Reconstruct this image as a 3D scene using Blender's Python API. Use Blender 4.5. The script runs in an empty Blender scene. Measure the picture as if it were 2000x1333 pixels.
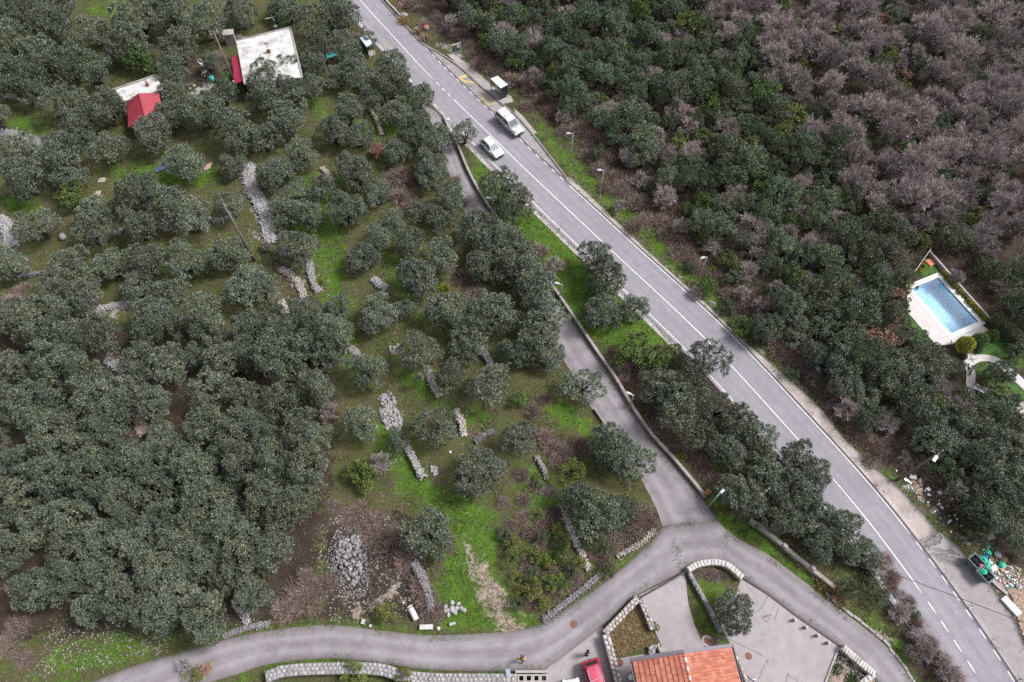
import bpy, math, random
import numpy as np
from mathutils import Vector, Matrix
from mathutils.geometry import tessellate_polygon

SC = bpy.context.scene
COL = SC.collection
R = math.radians
rnd = random.Random(7)

# ------------------------------------------------------------------ camera
CAM_H, CAM_PITCH, CAM_F = 71.0, 60.0, 1333.0          # metres above the road, degrees below horizontal, focal length in photo pixels
cam_d = bpy.data.cameras.new('camera')
cam = bpy.data.objects.new('camera', cam_d)
COL.objects.link(cam)
cam.location = (0, 0, CAM_H)
cam.rotation_euler = (R(90 - CAM_PITCH), 0, 0)
cam_d.sensor_width = 36
cam_d.lens = 36 * CAM_F / 2000
cam_d.clip_start = 0.5
cam_d.clip_end = 3000
SC.camera = cam

# ------------------------------------------------------------------ sky, sun, exposure (bright overcast)
SUN_EL, SUN_AZ = 50.0, 80.0
world = bpy.data.worlds.new('World')
SC.world = world
world.use_nodes = True
wn, wl = world.node_tree.nodes, world.node_tree.links
wn.clear()
sky = wn.new('ShaderNodeTexSky')
sky.sky_type = 'NISHITA'
sky.sun_disc = False
sky.sun_elevation = R(SUN_EL)
sky.sun_rotation = R(SUN_AZ)
sky.air_density = 1.0
sky.dust_density = 4.0
sky.ozone_density = 1.0
hs = wn.new('ShaderNodeHueSaturation')
hs.inputs['Saturation'].default_value = 0.34
bg = wn.new('ShaderNodeBackground')
bg.inputs['Strength'].default_value = 0.075
wo = wn.new('ShaderNodeOutputWorld')
wl.new(sky.outputs[0], hs.inputs['Color'])
wl.new(hs.outputs[0], bg.inputs['Color'])
wl.new(bg.outputs[0], wo.inputs['Surface'])
sun_d = bpy.data.lights.new('sun', 'SUN')
sun_d.energy = 1.5
sun_d.angle = R(16)
sun_d.color = (1.0, 0.975, 0.965)
sun = bpy.data.objects.new('sun', sun_d)
COL.objects.link(sun)
_a = R(SUN_AZ)
_sd = Vector((math.sin(_a) * math.cos(R(SUN_EL)), math.cos(_a) * math.cos(R(SUN_EL)), math.sin(R(SUN_EL))))
sun.rotation_euler = _sd.to_track_quat('Z', 'Y').to_euler()
vs = SC.view_settings
vs.view_transform = 'Standard'
vs.look = 'None'
vs.gamma = 1
vs.use_curve_mapping = False
vs.exposure = 1.55
SC.cycles.max_bounces = 6
SC.cycles.diffuse_bounces = 3
SC.cycles.transparent_max_bounces = 8
SC.cycles.use_denoising = False

# ------------------------------------------------------------------ helpers
_p = R(CAM_PITCH)
_FW = np.array([0, math.cos(_p), -math.sin(_p)])
_UP = np.array([0, math.sin(_p), math.cos(_p)])
_RT = np.array([1.0, 0, 0])


def at(px, py, z=0.0):
    """where the photo's pixel meets the level z"""
    d = _FW + (px - 1000) / CAM_F * _RT + (666.5 - py) / CAM_F * _UP
    t = (z - CAM_H) / d[2]
    return Vector((t * d[0], t * d[1], z))


def pix(p):
    v = np.array([p[0], p[1], p[2] - CAM_H])
    w = v @ _FW
    return 1000 + CAM_F * (v @ _RT) / w, 666.5 - CAM_F * (v @ _UP) / w, w


def height(base, top):
    """height of a pole whose foot and head the photo shows"""
    b = at(*base)
    best = min(range(5, 140), key=lambda k: (pix((b.x, b.y, k * .1))[0] - top[0]) ** 2 + (pix((b.x, b.y, k * .1))[1] - top[1]) ** 2)
    return best * .1


def W(pts, z=0.0):
    return [at(p[0], p[1], z) for p in pts]


def smooth(pts, n):
    """Catmull-Rom through pts, n samples, even in arc length"""
    P = [np.array(p, float) for p in pts]
    P = [2 * P[0] - P[1]] + P + [2 * P[-1] - P[-2]]
    out = []
    for i in range(1, len(P) - 2):
        a, b, c, d = P[i - 1], P[i], P[i + 1], P[i + 2]
        for k in range(12):
            t = k / 12
            out.append(.5 * (2 * b + (c - a) * t + (2 * a - 5 * b + 4 * c - d) * t * t + (3 * b - a - 3 * c + d) * t ** 3))
    out.append(P[-2])
    out = np.array(out)
    s = np.concatenate([[0], np.cumsum(np.linalg.norm(np.diff(out, axis=0), axis=1))])
    u = np.linspace(0, s[-1], n)
    return np.stack([np.interp(u, s, out[:, k]) for k in range(out.shape[1])], 1), s[-1]


def mesh_np(name, v, f, attr=None):
    v = np.asarray(v, np.float32)
    f = np.asarray(f, np.int32)
    m = bpy.data.meshes.new(name)
    k = f.shape[1]
    m.vertices.add(len(v))
    m.vertices.foreach_set('co', v.ravel())
    m.loops.add(len(f) * k)
    m.loops.foreach_set('vertex_index', f.ravel())
    m.polygons.add(len(f))
    m.polygons.foreach_set('loop_start', np.arange(0, len(f) * k, k, dtype=np.int32))
    m.update(calc_edges=True)
    for an, (dom, val) in (attr or {}).items():
        a = m.attributes.new(an, 'FLOAT', dom)
        a.data.foreach_set('value', np.asarray(val, np.float32))
    return m


class MB:
    """collects simple solids into one mesh"""
    def __init__(s):
        s.v, s.f = [], []

    def add(s, v, f):
        o = len(s.v)
        s.v += [tuple(p) for p in v]
        s.f += [tuple(i + o for i in q) for q in f]
        return s

    def box(s, c, size, rz=0, tilt=None, top=1.0):
        hx, hy, hz = size[0] / 2, size[1] / 2, size[2] / 2
        M = Matrix.Rotation(rz, 3, 'Z')
        if tilt is not None:
            M = M @ tilt
        vs_ = []
        for z, k in ((-hz, 1), (hz, top)):
            for x, y in ((-hx, -hy), (hx, -hy), (hx, hy), (-hx, hy)):
                vs_.append(Vector(c) + M @ Vector((x * k, y * k, z)))
        return s.add(vs_, [(3, 2, 1, 0), (4, 5, 6, 7), (0, 1, 5, 4), (1, 2, 6, 5), (2, 3, 7, 6), (3, 0, 4, 7)])

    def tube(s, pts, rad, n=6, cap=True):
        pts = [Vector(p) for p in pts]
        if not hasattr(rad, '__len__'):
            rad = [rad] * len(pts)
        rings = []
        for i, p in enumerate(pts):
            d = (pts[min(i + 1, len(pts) - 1)] - pts[max(i - 1, 0)]).normalized()
            a = d.cross(Vector((0, 0, 1)) if abs(d.z) < .9 else Vector((1, 0, 0))).normalized()
            b = d.cross(a)
            rings.append([p + (a * math.cos(t) + b * math.sin(t)) * rad[i] for t in (2 * math.pi * k / n for k in range(n))])
        return s.loft(rings, cap)

    def loft(s, rings, cap=True):
        n = len(rings[0])
        v = [p for r in rings for p in r]
        f = []
        for i in range(len(rings) - 1):
            for k in range(n):
                f.append((i * n + k, i * n + (k + 1) % n, (i + 1) * n + (k + 1) % n, (i + 1) * n + k))
        if cap:
            f += [tuple(range(n))[::-1], tuple((len(rings) - 1) * n + k for k in range(n))]
        return s.add(v, f)

    def lathe(s, prof, n=12, c=(0, 0, 0), cap=True):
        c = Vector(c)
        return s.loft([[c + Vector((r * math.cos(2 * math.pi * k / n), r * math.sin(2 * math.pi * k / n), z)) for k in range(n)] for r, z in prof], cap)

    def poly(s, pts, z0, z1):
        """upright slab over a ground outline"""
        p = [Vector((q[0], q[1], 0)) for q in pts]
        n = len(p)
        area = sum(p[i].x * p[(i + 1) % n].y - p[(i + 1) % n].x * p[i].y for i in range(n))
        if area < 0:
            p = p[::-1]
        tri = tessellate_polygon([p])
        v = [(q.x, q.y, z1) for q in p] + [(q.x, q.y, z0) for q in p]
        f = []
        for t in tri:
            a, b, c = t
            if (p[b] - p[a]).cross(p[c] - p[a]).z < 0:
                b, c = c, b
            f += [(a, b, c), (a + n, c + n, b + n)]
        f += [(i + n, (i + 1) % n + n, (i + 1) % n, i) for i in range(n)]
        return s.add(v, f)

    def mesh(s, name):
        m = bpy.data.meshes.new(name)
        m.from_pydata([tuple(p) for p in s.v], [], s.f)
        m.update()
        return m

    def build(s, name, mat, parent=None, smooth_=False, loc=None):
        return put(name, s.mesh(name), mat, parent, smooth_, loc)


def put(name, me, mat=None, parent=None, smooth_=False, loc=None):
    if mat is not None and not me.materials:
        me.materials.append(mat)
    if smooth_:
        me.polygons.foreach_set('use_smooth', [True] * len(me.polygons))
    o = bpy.data.objects.new(name, me)
    COL.objects.link(o)
    if parent is not None:
        o.parent = parent
    if loc is not None:
        o.location = loc
    return o


def tag(o, label, cat, group=None):
    o['label'] = label
    o['category'] = cat
    o['kind'] = 'thing'
    if group:
        o['group'] = group
    return o


def thing(name, label, cat, loc=(0, 0, 0), rz=0.0, group=None):
    o = bpy.data.objects.new(name, None)
    COL.objects.link(o)
    o.location = loc
    o.rotation_euler = (0, 0, rz)
    o.empty_display_size = .2
    o['kind'] = 'thing'
    return tag(o, label, cat, group)


def kind(o, k, label=None):
    o['kind'] = k
    if label:
        o['label'] = label
    return o


# ------------------------------------------------------------------ materials
class NT:
    """short hand for building a node material"""
    def __init__(s, name, rough=.8, spec=.25):
        s.m = bpy.data.materials.new(name)
        s.m.use_nodes = True
        s.n, s.l = s.m.node_tree.nodes, s.m.node_tree.links
        s.b = s.n['Principled BSDF']
        s.b.inputs['Roughness'].default_value = rough
        s.b.inputs['Specular IOR Level'].default_value = spec

    def new(s, t, **k):
        n = s.n.new(t)
        for a, b in k.items():
            setattr(n, a, b)
        return n

    def pos(s, obj=False):
        if obj:
            return s.new('ShaderNodeTexCoord').outputs['Object']
        return s.new('ShaderNodeNewGeometry').outputs['Position']

    def noise(s, scale, detail=4, rough=.55, vec=None, dist=0):
        n = s.new('ShaderNodeTexNoise')
        n.inputs['Scale'].default_value = scale
        n.inputs['Detail'].default_value = detail
        n.inputs['Roughness'].default_value = rough
        n.inputs['Distortion'].default_value = dist
        s.l.new(vec if vec is not None else s.pos(), n.inputs['Vector'])
        return n.outputs['Fac']

    def ramp(s, fac, stops, interp='LINEAR'):
        r = s.new('ShaderNodeValToRGB')
        r.color_ramp.interpolation = interp
        e = r.color_ramp.elements
        while len(e) < len(stops):
            e.new(.5)
        for q, (p, c) in zip(e, stops):
            q.position = p
            q.color = (c, c, c, 1) if not hasattr(c, '__len__') else (*c, 1)
        s.l.new(fac, r.inputs[0])
        return r.outputs[0]

    def mix(s, fac, a, b, mode='MIX'):
        m = s.new('ShaderNodeMix', data_type='RGBA', blend_type=mode)
        for sock, val in ((m.inputs[0], fac), (m.inputs[6], a), (m.inputs[7], b)):
            if hasattr(val, 'is_linked'):
                s.l.new(val, sock)
            elif hasattr(val, '__len__'):
                sock.default_value = (*val, 1)
            else:
                sock.default_value = val
        return m.outputs[2]

    def math(s, op, a, b=0.0, clamp=False):
        m = s.new('ShaderNodeMath', operation=op)
        m.use_clamp = clamp
        for sock, val in ((m.inputs[0], a), (m.inputs[1], b)):
            if hasattr(val, 'is_linked'):
                s.l.new(val, sock)
            else:
                sock.default_value = val
        return m.outputs[0]

    def attr(s, name):
        return s.new('ShaderNodeAttribute', attribute_name=name).outputs['Fac']

    def rand(s):
        return s.new('ShaderNodeObjectInfo').outputs['Random']

    def bump(s, h, dist=.02, strength=.6):
        b = s.new('ShaderNodeBump')
        b.inputs['Distance'].default_value = dist
        b.inputs['Strength'].default_value = strength
        s.l.new(h, b.inputs['Height'])
        s.l.new(b.outputs[0], s.b.inputs['Normal'])

    def color(s, c):
        if hasattr(c, 'is_linked'):
            s.l.new(c, s.b.inputs['Base Color'])
        else:
            s.b.inputs['Base Color'].default_value = (*c, 1)
        return s.m


def plain(name, c, rough=.7, spec=.25, metal=0, var=.12, scale=3.0):
    t = NT(name, rough, spec)
    t.b.inputs['Metallic'].default_value = metal
    n = t.noise(scale, 5, .6, t.pos(True))
    lo = tuple(x * (1 - var * 1.6) for x in c)
    hi = tuple(min(1, x * (1 + var)) for x in c)
    return t.color(t.ramp(n, [(.3, lo), (.7, hi)]))


def leaf_mat(name, dark, mid, light, hue=.03, val=.25, patch=None, rough=.55, spec=.3):
    t = NT(name, rough, spec)
    c = t.ramp(t.attr('v'), [(0, dark), (.55, mid), (1, light)])
    h = t.new('ShaderNodeHueSaturation')
    r = t.rand()
    t.l.new(t.math('MULTIPLY_ADD', r, hue), h.inputs['Hue'])
    h.inputs['Hue'].links[0].from_node.inputs[2].default_value = .5 - hue / 2
    r2 = t.math('FRACT', t.math('MULTIPLY', r, 17.31))
    t.l.new(t.math('MULTIPLY_ADD', r2, val), h.inputs['Value'])
    h.inputs['Value'].links[0].from_node.inputs[2].default_value = 1 - val / 2
    if patch:
        c = t.mix(t.ramp(t.noise(.55, 3, .6), [(.42, 0), (.72, .75)]), c, t.mix(1.0, c, patch, 'MULTIPLY'))
    t.l.new(c, h.inputs['Color'])
    return t.color(h.outputs[0])


M = {}
M['olive'] = leaf_mat('olive_leaf', (.040, .053, .040), (.090, .111, .084), (.215, .238, .192), .035, .45, (1.28, 1.16, .80), .5, .35)
M['holm'] = leaf_mat('evergreen_leaf', (.036, .052, .035), (.078, .103, .068), (.18, .210, .155), .07, .55, (1.2, 1.2, .7), .5, .35)
M['green'] = leaf_mat('green_leaf', (.046, .074, .020), (.088, .135, .034), (.17, .22, .07), .05, .45)
M['dark'] = leaf_mat('dark_leaf', (.036, .054, .028), (.062, .086, .046), (.12, .15, .09), .05, .4)
M['yellow'] = leaf_mat('yellow_leaf', (.065, .085, .022), (.125, .150, .036), (.22, .24, .07), .05, .35)
M['lemon'] = leaf_mat('clipped_leaf', (.10, .11, .012), (.22, .23, .022), (.38, .36, .05), .02, .2)
M['orange'] = leaf_mat('dead_leaf', (.16, .085, .06), (.27, .155, .11), (.40, .25, .18), .03, .25)
M['twig'] = leaf_mat('bare_twig', (.165, .138, .134), (.315, .268, .258), (.49, .43, .415), .03, .5)
M['dry'] = leaf_mat('dry_twig', (.115, .080, .068), (.215, .158, .138), (.37, .29, .26), .03, .4)
M['pale'] = leaf_mat('pale_twig', (.20, .18, .18), (.34, .31, .31), (.48, .44, .43), .02, .2)
M['straw'] = leaf_mat('straw', (.17, .115, .06), (.30, .21, .12), (.45, .34, .21), .03, .2)
M['grass'] = leaf_mat('grass_blade', (.032, .066, .010), (.070, .142, .016), (.15, .24, .04), 0, 0)
M['drygrass'] = leaf_mat('dull_grass_blade', (.034, .044, .014), (.082, .088, .032), (.20, .17, .085), 0, 0)
M['bark'] = plain('bark', (.072, .060, .052), .9, .1, var=.35, scale=6)
M['bark_pale'] = plain('pale_bark', (.20, .175, .165), .9, .1, var=.3, scale=6)
M['white'] = plain('white_paint', (.55, .55, .56), .35, .5, var=.02)
M['carwhite'] = plain('white_car_paint', (.50, .50, .51), .3, .4, var=.015)
M['carsilver'] = plain('silver_car_paint', (.36, .35, .345), .3, .4, .2, var=.02)
M['carred'] = plain('red_car_paint', (.32, .016, .040), .22, .5, var=.02)
M['carroof'] = plain('pink_red_roof_paint', (.42, .055, .10), .3, .5, var=.02)
M['glass'] = plain('dark_glass', (.022, .028, .032), .3, .25, var=.02)
M['screen'] = plain('windscreen_glass', (.085, .11, .135), .3, .25, var=.1)
M['rubber'] = plain('tyre_rubber', (.02, .02, .02), .85, .2)
M['rim'] = plain('wheel_rim', (.42, .42, .43), .35, .5, .5)
M['lamp'] = plain('clear_lamp', (.68, .70, .72), .12, .6, var=.03)
M['redlamp'] = plain('red_lamp', (.45, .03, .02), .2, .5)
M['black'] = plain('black_plastic', (.022, .022, .024), .5, .3)
M['steel'] = plain('galvanised_steel', (.36, .37, .38), .45, .4, .4, var=.12)
M['darkmetal'] = plain('dark_metal', (.055, .055, .062), .5, .35, .2)
M['fascia'] = plain('grey_violet_fascia', (.135, .125, .15), .5, .3, var=.08)
M['lampwhite'] = plain('pale_lamp_head', (.42, .45, .48), .35, .4)
M['wood'] = plain('weathered_pole_wood', (.16, .135, .115), .85, .1, var=.3, scale=8)
M['plank'] = plain('grey_plank', (.34, .29, .25), .85, .1, var=.25, scale=5)
M['skin'] = plain('skin', (.52, .33, .25), .55, .3, var=.04)
M['hair'] = plain('dark_hair', (.02, .015, .012), .55, .3)
M['mustard'] = plain('mustard_cloth', (.48, .27, .03), .85, .1)
M['navy'] = plain('navy_cloth', (.016, .018, .032), .8, .15)
M['lilac'] = plain('lilac_cloth', (.58, .50, .60), .85, .1)
M['denim'] = plain('blue_denim', (.06, .075, .12), .85, .1)
M['tarp'] = plain('blue_tarpaulin', (.065, .085, .16), .6, .25, var=.2)
M['teal'] = plain('teal_sheet', (.04, .23, .21), .45, .3, var=.25, scale=2)
M['greenbag'] = plain('green_plastic_bag', (.02, .42, .27), .35, .4, var=.25, scale=4)
M['blackbag'] = plain('black_plastic_bag', (.018, .018, .022), .25, .5, var=.4, scale=6)
M['bluebag'] = plain('blue_plastic_bag', (.03, .08, .30), .35, .4)
M['card'] = plain('cardboard', (.34, .24, .16), .9, .1, var=.2)
M['orangemat'] = plain('terracotta_mat', (.46, .16, .095), .8, .2, var=.2)
M['brick'] = plain('chimney_brick', (.24, .10, .07), .9, .1, var=.35, scale=8)
M['rust'] = plain('rusty_iron', (.17, .080, .060), .8, .2, var=.3, scale=9)
M['bin'] = plain('galvanised_bin', (.11, .14, .14), .7, .2, 0, var=.2)
M['terracotta'] = plain('brown_wood_bollard', (.36, .18, .075), .8, .2, var=.2)
M['mattress'] = plain('mattress_cloth', (.58, .58, .59), .85, .1, var=.03)


def rock_mat(name, lo, hi):
    t = NT(name, .9, .15)
    n = t.noise(2.3, 6, .65, t.pos())
    c = t.ramp(n, [(.25, lo), (.75, hi)])
    r = t.rand()
    c = t.mix(.35, c, t.ramp(r, [(0, tuple(x * .6 for x in lo)), (.5, hi), (1, tuple(min(1, x * 1.25) for x in hi))]))
    t.bump(t.noise(9, 6, .7), .03, .7)
    return t.color(c)


M['stone'] = rock_mat('limestone', (.15, .142, .142), (.33, .318, .318))
M['warmstone'] = rock_mat('warm_limestone', (.24, .205, .18), (.44, .40, .37))
M['graystone'] = rock_mat('grey_wall_stone', (.11, .104, .106), (.24, .232, .236))
M['marble'] = rock_mat('pale_column_stone', (.32, .305, .295), (.48, .465, .455))
M['earthstone'] = rock_mat('earthy_rubble', (.22, .15, .11), (.38, .29, .23))


def asphalt(name, lo, hi, tracks=None, crack=True, dirt=False):
    t = NT(name, .86, .2)
    big = t.noise(.13, 3, .6)
    mid = t.noise(1.1, 5, .65)
    c = t.ramp(big, [(.3, lo), (.7, hi)])
    c = t.mix(.35, c, t.ramp(mid, [(.3, tuple(x * .75 for x in lo)), (.7, tuple(x * 1.12 for x in hi))]))
    if tracks:
        k = t.ramp(t.attr('ru'), tracks)
        c = t.mix(1.0, c, k, 'MULTIPLY')
        # streaks drawn out along the road
        sv = t.new('ShaderNodeCombineXYZ')
        t.l.new(t.math('MULTIPLY', t.attr('ru'), 26), sv.inputs[0])
        t.l.new(t.math('MULTIPLY', t.attr('rv'), .12), sv.inputs[1])
        c = t.mix(.5, c, t.ramp(t.noise(1.0, 4, .6, sv.outputs[0]), [(.25, .74), (.75, 1.18)]), 'MULTIPLY')
    if dirt:
        e = t.ramp(t.attr('ru'), [(0, 1), (.10, .45), (.2, .1), (.5, .25), (.8, .1), (.9, .45), (1, 1)])
        c = t.mix(t.math('MULTIPLY', e, t.ramp(t.noise(.9, 6, .75), [(.38, 0), (.66, .8)])), c, (.185, .145, .125))
        c = t.mix(.30, c, t.ramp(t.noise(.33, 2, .5), [(.47, .72), (.50, 1.05)]), 'MULTIPLY')
    c = t.mix(.55, c, t.ramp(t.noise(16, 3, .7), [(.3, .74), (.7, 1.2)]), 'MULTIPLY')
    if crack:
        v = t.new('ShaderNodeTexVoronoi', feature='DISTANCE_TO_EDGE')
        v.inputs['Scale'].default_value = .22
        wv = t.new('ShaderNodeVectorMath', operation='ADD')
        nn = t.new('ShaderNodeTexNoise')
        nn.inputs['Scale'].default_value = .8
        nn.inputs['Detail'].default_value = 5
        t.l.new(t.pos(), wv.inputs[0])
        t.l.new(nn.outputs['Color'], wv.inputs[1])
        t.l.new(wv.outputs[0], v.inputs['Vector'])
        line = t.ramp(v.outputs['Distance'], [(0, 1), (.007, 0)])
        gate = t.ramp(t.noise(.21, 2), [(.60, 0), (.63, .7)])
        c = t.mix(t.math('MULTIPLY', line, gate), c, tuple(x * .35 for x in lo))
    t.bump(t.noise(30, 3, .7), .006, .5)
    return t.color(c)


LANE = [(0, .86), (.10, .98), (.20, 1.05), (.30, .97), (.40, 1.06), (.5, .95), (.60, 1.06), (.70, .97), (.80, 1.05), (.90, .98), (1, .86)]
ONE = [(0, .80), (.16, .92), (.30, 1.16), (.46, .93), (.56, .93), (.70, 1.16), (.86, .90), (1, .78)]
M['asphalt'] = asphalt('main_asphalt', (.196, .184, .207), (.241, .227, .252), LANE, crack=False)
M['asphalt_side'] = asphalt('side_asphalt', (.178, .164, .179), (.240, .222, .240), ONE, dirt=True)
M['asphalt_bay'] = asphalt('bay_asphalt', (.185, .172, .185), (.280, .255, .255))
M['concrete'] = asphalt('yard_concrete', (.215, .194, .200), (.315, .288, .298))
M['concrete_plain'] = asphalt('cast_concrete', (.22, .20, .195), (.36, .335, .325), crack=False)
M['kerb'] = asphalt('kerb_concrete', (.12, .105, .10), (.26, .235, .225), crack=False)
M['parapet'] = asphalt('parapet_concrete', (.17, .155, .145), (.33, .305, .29), crack=False)


def gravel_mat():
    t = NT('shoulder_gravel', .95, .1)
    c = t.ramp(t.noise(.5, 5, .65), [(.3, (.23, .198, .186)), (.5, (.32, .280, .265)), (.7, (.38, .335, .315))])
    c = t.mix(.75, c, t.ramp(t.noise(11, 4, .8), [(.28, .55), (.72, 1.35)]), 'MULTIPLY')
    t.bump(t.noise(14, 4, .8), .03, .8)
    return t.color(c)


M['gravel'] = gravel_mat()


def paint_mat(name, c, worn, keep=.55):
    t = NT(name, .7, .25)
    n = t.noise(5.0, 6, .75)
    f = t.ramp(n, [(keep - .12, 0), (keep + .1, 1)])
    return t.color(t.mix(f, c, worn))


M['line'] = paint_mat('road_paint', (.60, .60, .60), (.42, .41, .42), .58)
M['yellowline'] = paint_mat('worn_yellow_paint', (.50, .36, .10), (.27, .245, .22), .56)
M['fadedyellow'] = paint_mat('faded_yellow_paint', (.36, .30, .17), (.235, .22, .225), .47)
M['dampmark'] = paint_mat('dark_run_off_stain', (.13, .12, .125), (.18, .168, .172), .5)


def ground_mat():
    t = NT('hillside_soil', .97, .08)
    n1, n2, n3 = t.noise(.35, 5, .65), t.noise(2.6, 6, .7), t.noise(9, 4, .75)
    wob = t.math('MULTIPLY_ADD', t.noise(.55, 8, .75), 2.4)
    wob.node.inputs[2].default_value = -1.2

    def zone(name, lo=.42, hi=.62):
        return t.ramp(t.math('ADD', t.attr(name), wob), [(lo, 0), (hi, 1)])
    base = t.ramp(t.noise(.8, 7, .72), [(.30, (.080, .058, .044)), (.44, (.078, .070, .038)), (.56, (.066, .078, .028)), (.72, (.052, .074, .022))])
    litter = t.ramp(n1, [(.3, (.026, .020, .017)), (.7, (.060, .045, .036))])
    grass = t.ramp(t.noise(1.1, 6, .7), [(.28, (.044, .066, .018)), (.45, (.058, .108, .016)), (.62, (.072, .138, .018)), (.78, (.110, .145, .036))])
    stony = t.ramp(n3, [(.40, (.12, .095, .085)), (.52, (.30, .28, .275)), (.7, (.50, .48, .475))])
    soil = t.ramp(n2, [(.3, (.20, .145, .115)), (.7, (.34, .275, .25))])
    lawn = t.ramp(n2, [(.3, (.040, .085, .022)), (.7, (.070, .130, .034))])
    c = t.mix(zone('litter'), base, litter)
    c = t.mix(t.math('MULTIPLY', zone('grass'), t.ramp(t.noise(1.9, 7, .75), [(.36, .35), (.5, 1)])), c, grass)
    c = t.mix(zone('soil'), c, soil)
    c = t.mix(zone('stony'), c, stony)
    c = t.mix(zone('lawn'), c, lawn)
    c = t.mix(.55, c, t.ramp(n2, [(.25, .55), (.75, 1.40)]), 'MULTIPLY')
    c = t.mix(.45, c, t.ramp(n3, [(.25, .6), (.75, 1.35)]), 'MULTIPLY')
    t.bump(t.noise(4, 6, .75), .12, .8)
    return t.color(c)


M['ground'] = ground_mat()


def plaster_roof():
    t = NT('stained_white_plaster', .85, .2)
    c = t.ramp(t.noise(.7, 6, .7), [(.36, (.27, .255, .25)), (.48, (.44, .425, .42)), (.62, (.53, .515, .51))])
    c = t.mix(.3, c, t.ramp(t.noise(5, 4, .7), [(.3, .6), (.7, 1.1)]), 'MULTIPLY')
    return t.color(c)


M['plaster'] = plaster_roof()
M['wallpaint'] = plain('cream_render', (.55, .51, .48), .9, .1, var=.15, scale=1)
M['wallgrey'] = plain('grey_render', (.25, .235, .225), .9, .1, var=.2, scale=1)
M['redsheet'] = plain('red_corrugated_sheet', (.27, .036, .052), .45, .3, var=.16, scale=.9)
M['redsheet2'] = plain('crimson_sheet', (.30, .022, .050), .45, .3, var=.12, scale=.9)


def tile_mat():
    t = NT('clay_tile', .75, .25)
    r = t.rand()
    c = t.ramp(r, [(0, (.33, .115, .078)), (.5, (.39, .145, .098)), (1, (.45, .19, .135))])
    c = t.mix(.5, c, t.ramp(t.noise(1.4, 5, .7), [(.3, .7), (.7, 1.2)]), 'MULTIPLY')
    return t.color(c)


M['tile'] = tile_mat()
M['mortar'] = plain('ridge_mortar', (.58, .50, .46), .9, .1, var=.2)


def mosaic():
    t = NT('pool_mosaic', .35, .4)
    v = t.new('ShaderNodeTexVoronoi', feature='F1', distance='CHEBYCHEV')
    v.inputs['Scale'].default_value = 9.5
    v.inputs['Randomness'].default_value = .15
    t.l.new(t.pos(), v.inputs['Vector'])
    s = t.new('ShaderNodeSeparateColor')
    t.l.new(v.outputs['Color'], s.inputs[0])
    c = t.ramp(s.outputs[0], [(0, (.10, .31, .54)), (.3, (.20, .43, .63)), (.6, (.33, .54, .70)), (1, (.50, .66, .77))])
    return t.color(c)


M['mosaic'] = mosaic()


def water_mat():
    t = NT('pool_water')
    tr = t.new('ShaderNodeBsdfTransparent')
    tr.inputs[0].default_value = (.84, .95, .98, 1)
    gl = t.new('ShaderNodeBsdfGlossy')
    gl.inputs['Roughness'].default_value = .30
    fr = t.new('ShaderNodeFresnel')
    fr.inputs['IOR'].default_value = 1.33
    mx = t.new('ShaderNodeMixShader')
    t.l.new(t.math('MULTIPLY', fr.outputs[0], .45), mx.inputs[0])
    t.l.new(tr.outputs[0], mx.inputs[1])
    t.l.new(gl.outputs[0], mx.inputs[2])
    b = t.new('ShaderNodeBump')
    b.inputs['Distance'].default_value = .02
    b.inputs['Strength'].default_value = .04
    t.l.new(t.noise(2.2, 3), b.inputs['Height'])
    t.l.new(b.outputs[0], gl.inputs['Normal'])
    t.l.new(mx.outputs[0], t.n['Material Output'].inputs['Surface'])
    return t.m


M['water'] = water_mat()
M['deck'] = asphalt('pale_deck_stone', (.42, .39, .38), (.54, .51, .50), crack=False)
M['coping'] = plain('white_coping', (.60, .60, .59), .6, .3, var=.03)

# ------------------------------------------------------------------ where the ground features lie (outlines given on the photo, laid out on the ground)
def xy(pts, z=0.0):
    return np.array([at(p[0], p[1], z)[:2] for p in pts])


MAIN_C, MAIN_LEN = smooth(xy([(655, -50), (702.8, 0), (775, 79), (847, 155.6), (959, 265), (1025.5, 330), (1182.4, 478), (1373.7, 657.8), (1530, 826), (1676, 993), (1801, 1158.8), (1905.6, 1314.4), (1935, 1362)]), 160)
_t = np.gradient(MAIN_C, axis=0)
_t /= np.linalg.norm(_t, axis=1)[:, None]
MAIN_N = np.stack([-_t[:, 1], _t[:, 0]], 1)            # points to the right of the photo (road runs away to near)
if MAIN_N[0, 0] < 0:
    MAIN_N = -MAIN_N
MAIN_S = np.linspace(0, MAIN_LEN, 160)


def main_at(s, off):
    """point on the main road: s metres along, off metres to the right of the centre line"""
    c = np.stack([np.interp(s, MAIN_S, MAIN_C[:, k]) for k in (0, 1)], -1)
    n = np.stack([np.interp(s, MAIN_S, MAIN_N[:, k]) for k in (0, 1)], -1)
    return c + n * np.asarray(off)[..., None]


def main_s(px, py):
    q = np.array(at(px, py)[:2])
    i = np.argmin(((MAIN_C - q) ** 2).sum(1))
    return MAIN_S[i] + float((q - MAIN_C[i]) @ _t[i])


MAIN_L, MAIN_R = main_at(MAIN_S, np.full(160, -3.35)), main_at(MAIN_S, np.full(160, 3.25))

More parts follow.
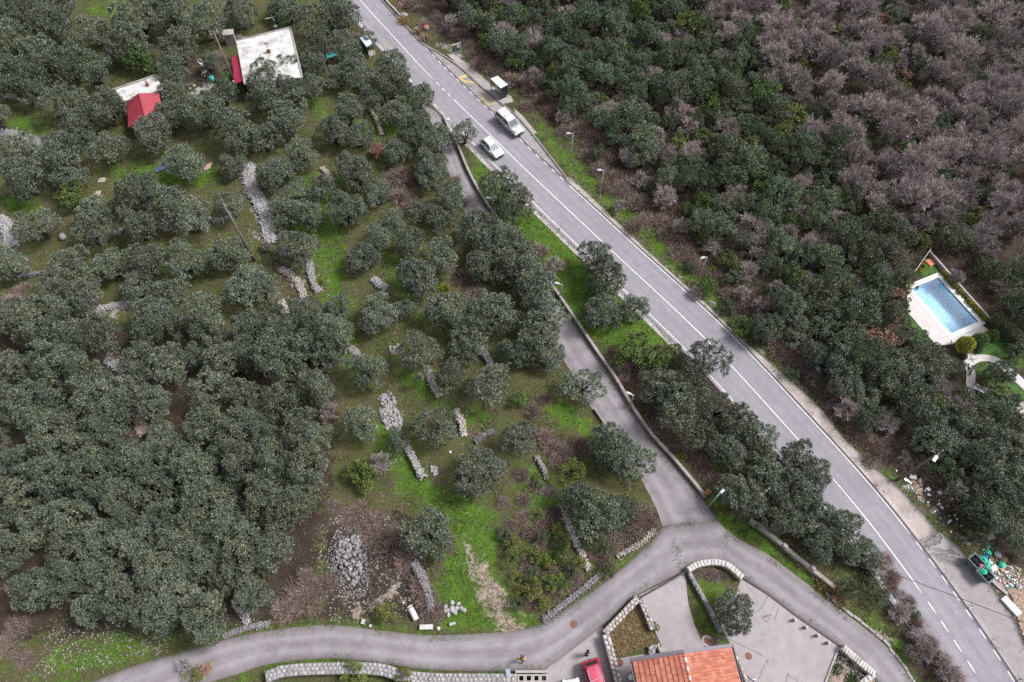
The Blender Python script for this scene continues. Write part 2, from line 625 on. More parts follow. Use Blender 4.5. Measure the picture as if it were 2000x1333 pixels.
SIDE_R = [(850, 215), (871, 240), (892, 290), (915, 345), (948, 403), (988, 455), (1040, 517), (1087, 580), (1130, 643), (1172, 705), (1203, 750), (1232, 800), (1270, 855), (1302, 892), (1335, 930), (1377, 982), (1402, 1018)]
SIDE_L = [(812, 196), (834, 222), (858, 280), (876, 335), (900, 400), (936, 470), (982, 530), (1023, 590), (1068, 655), (1108, 715), (1140, 770), (1166, 815), (1205, 868), (1238, 912), (1262, 955), (1285, 1002), (1293, 1028)]
LOW_U = [(-60, 1425), (60, 1376), (178, 1333), (255, 1303), (319, 1284), (434, 1251), (500, 1236), (560, 1227), (627, 1221), (691, 1225), (806, 1239), (883, 1240), (997, 1233), (1060, 1219), (1100, 1193), (1180, 1137), (1235, 1092), (1275, 1054), (1293, 1028), (1402, 1018), (1418, 1034), (1459, 1062), (1500, 1083), (1577, 1141), (1643, 1192), (1700, 1236), (1730, 1261), (1755, 1291), (1786, 1333), (1810, 1370)]
LOW_D = [(20, 1455), (170, 1405), (300, 1368), (390, 1340), (430, 1327), (467, 1316), (500, 1304), (551, 1294), (633, 1287), (700, 1291), (755, 1297), (819, 1307), (934, 1312), (1000, 1311), (1060, 1311), (1080, 1297), (1176, 1223), (1210, 1192), (1245, 1162), (1339, 1115), (1362, 1103), (1398, 1098), (1421, 1103), (1449, 1128), (1500, 1162), (1556, 1205), (1600, 1236), (1638, 1262), (1690, 1306), (1745, 1370)]
POOL = [(1780, 564), (1832.5, 542.5), (1910.6, 628), (1857, 652)]
PADS = {
    'drive_left': [(1079, 1298), (1176, 1224), (1180, 1241), (1192, 1280), (1212, 1350), (1045, 1350), (1062, 1312)],
    'drive_mid': [(1247, 1163), (1338, 1117), (1344, 1178), (1357, 1222), (1378, 1269), (1300, 1290), (1290, 1258), (1276, 1225)],
    'yard_small': [(1203, 1287), (1270, 1276), (1300, 1290), (1290, 1300), (1240, 1310), (1245, 1350), (1214, 1350)],
    'pad': [(1447, 1131), (1500, 1164), (1556, 1207), (1637, 1263), (1606, 1350), (1441, 1350), (1432, 1275), (1425, 1255), (1410, 1228), (1400, 1200), (1436, 1165)],
}
_bay_in = main_at(np.linspace(main_s(829, 87), main_s(1108, 352), 24), np.full(24, 3.2))
_bay_out, _ = smooth(xy([(829, 86), (857, 101), (898, 129), (934, 162), (977, 198), (1000, 217), (1025, 241), (1064, 290), (1104, 342)]), 24)
_gr_in = main_at(np.linspace(main_s(1098, 343), main_s(1818, 1066), 60), np.full(60, 3.2))
_gr_out, _ = smooth(xy([(1112, 345), (1152, 382), (1216, 443), (1282, 506), (1330, 549), (1383, 596), (1446, 660), (1500, 705), (1553, 752), (1602, 797), (1643, 849), (1704, 910), (1755, 953), (1798, 999), (1834, 1040)]), 60)
_rb_in = main_at(np.linspace(main_s(1812, 1056), main_s(1935, 1362) - .3, 24), np.full(24, 3.2))
_rb_out, _ = smooth(xy([(1834, 1038), (1880, 1078), (1912, 1122), (1950, 1158), (1985, 1218), (2012, 1280), (2050, 1365)]), 24)


def clean(p):
    return np.array([[q[0], q[1]] for q in p])


side_l, _ = smooth(xy(SIDE_L), 90)
side_r, SIDE_LEN = smooth(xy(SIDE_R), 90)
low_u = [smooth(xy(LOW_U[:19]), 90)[0], smooth(xy(LOW_U[18:20]), 6)[0], smooth(xy(LOW_U[19:]), 50)[0]]
low_d = [smooth(xy(LOW_D[:20]), 90)[0], smooth(xy(LOW_D[19:23]), 6)[0], smooth(xy(LOW_D[22:]), 50)[0]]
FLAT = [np.vstack([MAIN_L, MAIN_R[::-1]]), np.vstack([side_l, side_r[::-1]]), np.vstack([_bay_in, _bay_out[::-1]]), np.vstack([_gr_in, _gr_out[::-1]]), np.vstack([_rb_in, _rb_out[::-1]])]
FLAT += [np.vstack([a, b[::-1]]) for a, b in zip(low_u, low_d)]
FLAT += [xy(p) for p in PADS.values()]
FLAT += [xy([(1765, 545), (1815, 500), (1840, 525), (1945, 640), (2030, 700), (2030, 800), (1890, 780), (1870, 700), (1770, 640)])]
FLAT += [xy([(1340, 1110), (1450, 1128), (1400, 1200), (1430, 1260), (1380, 1270)]), xy([(1180, 1240), (1246, 1168), (1290, 1260), (1205, 1290)]), xy([(1600, 1260), (1645, 1262), (1760, 1370), (1590, 1370)])]


def sdist(P, poly):
    """signed distance, positive inside"""
    P = np.asarray(P, float)
    x, y = P[:, 0], P[:, 1]
    lo, hi = poly.min(0) - 6, poly.max(0) + 6
    out = np.full(len(P), -6.0)
    sel = np.where((x > lo[0]) & (x < hi[0]) & (y > lo[1]) & (y < hi[1]))[0]
    if not len(sel):
        return out
    x, y = x[sel], y[sel]
    ins = np.zeros(len(sel), bool)
    d2 = np.full(len(sel), 1e9)
    n = len(poly)
    for i in range(n):
        a, b = poly[i], poly[(i + 1) % n]
        e = b - a
        L = e @ e
        if L < 1e-9:
            continue
        t = np.clip(((x - a[0]) * e[0] + (y - a[1]) * e[1]) / L, 0, 1)
        d2 = np.minimum(d2, (x - a[0] - t * e[0]) ** 2 + (y - a[1] - t * e[1]) ** 2)
        if a[1] != b[1]:
            c = (a[1] > y) != (b[1] > y)
            ins ^= c & (x < (b[0] - a[0]) * (y - a[1]) / (b[1] - a[1]) + a[0])
    d = np.sqrt(d2)
    out[sel] = np.where(ins, d, -d)
    return out


STEP = .5
core_x = np.arange(-112, 112.01, STEP)
core_y = np.arange(-10, 126.01, STEP)
gx = np.concatenate([[-900, -400, -220, -150, -125], core_x, [125, 150, 220, 400, 900]])
gy = np.concatenate([[-700, -300, -120, -50, -20], core_y, [140, 170, 240, 420, 900]])
GX, GY = np.meshgrid(gx, gy)
GP = np.stack([GX.ravel(), GY.ravel()], 1)
flatd = np.full(len(GP), -6.0)
for p_ in FLAT:
    flatd = np.maximum(flatd, sdist(GP, p_))
_rg = np.random.default_rng(5)
rel = np.zeros(GX.shape)
for _k in range(26):
    _fq = .12 * 1.13 ** _k
    _th = _rg.uniform(0, 2 * math.pi)
    rel += .11 / (1 + .16 * _k) * np.sin(_fq * (GX * math.cos(_th) + GY * math.sin(_th)) + _rg.uniform(0, 6.28))
msk = np.clip((-flatd.reshape(GX.shape) - .8) / 3.5, 0, 1)
GZ = -.05 + msk * (rel + .25)


def gh(x, y):
    i = np.clip(np.searchsorted(gx, x) - 1, 0, len(gx) - 2)
    j = np.clip(np.searchsorted(gy, y) - 1, 0, len(gy) - 2)
    u = (x - gx[i]) / (gx[i + 1] - gx[i])
    v = (y - gy[j]) / (gy[j + 1] - gy[j])
    return (GZ[j, i] * (1 - u) + GZ[j, i + 1] * u) * (1 - v) + (GZ[j + 1, i] * (1 - u) + GZ[j + 1, i + 1] * u) * v


def off_road(x, y):
    """metres from the nearest paved outline; negative on it"""
    i = np.clip(np.rint((np.asarray(x) - core_x[0]) / STEP).astype(int) + 5, 0, len(gx) - 1)
    j = np.clip(np.rint((np.asarray(y) - core_y[0]) / STEP).astype(int) + 5, 0, len(gy) - 1)
    return -flatd.reshape(GX.shape)[j, i]


def on(px, py, dz=0.0):
    """a photo pixel on the uneven ground"""
    p = at(px, py)
    for _ in range(3):
        p = at(px, py, float(gh(p.x, p.y)))
    return Vector((p.x, p.y, float(gh(p.x, p.y)) + dz))


ZONES = {
    'grass': [
        (1, [(922, 288), (965, 300), (1060, 405), (1135, 490), (1215, 580), (1310, 668), (1270, 690), (1180, 690), (1130, 640), (1040, 515), (950, 400), (925, 330)]),
        (.75, [(1030, 240), (1066, 290), (1112, 344), (1216, 442), (1330, 548), (1446, 658), (1510, 712), (1530, 700), (1470, 640), (1400, 570), (1300, 480), (1200, 385), (1110, 290), (1060, 240)]),
        (1, [(860, 965), (930, 970), (968, 1010), (975, 1110), (1020, 1195), (1050, 1222), (1000, 1236), (870, 1232), (830, 1150), (880, 1090)]),
        (.95, [(735, 830), (760, 830), (830, 920), (880, 960), (960, 990), (870, 1010), (790, 965), (735, 890)]),
        (.62, [(1000, 900), (1090, 900), (1115, 1000), (1130, 1110), (1060, 1170), (1010, 1070)]),
        (.95, [(1060, 790), (1110, 790), (1165, 830), (1160, 860), (1110, 845), (1060, 820)]),
        (1, [(1402, 1010), (1430, 1008), (1500, 1058), (1570, 1108), (1640, 1168), (1720, 1215), (1770, 1280), (1790, 1333), (1755, 1292), (1643, 1194), (1500, 1085), (1418, 1036)]),
        (.62, [(40, 1345), (180, 1332), (330, 1285), (340, 1235), (220, 1225), (110, 1260)]),
        (.8, [(330, 1290), (434, 1255), (560, 1230), (700, 1230), (806, 1244), (860, 1245), (860, 1225), (700, 1212), (560, 1215), (430, 1235)]),
        (.85, [(467, 1318), (551, 1295), (633, 1288), (755, 1298), (934, 1313), (1010, 1313), (1010, 1330), (800, 1318), (640, 1300), (500, 1322)]),
        (.62, [(0, 205), (90, 225), (110, 265), (60, 275), (0, 250)]),
        (.75, [(190, 330), (300, 315), (440, 325), (430, 372), (330, 372), (230, 360)]),
        (.65, [(0, 372), (70, 380), (110, 420), (60, 430), (0, 420)]),
        (.62, [(160, 0), (270, 0), (240, 40), (170, 40)]),
        (.62, [(500, 45), (560, 25), (590, 50), (560, 60)]),
        (.8, [(690, 225), (760, 235), (830, 225), (850, 260), (760, 275), (690, 260)]),
        (.8, [(770, 175), (810, 190), (815, 215), (790, 210)]),
        (.68, [(600, 190), (650, 200), (640, 260), (600, 240)]),
        (.62, [(560, 330), (680, 340), (690, 560), (740, 760), (690, 760), (600, 560), (540, 430)]),
        (.66, [(740, 470), (800, 520), (830, 600), (860, 660), (800, 640), (740, 560)]),
        (.68, [(760, 700), (870, 740), (900, 800), (840, 800), (790, 780)]),
        (.6, [(850, 780), (960, 800), (980, 850), (900, 850)]),
        (.85, [(1720, 920), (1760, 950), (1835, 1038), (1850, 1040), (1790, 965), (1740, 915)]),
        (.8, [(845, 80), (880, 105), (960, 170), (950, 140), (890, 90)]),
        (.75, [(1360, 960), (1420, 960), (1430, 1000), (1400, 1010)]),
        (.8, [(1150, 1180), (1180, 1160), (1230, 1110), (1290, 1045), (1285, 1020), (1220, 1085), (1150, 1150)]),
        (.7, [(1340, 1115), (1440, 1130), (1395, 1200), (1428, 1258), (1382, 1268), (1355, 1200)]),
        (.55, [(1185, 1240), (1246, 1175), (1285, 1255), (1205, 1285)]),
        (.6, [(1640, 1150), (1720, 1200), (1700, 1160)]),
    ],
    'lawn': [(1, [(1785, 530), (1815, 500), (1845, 530), (1830, 538), (1775, 562)]), (1, [(1768, 600), (1790, 612), (1832, 676), (1800, 685), (1770, 640)]), (1, [(1900, 660), (1930, 636), (2030, 705), (2030, 715), (1950, 708), (1900, 692)]), (.9, [(1930, 725), (2030, 750), (2030, 800), (1980, 790)]), (.9, [(1895, 700), (1930, 708), (1935, 740), (1905, 735)])],
    'litter': [
        (1, [(-40, 600), (180, 620), (330, 670), (480, 640), (640, 690), (660, 800), (640, 1000), (620, 1215), (480, 1225), (330, 1235), (-60, 1260)]),
        (1, [(760, -20), (860, 60), (1000, 160), (1110, 280), (1300, 470), (1500, 690), (1700, 890), (1850, 1030), (2100, 1150), (2100, -20)]),
        (.95, [(1190, 690), (1300, 660), (1480, 800), (1720, 1090), (1700, 1120), (1560, 1080), (1430, 980), (1330, 900), (1240, 790)]),
        (.85, [(620, 1000), (800, 1000), (850, 1150), (830, 1225), (620, 1215)]),
        (.8, [(1000, 830), (1130, 850), (1140, 910), (1020, 890)]),
        (.72, [(1000, 1000), (1090, 1010), (1120, 1130), (1060, 1150), (1020, 1080)]),
        (.85, [(1150, 1060), (1290, 980), (1285, 1040), (1210, 1090)]),
        (.7, [(740, 320), (830, 320), (850, 420), (800, 430), (760, 400)]),
        (.75, [(880, 500), (940, 520), (930, 580), (880, 570)]),
        (.7, [(340, 110), (440, 100), (470, 190), (420, 200), (340, 170)]),
        (.9, [(1700, 1100), (1790, 1180), (1900, 1340), (1800, 1340), (1740, 1250)]),
        (.62, [(500, 480), (560, 490), (620, 600), (560, 610)]),
    ],
    'stony': [
        (.26, [(650, 1020), (790, 1030), (830, 1130), (800, 1185), (640, 1190), (630, 1100)]),
        (.35, [(735, 775), (785, 770), (795, 835), (755, 840)]),
        (.6, [(478, 318), (505, 320), (530, 400), (535, 480), (500, 470), (480, 390)]),
        (.65, [(0, 255), (60, 262), (110, 290), (90, 305), (0, 285)]),
        (.75, [(-10, 420), (25, 430), (40, 490), (-10, 500)]),
        (.58, [(165, 605), (260, 590), (300, 600), (200, 625)]),
        (.75, [(205, 700), (230, 700), (285, 765), (270, 775)]),
        (.62, [(300, 425), (450, 425), (450, 450), (300, 460)]),
        (.7, [(595, 510), (615, 510), (630, 570), (610, 575)]),
        (.62, [(1740, 930), (1790, 940), (1860, 1030), (1900, 1070), (1870, 1060)]),
        (.58, [(540, 515), (590, 540), (610, 600), (580, 600)]),
        (.2, [(60, 1250), (330, 1215), (330, 1260), (100, 1310)]),
        (.7, [(845, 75), (900, 95), (960, 160), (945, 165), (880, 110)]),
        (.6, [(1290, 515), (1400, 600), (1500, 690), (1490, 690), (1380, 600)]),
    ],
    'soil': [
        (1.0, [(903, 1058), (925, 1072), (955, 1125), (992, 1178), (1022, 1232), (984, 1238), (942, 1168), (913, 1112)]),
        (.66, [(720, 1160), (775, 1150), (790, 1175), (700, 1215), (680, 1210)]),
        (1, [(1930, 1085), (1960, 1100), (2000, 1130), (2060, 1230), (2060, 1330), (1990, 1225), (1955, 1160), (1915, 1120)]),
        (.7, [(1775, 940), (1800, 935), (1810, 970), (1795, 975)]),
        (.72, [(1660, 1190), (1720, 1230), (1770, 1310), (1755, 1300), (1700, 1240)]),
        (.72, [(450, 68), (490, 65), (480, 80), (455, 85)]),
        (1, [(1640, 1266), (1700, 1312), (1770, 1372), (1600, 1372)]),
    ],
}
zw = {}
PIXV = None
for zn, polys in ZONES.items():
    w_ = np.zeros(len(GP))
    for mx_, pl in polys:
        w_ = np.maximum(w_, mx_ * np.clip(.5 + sdist(GP, xy(pl)) / 3.2, 0, 1))
    zw[zn] = w_
# grid faces, leaving the pool's hole open
nx, ny = len(gx), len(gy)
ii, jj = np.meshgrid(np.arange(nx - 1), np.arange(ny - 1))
q = (jj * nx + ii).ravel()
faces = np.stack([q, q + 1, q + nx + 1, q + nx], 1)
pool_xy = xy(POOL)
hole = sdist(GP, pool_xy) > -.06
faces = faces[~hole[faces].any(1)]
gm = mesh_np('ground', np.stack([GX.ravel(), GY.ravel(), GZ.ravel()], 1), faces, {k: ('POINT', v) for k, v in zw.items()})
kind(put('ground', gm, M['ground'], smooth_=True), 'structure', 'hillside ground of patchy grass, leaf litter and stones')


def zone_at(zn, x, y):
    i = np.clip(np.rint((np.asarray(x) - core_x[0]) / STEP).astype(int) + 5, 0, nx - 1)
    j = np.clip(np.rint((np.asarray(y) - core_y[0]) / STEP).astype(int) + 5, 0, ny - 1)
    return zw[zn].reshape(GX.shape)[j, i]


# ------------------------------------------------------------------ roads
def ribbon(name, a, b, z, mat, k=8, thick=.10):
    """road surface between two edge lines, with its own thickness"""
    n = len(a)
    u = np.linspace(0, 1, k + 1)
    v = (a[:, None, :] * (1 - u)[None, :, None] + b[:, None, :] * u[None, :, None]).reshape(-1, 2)
    mid = (a + b) / 2
    s = np.concatenate([[0], np.cumsum(np.linalg.norm(np.diff(mid, axis=0), axis=1))])
    top = np.column_stack([v, np.full(len(v), z)])
    q_ = []
    for i in range(n - 1):
        for c in range(k):
            o = i * (k + 1) + c
            q_.append((o, o + 1, o + k + 2, o + k + 1))
    q_ = np.array(q_)
    e1 = top[q_[0][1]] - top[q_[0][0]]
    e2 = top[q_[0][3]] - top[q_[0][0]]
    if np.cross(e1, e2)[2] < 0:
        q_ = q_[:, ::-1]
    N = len(top)
    bot = top.copy()
    bot[:, 2] -= thick
    border = [i * (k + 1) for i in range(n)] + [(n - 1) * (k + 1) + c for c in range(1, k + 1)] + [i * (k + 1) + k for i in range(n - 2, -1, -1)] + list(range(k - 1, 0, -1))
    sk = np.array([(border[i], border[(i + 1) % len(border)], border[(i + 1) % len(border)] + N, border[i] + N) for i in range(len(border))])
    ru = np.tile(u, n)
    rv = np.repeat(s, k + 1)
    me = mesh_np(name, np.vstack([top, bot]), np.vstack([q_, sk]), {'ru': ('POINT', np.tile(ru, 2)), 'rv': ('POINT', np.tile(rv, 2))})
    return put(name, me, mat)


main_road = kind(ribbon('main_road', MAIN_L, MAIN_R, 0.0, M['asphalt'], 12), 'structure', 'two-lane grey asphalt road running diagonally through the wood')
kind(ribbon('side_road', side_l, side_r, -.004, M['asphalt_side']), 'structure', 'narrow asphalt lane behind the parapet')
lu, ld = np.vstack([low_u[0], low_u[1][1:], low_u[2][1:]]), np.vstack([low_d[0], low_d[1][1:], low_d[2][1:]])
kind(ribbon('lower_road', lu, ld, -.010, M['asphalt_side']), 'structure', 'curving village lane along the bottom')
kind(ribbon('bus_bay', _bay_in, _bay_out, -.012, M['asphalt_bay'], 4), 'structure', 'bus lay-by with worn asphalt')
kind(ribbon('gravel_shoulder', _gr_in, _gr_out, -.016, M['gravel'], 4), 'structure', 'strip of pale gravel beside the main road')
kind(ribbon('roadside_pad', _rb_in, _rb_out, -.020, M['asphalt_bay'], 6), 'structure', 'worn asphalt pull-in by the rubbish bins')
# narrow concrete gutter on the near side of the main road
gs = np.linspace(main_s(905, 222), main_s(1330, 690), 60)
kind(ribbon('gutter_strip', main_at(gs, np.full(60, -4.1)), main_at(gs, np.full(60, -3.3)), -.012, M['concrete_plain'], 2), 'structure', 'pinkish concrete strip along the road edge')


def stripe(name, s0, s1, off, w, mat, z=.005, parent=None, n=None):
    n = n or max(2, int((s1 - s0) / 1.2))
    s = np.linspace(s0, s1, n)
    a, b = main_at(s, np.full(n, off - w / 2)), main_at(s, np.full(n, off + w / 2))
    o = ribbon(name, a, b, z, mat, 1, .004)
    o.parent = parent
    return o


LN = M['line']
# centre line: solid, three dashes at the stop, solid, dashes at the bottom
stripe('centre_line', .2, main_s(847, 156), 0, .15, LN, parent=main_road)
for a, b in (((851, 161), (859, 170)), ((863, 173), (871, 180)), ((874, 183), (881, 190))):
    stripe('lane_dash', main_s(*a), main_s(*b), 0, .15, LN, parent=main_road)
stripe('centre_line', main_s(885, 194), main_s(1801, 1159), 0, .15, LN, parent=main_road)
for a, b in (((1812, 1175), (1829, 1198)), ((1838, 1213), (1854, 1235)), ((1863, 1250), (1879, 1273)), ((1889, 1291), (1906, 1315))):
    stripe('lane_dash', main_s(*a), main_s(*b), 0, .15, LN, parent=main_road)
# far edge line
stripe('edge_line', .2, main_s(834, 102), 2.93, .13, LN, parent=main_road)
for a, b in (((841, 108), (848, 116)), ((853, 121), (860, 127)), ((864, 132), (871, 139)), ((877, 144), (884, 151)), ((888, 156), (896, 163)), ((902, 169), (909, 177)), ((914, 181), (922, 188)), ((929, 194), (936, 201)), ((943, 207), (951, 214)), ((956, 219), (963, 226)), ((970, 232), (976, 237)), ((1001, 262), (1008, 268)), ((1014, 272), (1022, 280)), ((1030, 287), (1038, 295)), ((1046, 302), (1055, 310)), ((1062, 316), (1070, 324)), ((1078, 330), (1086, 338)), ((1094, 345), (1103, 353))):
    stripe('lane_dash', main_s(*a), main_s(*b), 2.93, .13, LN, parent=main_road)
stripe('edge_line', main_s(1112, 362), main_s(1780, 1042), 2.93, .13, LN, parent=main_road)
for a, b in (((1791, 1057), (1805, 1074)), ((1817, 1090), (1831, 1108)), ((1842, 1123), (1856, 1140)), ((1865, 1154), (1880, 1172)), ((1891, 1188), (1906, 1207)), ((1919, 1225), (1934, 1246)), ((1947, 1265), (1963, 1286)), ((1976, 1306), (1992, 1330))):
    stripe('lane_dash', main_s(*a), main_s(*b), 2.93, .13, LN, parent=main_road)
# near edge line
stripe('edge_line', .2, main_s(797, 149), -2.93, .13, LN, parent=main_road)
for a, b in (((802, 154), (810, 162)), ((849, 204), (857, 211)), ((862, 217), (869, 224)), ((875, 229), (883, 237))):
    stripe('lane_dash', main_s(*a), main_s(*b), -2.93, .13, LN, parent=main_road)
stripe('edge_line', main_s(905, 258), main_s(1760, 1180), -2.93, .13, LN, parent=main_road)


# painted letters of the bus stop: strokes on the lay-by, in metres along (s) and across (off)
def letter(name, strokes, mat, parent, z, w):
    b = MB()
    for pts in strokes:
        P = [Vector((*main_at(np.array(s_), np.array(o_)), z)) for s_, o_ in pts]
        for i in range(len(P) - 1):
            d = (P[i + 1] - P[i]).normalized()
            nrm = Vector((-d.y, d.x, 0))
            # strokes along the road are broader than strokes across it
            ww = w
            e = d * ww * .5
            zz = Vector((0, 0, .0006 * i))
            b.add([P[i] - e - nrm * ww / 2 + zz, P[i + 1] + e - nrm * ww / 2 + zz, P[i + 1] + e + nrm * ww / 2 + zz, P[i] - e + nrm * ww / 2 + zz], [(0, 1, 2, 3)])
    return b.build(name, mat, parent)


bus_mark = main_road


def on_main(px, py):
    q_ = np.array(at(px, py)[:2])
    s = main_s(px, py)
    c = main_at(np.array(s), np.array(0.0))
    n = main_at(np.array(s), np.array(1.0)) - c
    return s, float((q_ - c) @ n)


def px_strokes(strokes):
    return [[on_main(*p) for p in st] for st in strokes]


Y = M['yellowline']
zz = 860
f6 = 6.665


def zp(x, y):
    return (860 + x / f6, 120 + y / f6)


letter('zigzag_mark', px_strokes([[zp(330, 190), zp(235, 225)]]), Y, main_road, -.004, .62)
letter('zigzag_mark', px_strokes([[zp(240, 232), zp(360, 268), zp(455, 272), zp(470, 295)]]), Y, main_road, -.003, .34)
letter('letter_b', px_strokes([[zp(470, 460), zp(615, 600)], [zp(490, 450), zp(635, 590)], [zp(470, 460), zp(490, 450)], [zp(545, 530), zp(562, 520)], [zp(615, 600), zp(635, 590)]]), Y, main_road, -.004, .14)
letter('letter_u', px_strokes([[zp(505, 430), zp(650, 580)], [zp(530, 415), zp(672, 565)], [zp(650, 580), zp(672, 565)]]), Y, main_road, -.004, .14)
letter('letter_s', px_strokes([[zp(560, 415), zp(575, 405), zp(605, 455), zp(640, 480), zp(690, 515), zp(712, 548), zp(690, 560)]]), Y, main_road, -.004, .14)


def zq(x, y):
    return (680 + x / 7.404, y / 7.404)


FY = M['fadedyellow']
letter('letter_b', px_strokes([[zq(455, 590), zq(520, 570), zq(640, 700), zq(615, 712), zq(500, 600)]]), FY, main_road, .004, .16)
letter('letter_u', px_strokes([[zq(470, 600), zq(560, 690), zq(585, 700)], [zq(540, 640), zq(590, 660)]]), FY, main_road, .0045, .15)
letter('letter_s', px_strokes([[zq(480, 670), zq(520, 680), zq(535, 705)]]), FY, main_road, .004, .16)
letter('zigzag_mark', px_strokes([[zq(280, 350), zq(330, 320), zq(345, 360), zq(310, 400)]]), FY, main_road, .004, .2)
letter('zigzag_mark', px_strokes([[zq(305, 465), zq(345, 480)]]), FY, main_road, .004, .2)

# dark run-off stains on the pull-in by the bins
for k, (p0, p1, w) in enumerate((((1805, 1065), (1840, 1050), .5), ((1815, 1082), (1890, 1100), .35), ((1828, 1092), (1885, 1108), .22), ((1822, 1072), (1875, 1085), .3))):
    a_, b_ = at(*p0), at(*p1)
    d_ = (b_ - a_).normalized()
    nn_ = Vector((-d_.y, d_.x, 0))
    rr = random.Random(k)
    L_, R_ = [], []
    for i in range(9):
        t_ = i / 8
        c_ = a_.lerp(b_, t_) + nn_ * rr.uniform(-.15, .15)
        hw = w * (math.sin(math.pi * (.08 + .84 * t_)) * .8 + rr.uniform(0, .25))
        L_.append((c_ - nn_ * hw)[:2])
        R_.append((c_ + nn_ * hw)[:2])
    kind(ribbon('run_off_stain', np.array(L_), np.array(R_), -.015 + .001 * k, M['dampmark'], 2, .003), 'structure')

# kerbs of the lay-by: each length of kerb a piece
def run(name, pts, w, h, mat, parent, seg, gap=.02, z0=-.12, jitter=.0, wob=.0, seed=1, names='kerb_length'):
    """a line of cast or laid pieces along a ground line"""
    rr = random.Random(seed)
    P, L = smooth(pts, 200)
    s = np.linspace(0, L, 200)
    k = max(1, int(round(L / seg)))
    for i in range(k):
        s0, s1 = L * i / k + gap / 2, L * (i + 1) / k - gap / 2
        m = 5 if seg > 2.5 else 2
        ss = np.linspace(s0, s1, m)
        c = np.stack([np.interp(ss, s, P[:, 0]), np.interp(ss, s, P[:, 1])], 1)
        t = np.gradient(c, axis=0)
        t /= np.linalg.norm(t, axis=1)[:, None]
        n = np.stack([-t[:, 1], t[:, 0]], 1)
        o = rr.uniform(-wob, wob)
        hh = h + rr.uniform(-jitter, jitter)
        ww = w + rr.uniform(-jitter, jitter)
        rings = []
        for c_, n_ in zip(c, n):
            a, b = c_ + n_ * (o + ww / 2), c_ + n_ * (o - ww / 2)
            a2, b2 = c_ + n_ * (o + ww / 2 - .02), c_ + n_ * (o - ww / 2 + .02)
            rings.append([(a[0], a[1], z0), (b[0], b[1], z0), (b[0], b[1], hh - .02), (b2[0], b2[1], hh), (a2[0], a2[1], hh), (a[0], a[1], hh - .02)])
        MB().loft(rings[::-1]).build(names, mat, parent)


kerb = thing('roadside_kerb', 'weathered raised kerb curving round the bus lay-by', 'kerb')
run('k', xy([(716, -42), (745, 0), (783, 41), (829, 89), (857, 104), (898, 132), (934, 165), (977, 201), (1000, 220), (1025, 244), (1064, 293), (1104, 345)]), .26, .14, M['kerb'], kerb, 1.6, seed=3, jitter=.01)
rail = thing('concrete_guard_rail', 'pale low concrete rail beside the warning sign', 'rail')
run('r', xy([(737, -40), (752, 0), (768, 18), (784, 36)]), .30, .42, M['concrete_plain'], rail, 2.2, gap=.05, seed=4, names='rail_length')
kerb2 = thing('pull_in_kerb', 'pale concrete kerb beside the dumped mattress', 'kerb')
run('k', xy([(1926, 1122), (1945, 1143), (1967, 1161)]), .32, .13, M['concrete_plain'], kerb2, 1.4, seed=5, jitter=.02)
# pavement of the bus stop
kind(MB().poly(xy([(950, 176), (962, 170), (999, 190), (1003, 200), (983, 204)]), -.1, .10).build('pavement', M['concrete_plain']), 'structure', 'concrete bus stop platform')
kind(MB().poly(xy([(872, 106), (884, 104), (915, 127), (950, 158), (962, 172), (951, 178), (925, 154), (893, 126)]), -.1, .05).build('pavement', M['concrete_plain']), 'structure', 'narrow broken footway beside the lay-by')
kind(MB().poly(xy([(1003, 212), (1020, 226), (1050, 262), (1042, 262), (1010, 232)]), -.1, .04).build('pavement', M['concrete_plain']), 'structure', 'narrow broken footway beyond the shelter')

# parapet between the lane and the main road
par = thing('parapet_wall', 'long low concrete parapet along the side lane', 'wall')
run('p', xy([(868, 232), (878, 256), (895, 289), (918, 343), (951, 401), (991, 453), (1043, 515), (1090, 578), (1133, 641), (1175, 703), (1206, 748), (1235, 798), (1273, 853), (1286, 867)]), .34, .55, M['parapet'], par, 4.0, gap=.03, seed=6, names='wall_length')
par2 = thing('parapet_wall', 'short stepped concrete parapet above the road junction', 'wall')
run('p', xy([(1286, 866), (1312, 893), (1345, 932), (1378, 972)]), .36, .5, M['concrete_plain'], par2, 2.4, gap=.05, wob=.06, jitter=.03, seed=7, names='wall_length')
par3 = thing('parapet_wall', 'concrete wall above the grassy bank at the junction', 'wall')
run('p', xy([(1462, 1018), (1500, 1046), (1560, 1096), (1627, 1150)]), .42, .6, M['parapet'], par3, 4.2, gap=.03, seed=8, names='wall_length')
for p in ((1529, 1070), (1583, 1113)):
    c = at(*p)
    MB().box((c.x, c.y, .74), (.42, .34, .26), rz=-.7).build('pier', M['concrete_plain'], par3)
par4 = thing('parapet_wall', 'low wall edging the lane below the large olive trees', 'wall')
run('p', xy([(1161, 800), (1172, 816), (1183, 832)]), .3, .35, M['kerb'], par4, 2.0, gap=.04, seed=9, names='wall_length')
edge = thing('stone_edging', 'ragged pale stone edging along the lane, lower right', 'edging')
run('e', xy([(1612, 1158), (1640, 1183), (1690, 1222), (1728, 1254), (1752, 1284), (1775, 1316), (1792, 1345)]), .26, .10, M['stone'], edge, .8, gap=.06, jitter=.04, wob=.05, seed=10, names='stone')

# yards and drives
for nm, pl in PADS.items():
    o = MB().poly(xy(pl), -.12, {'drive_left': -.002, 'drive_mid': -.004, 'yard_small': .004, 'pad': -.003}[nm]).build({'drive_left': 'driveway', 'drive_mid': 'driveway', 'yard_small': 'yard', 'pad': 'parking_yard'}[nm], M['concrete'])
    kind(o, 'structure', {'drive_left': 'concrete drive under the red car', 'drive_mid': 'concrete drive beside the planter', 'yard_small': 'small concrete yard beside the tiled house', 'pad': 'broad concrete parking yard'}[nm])


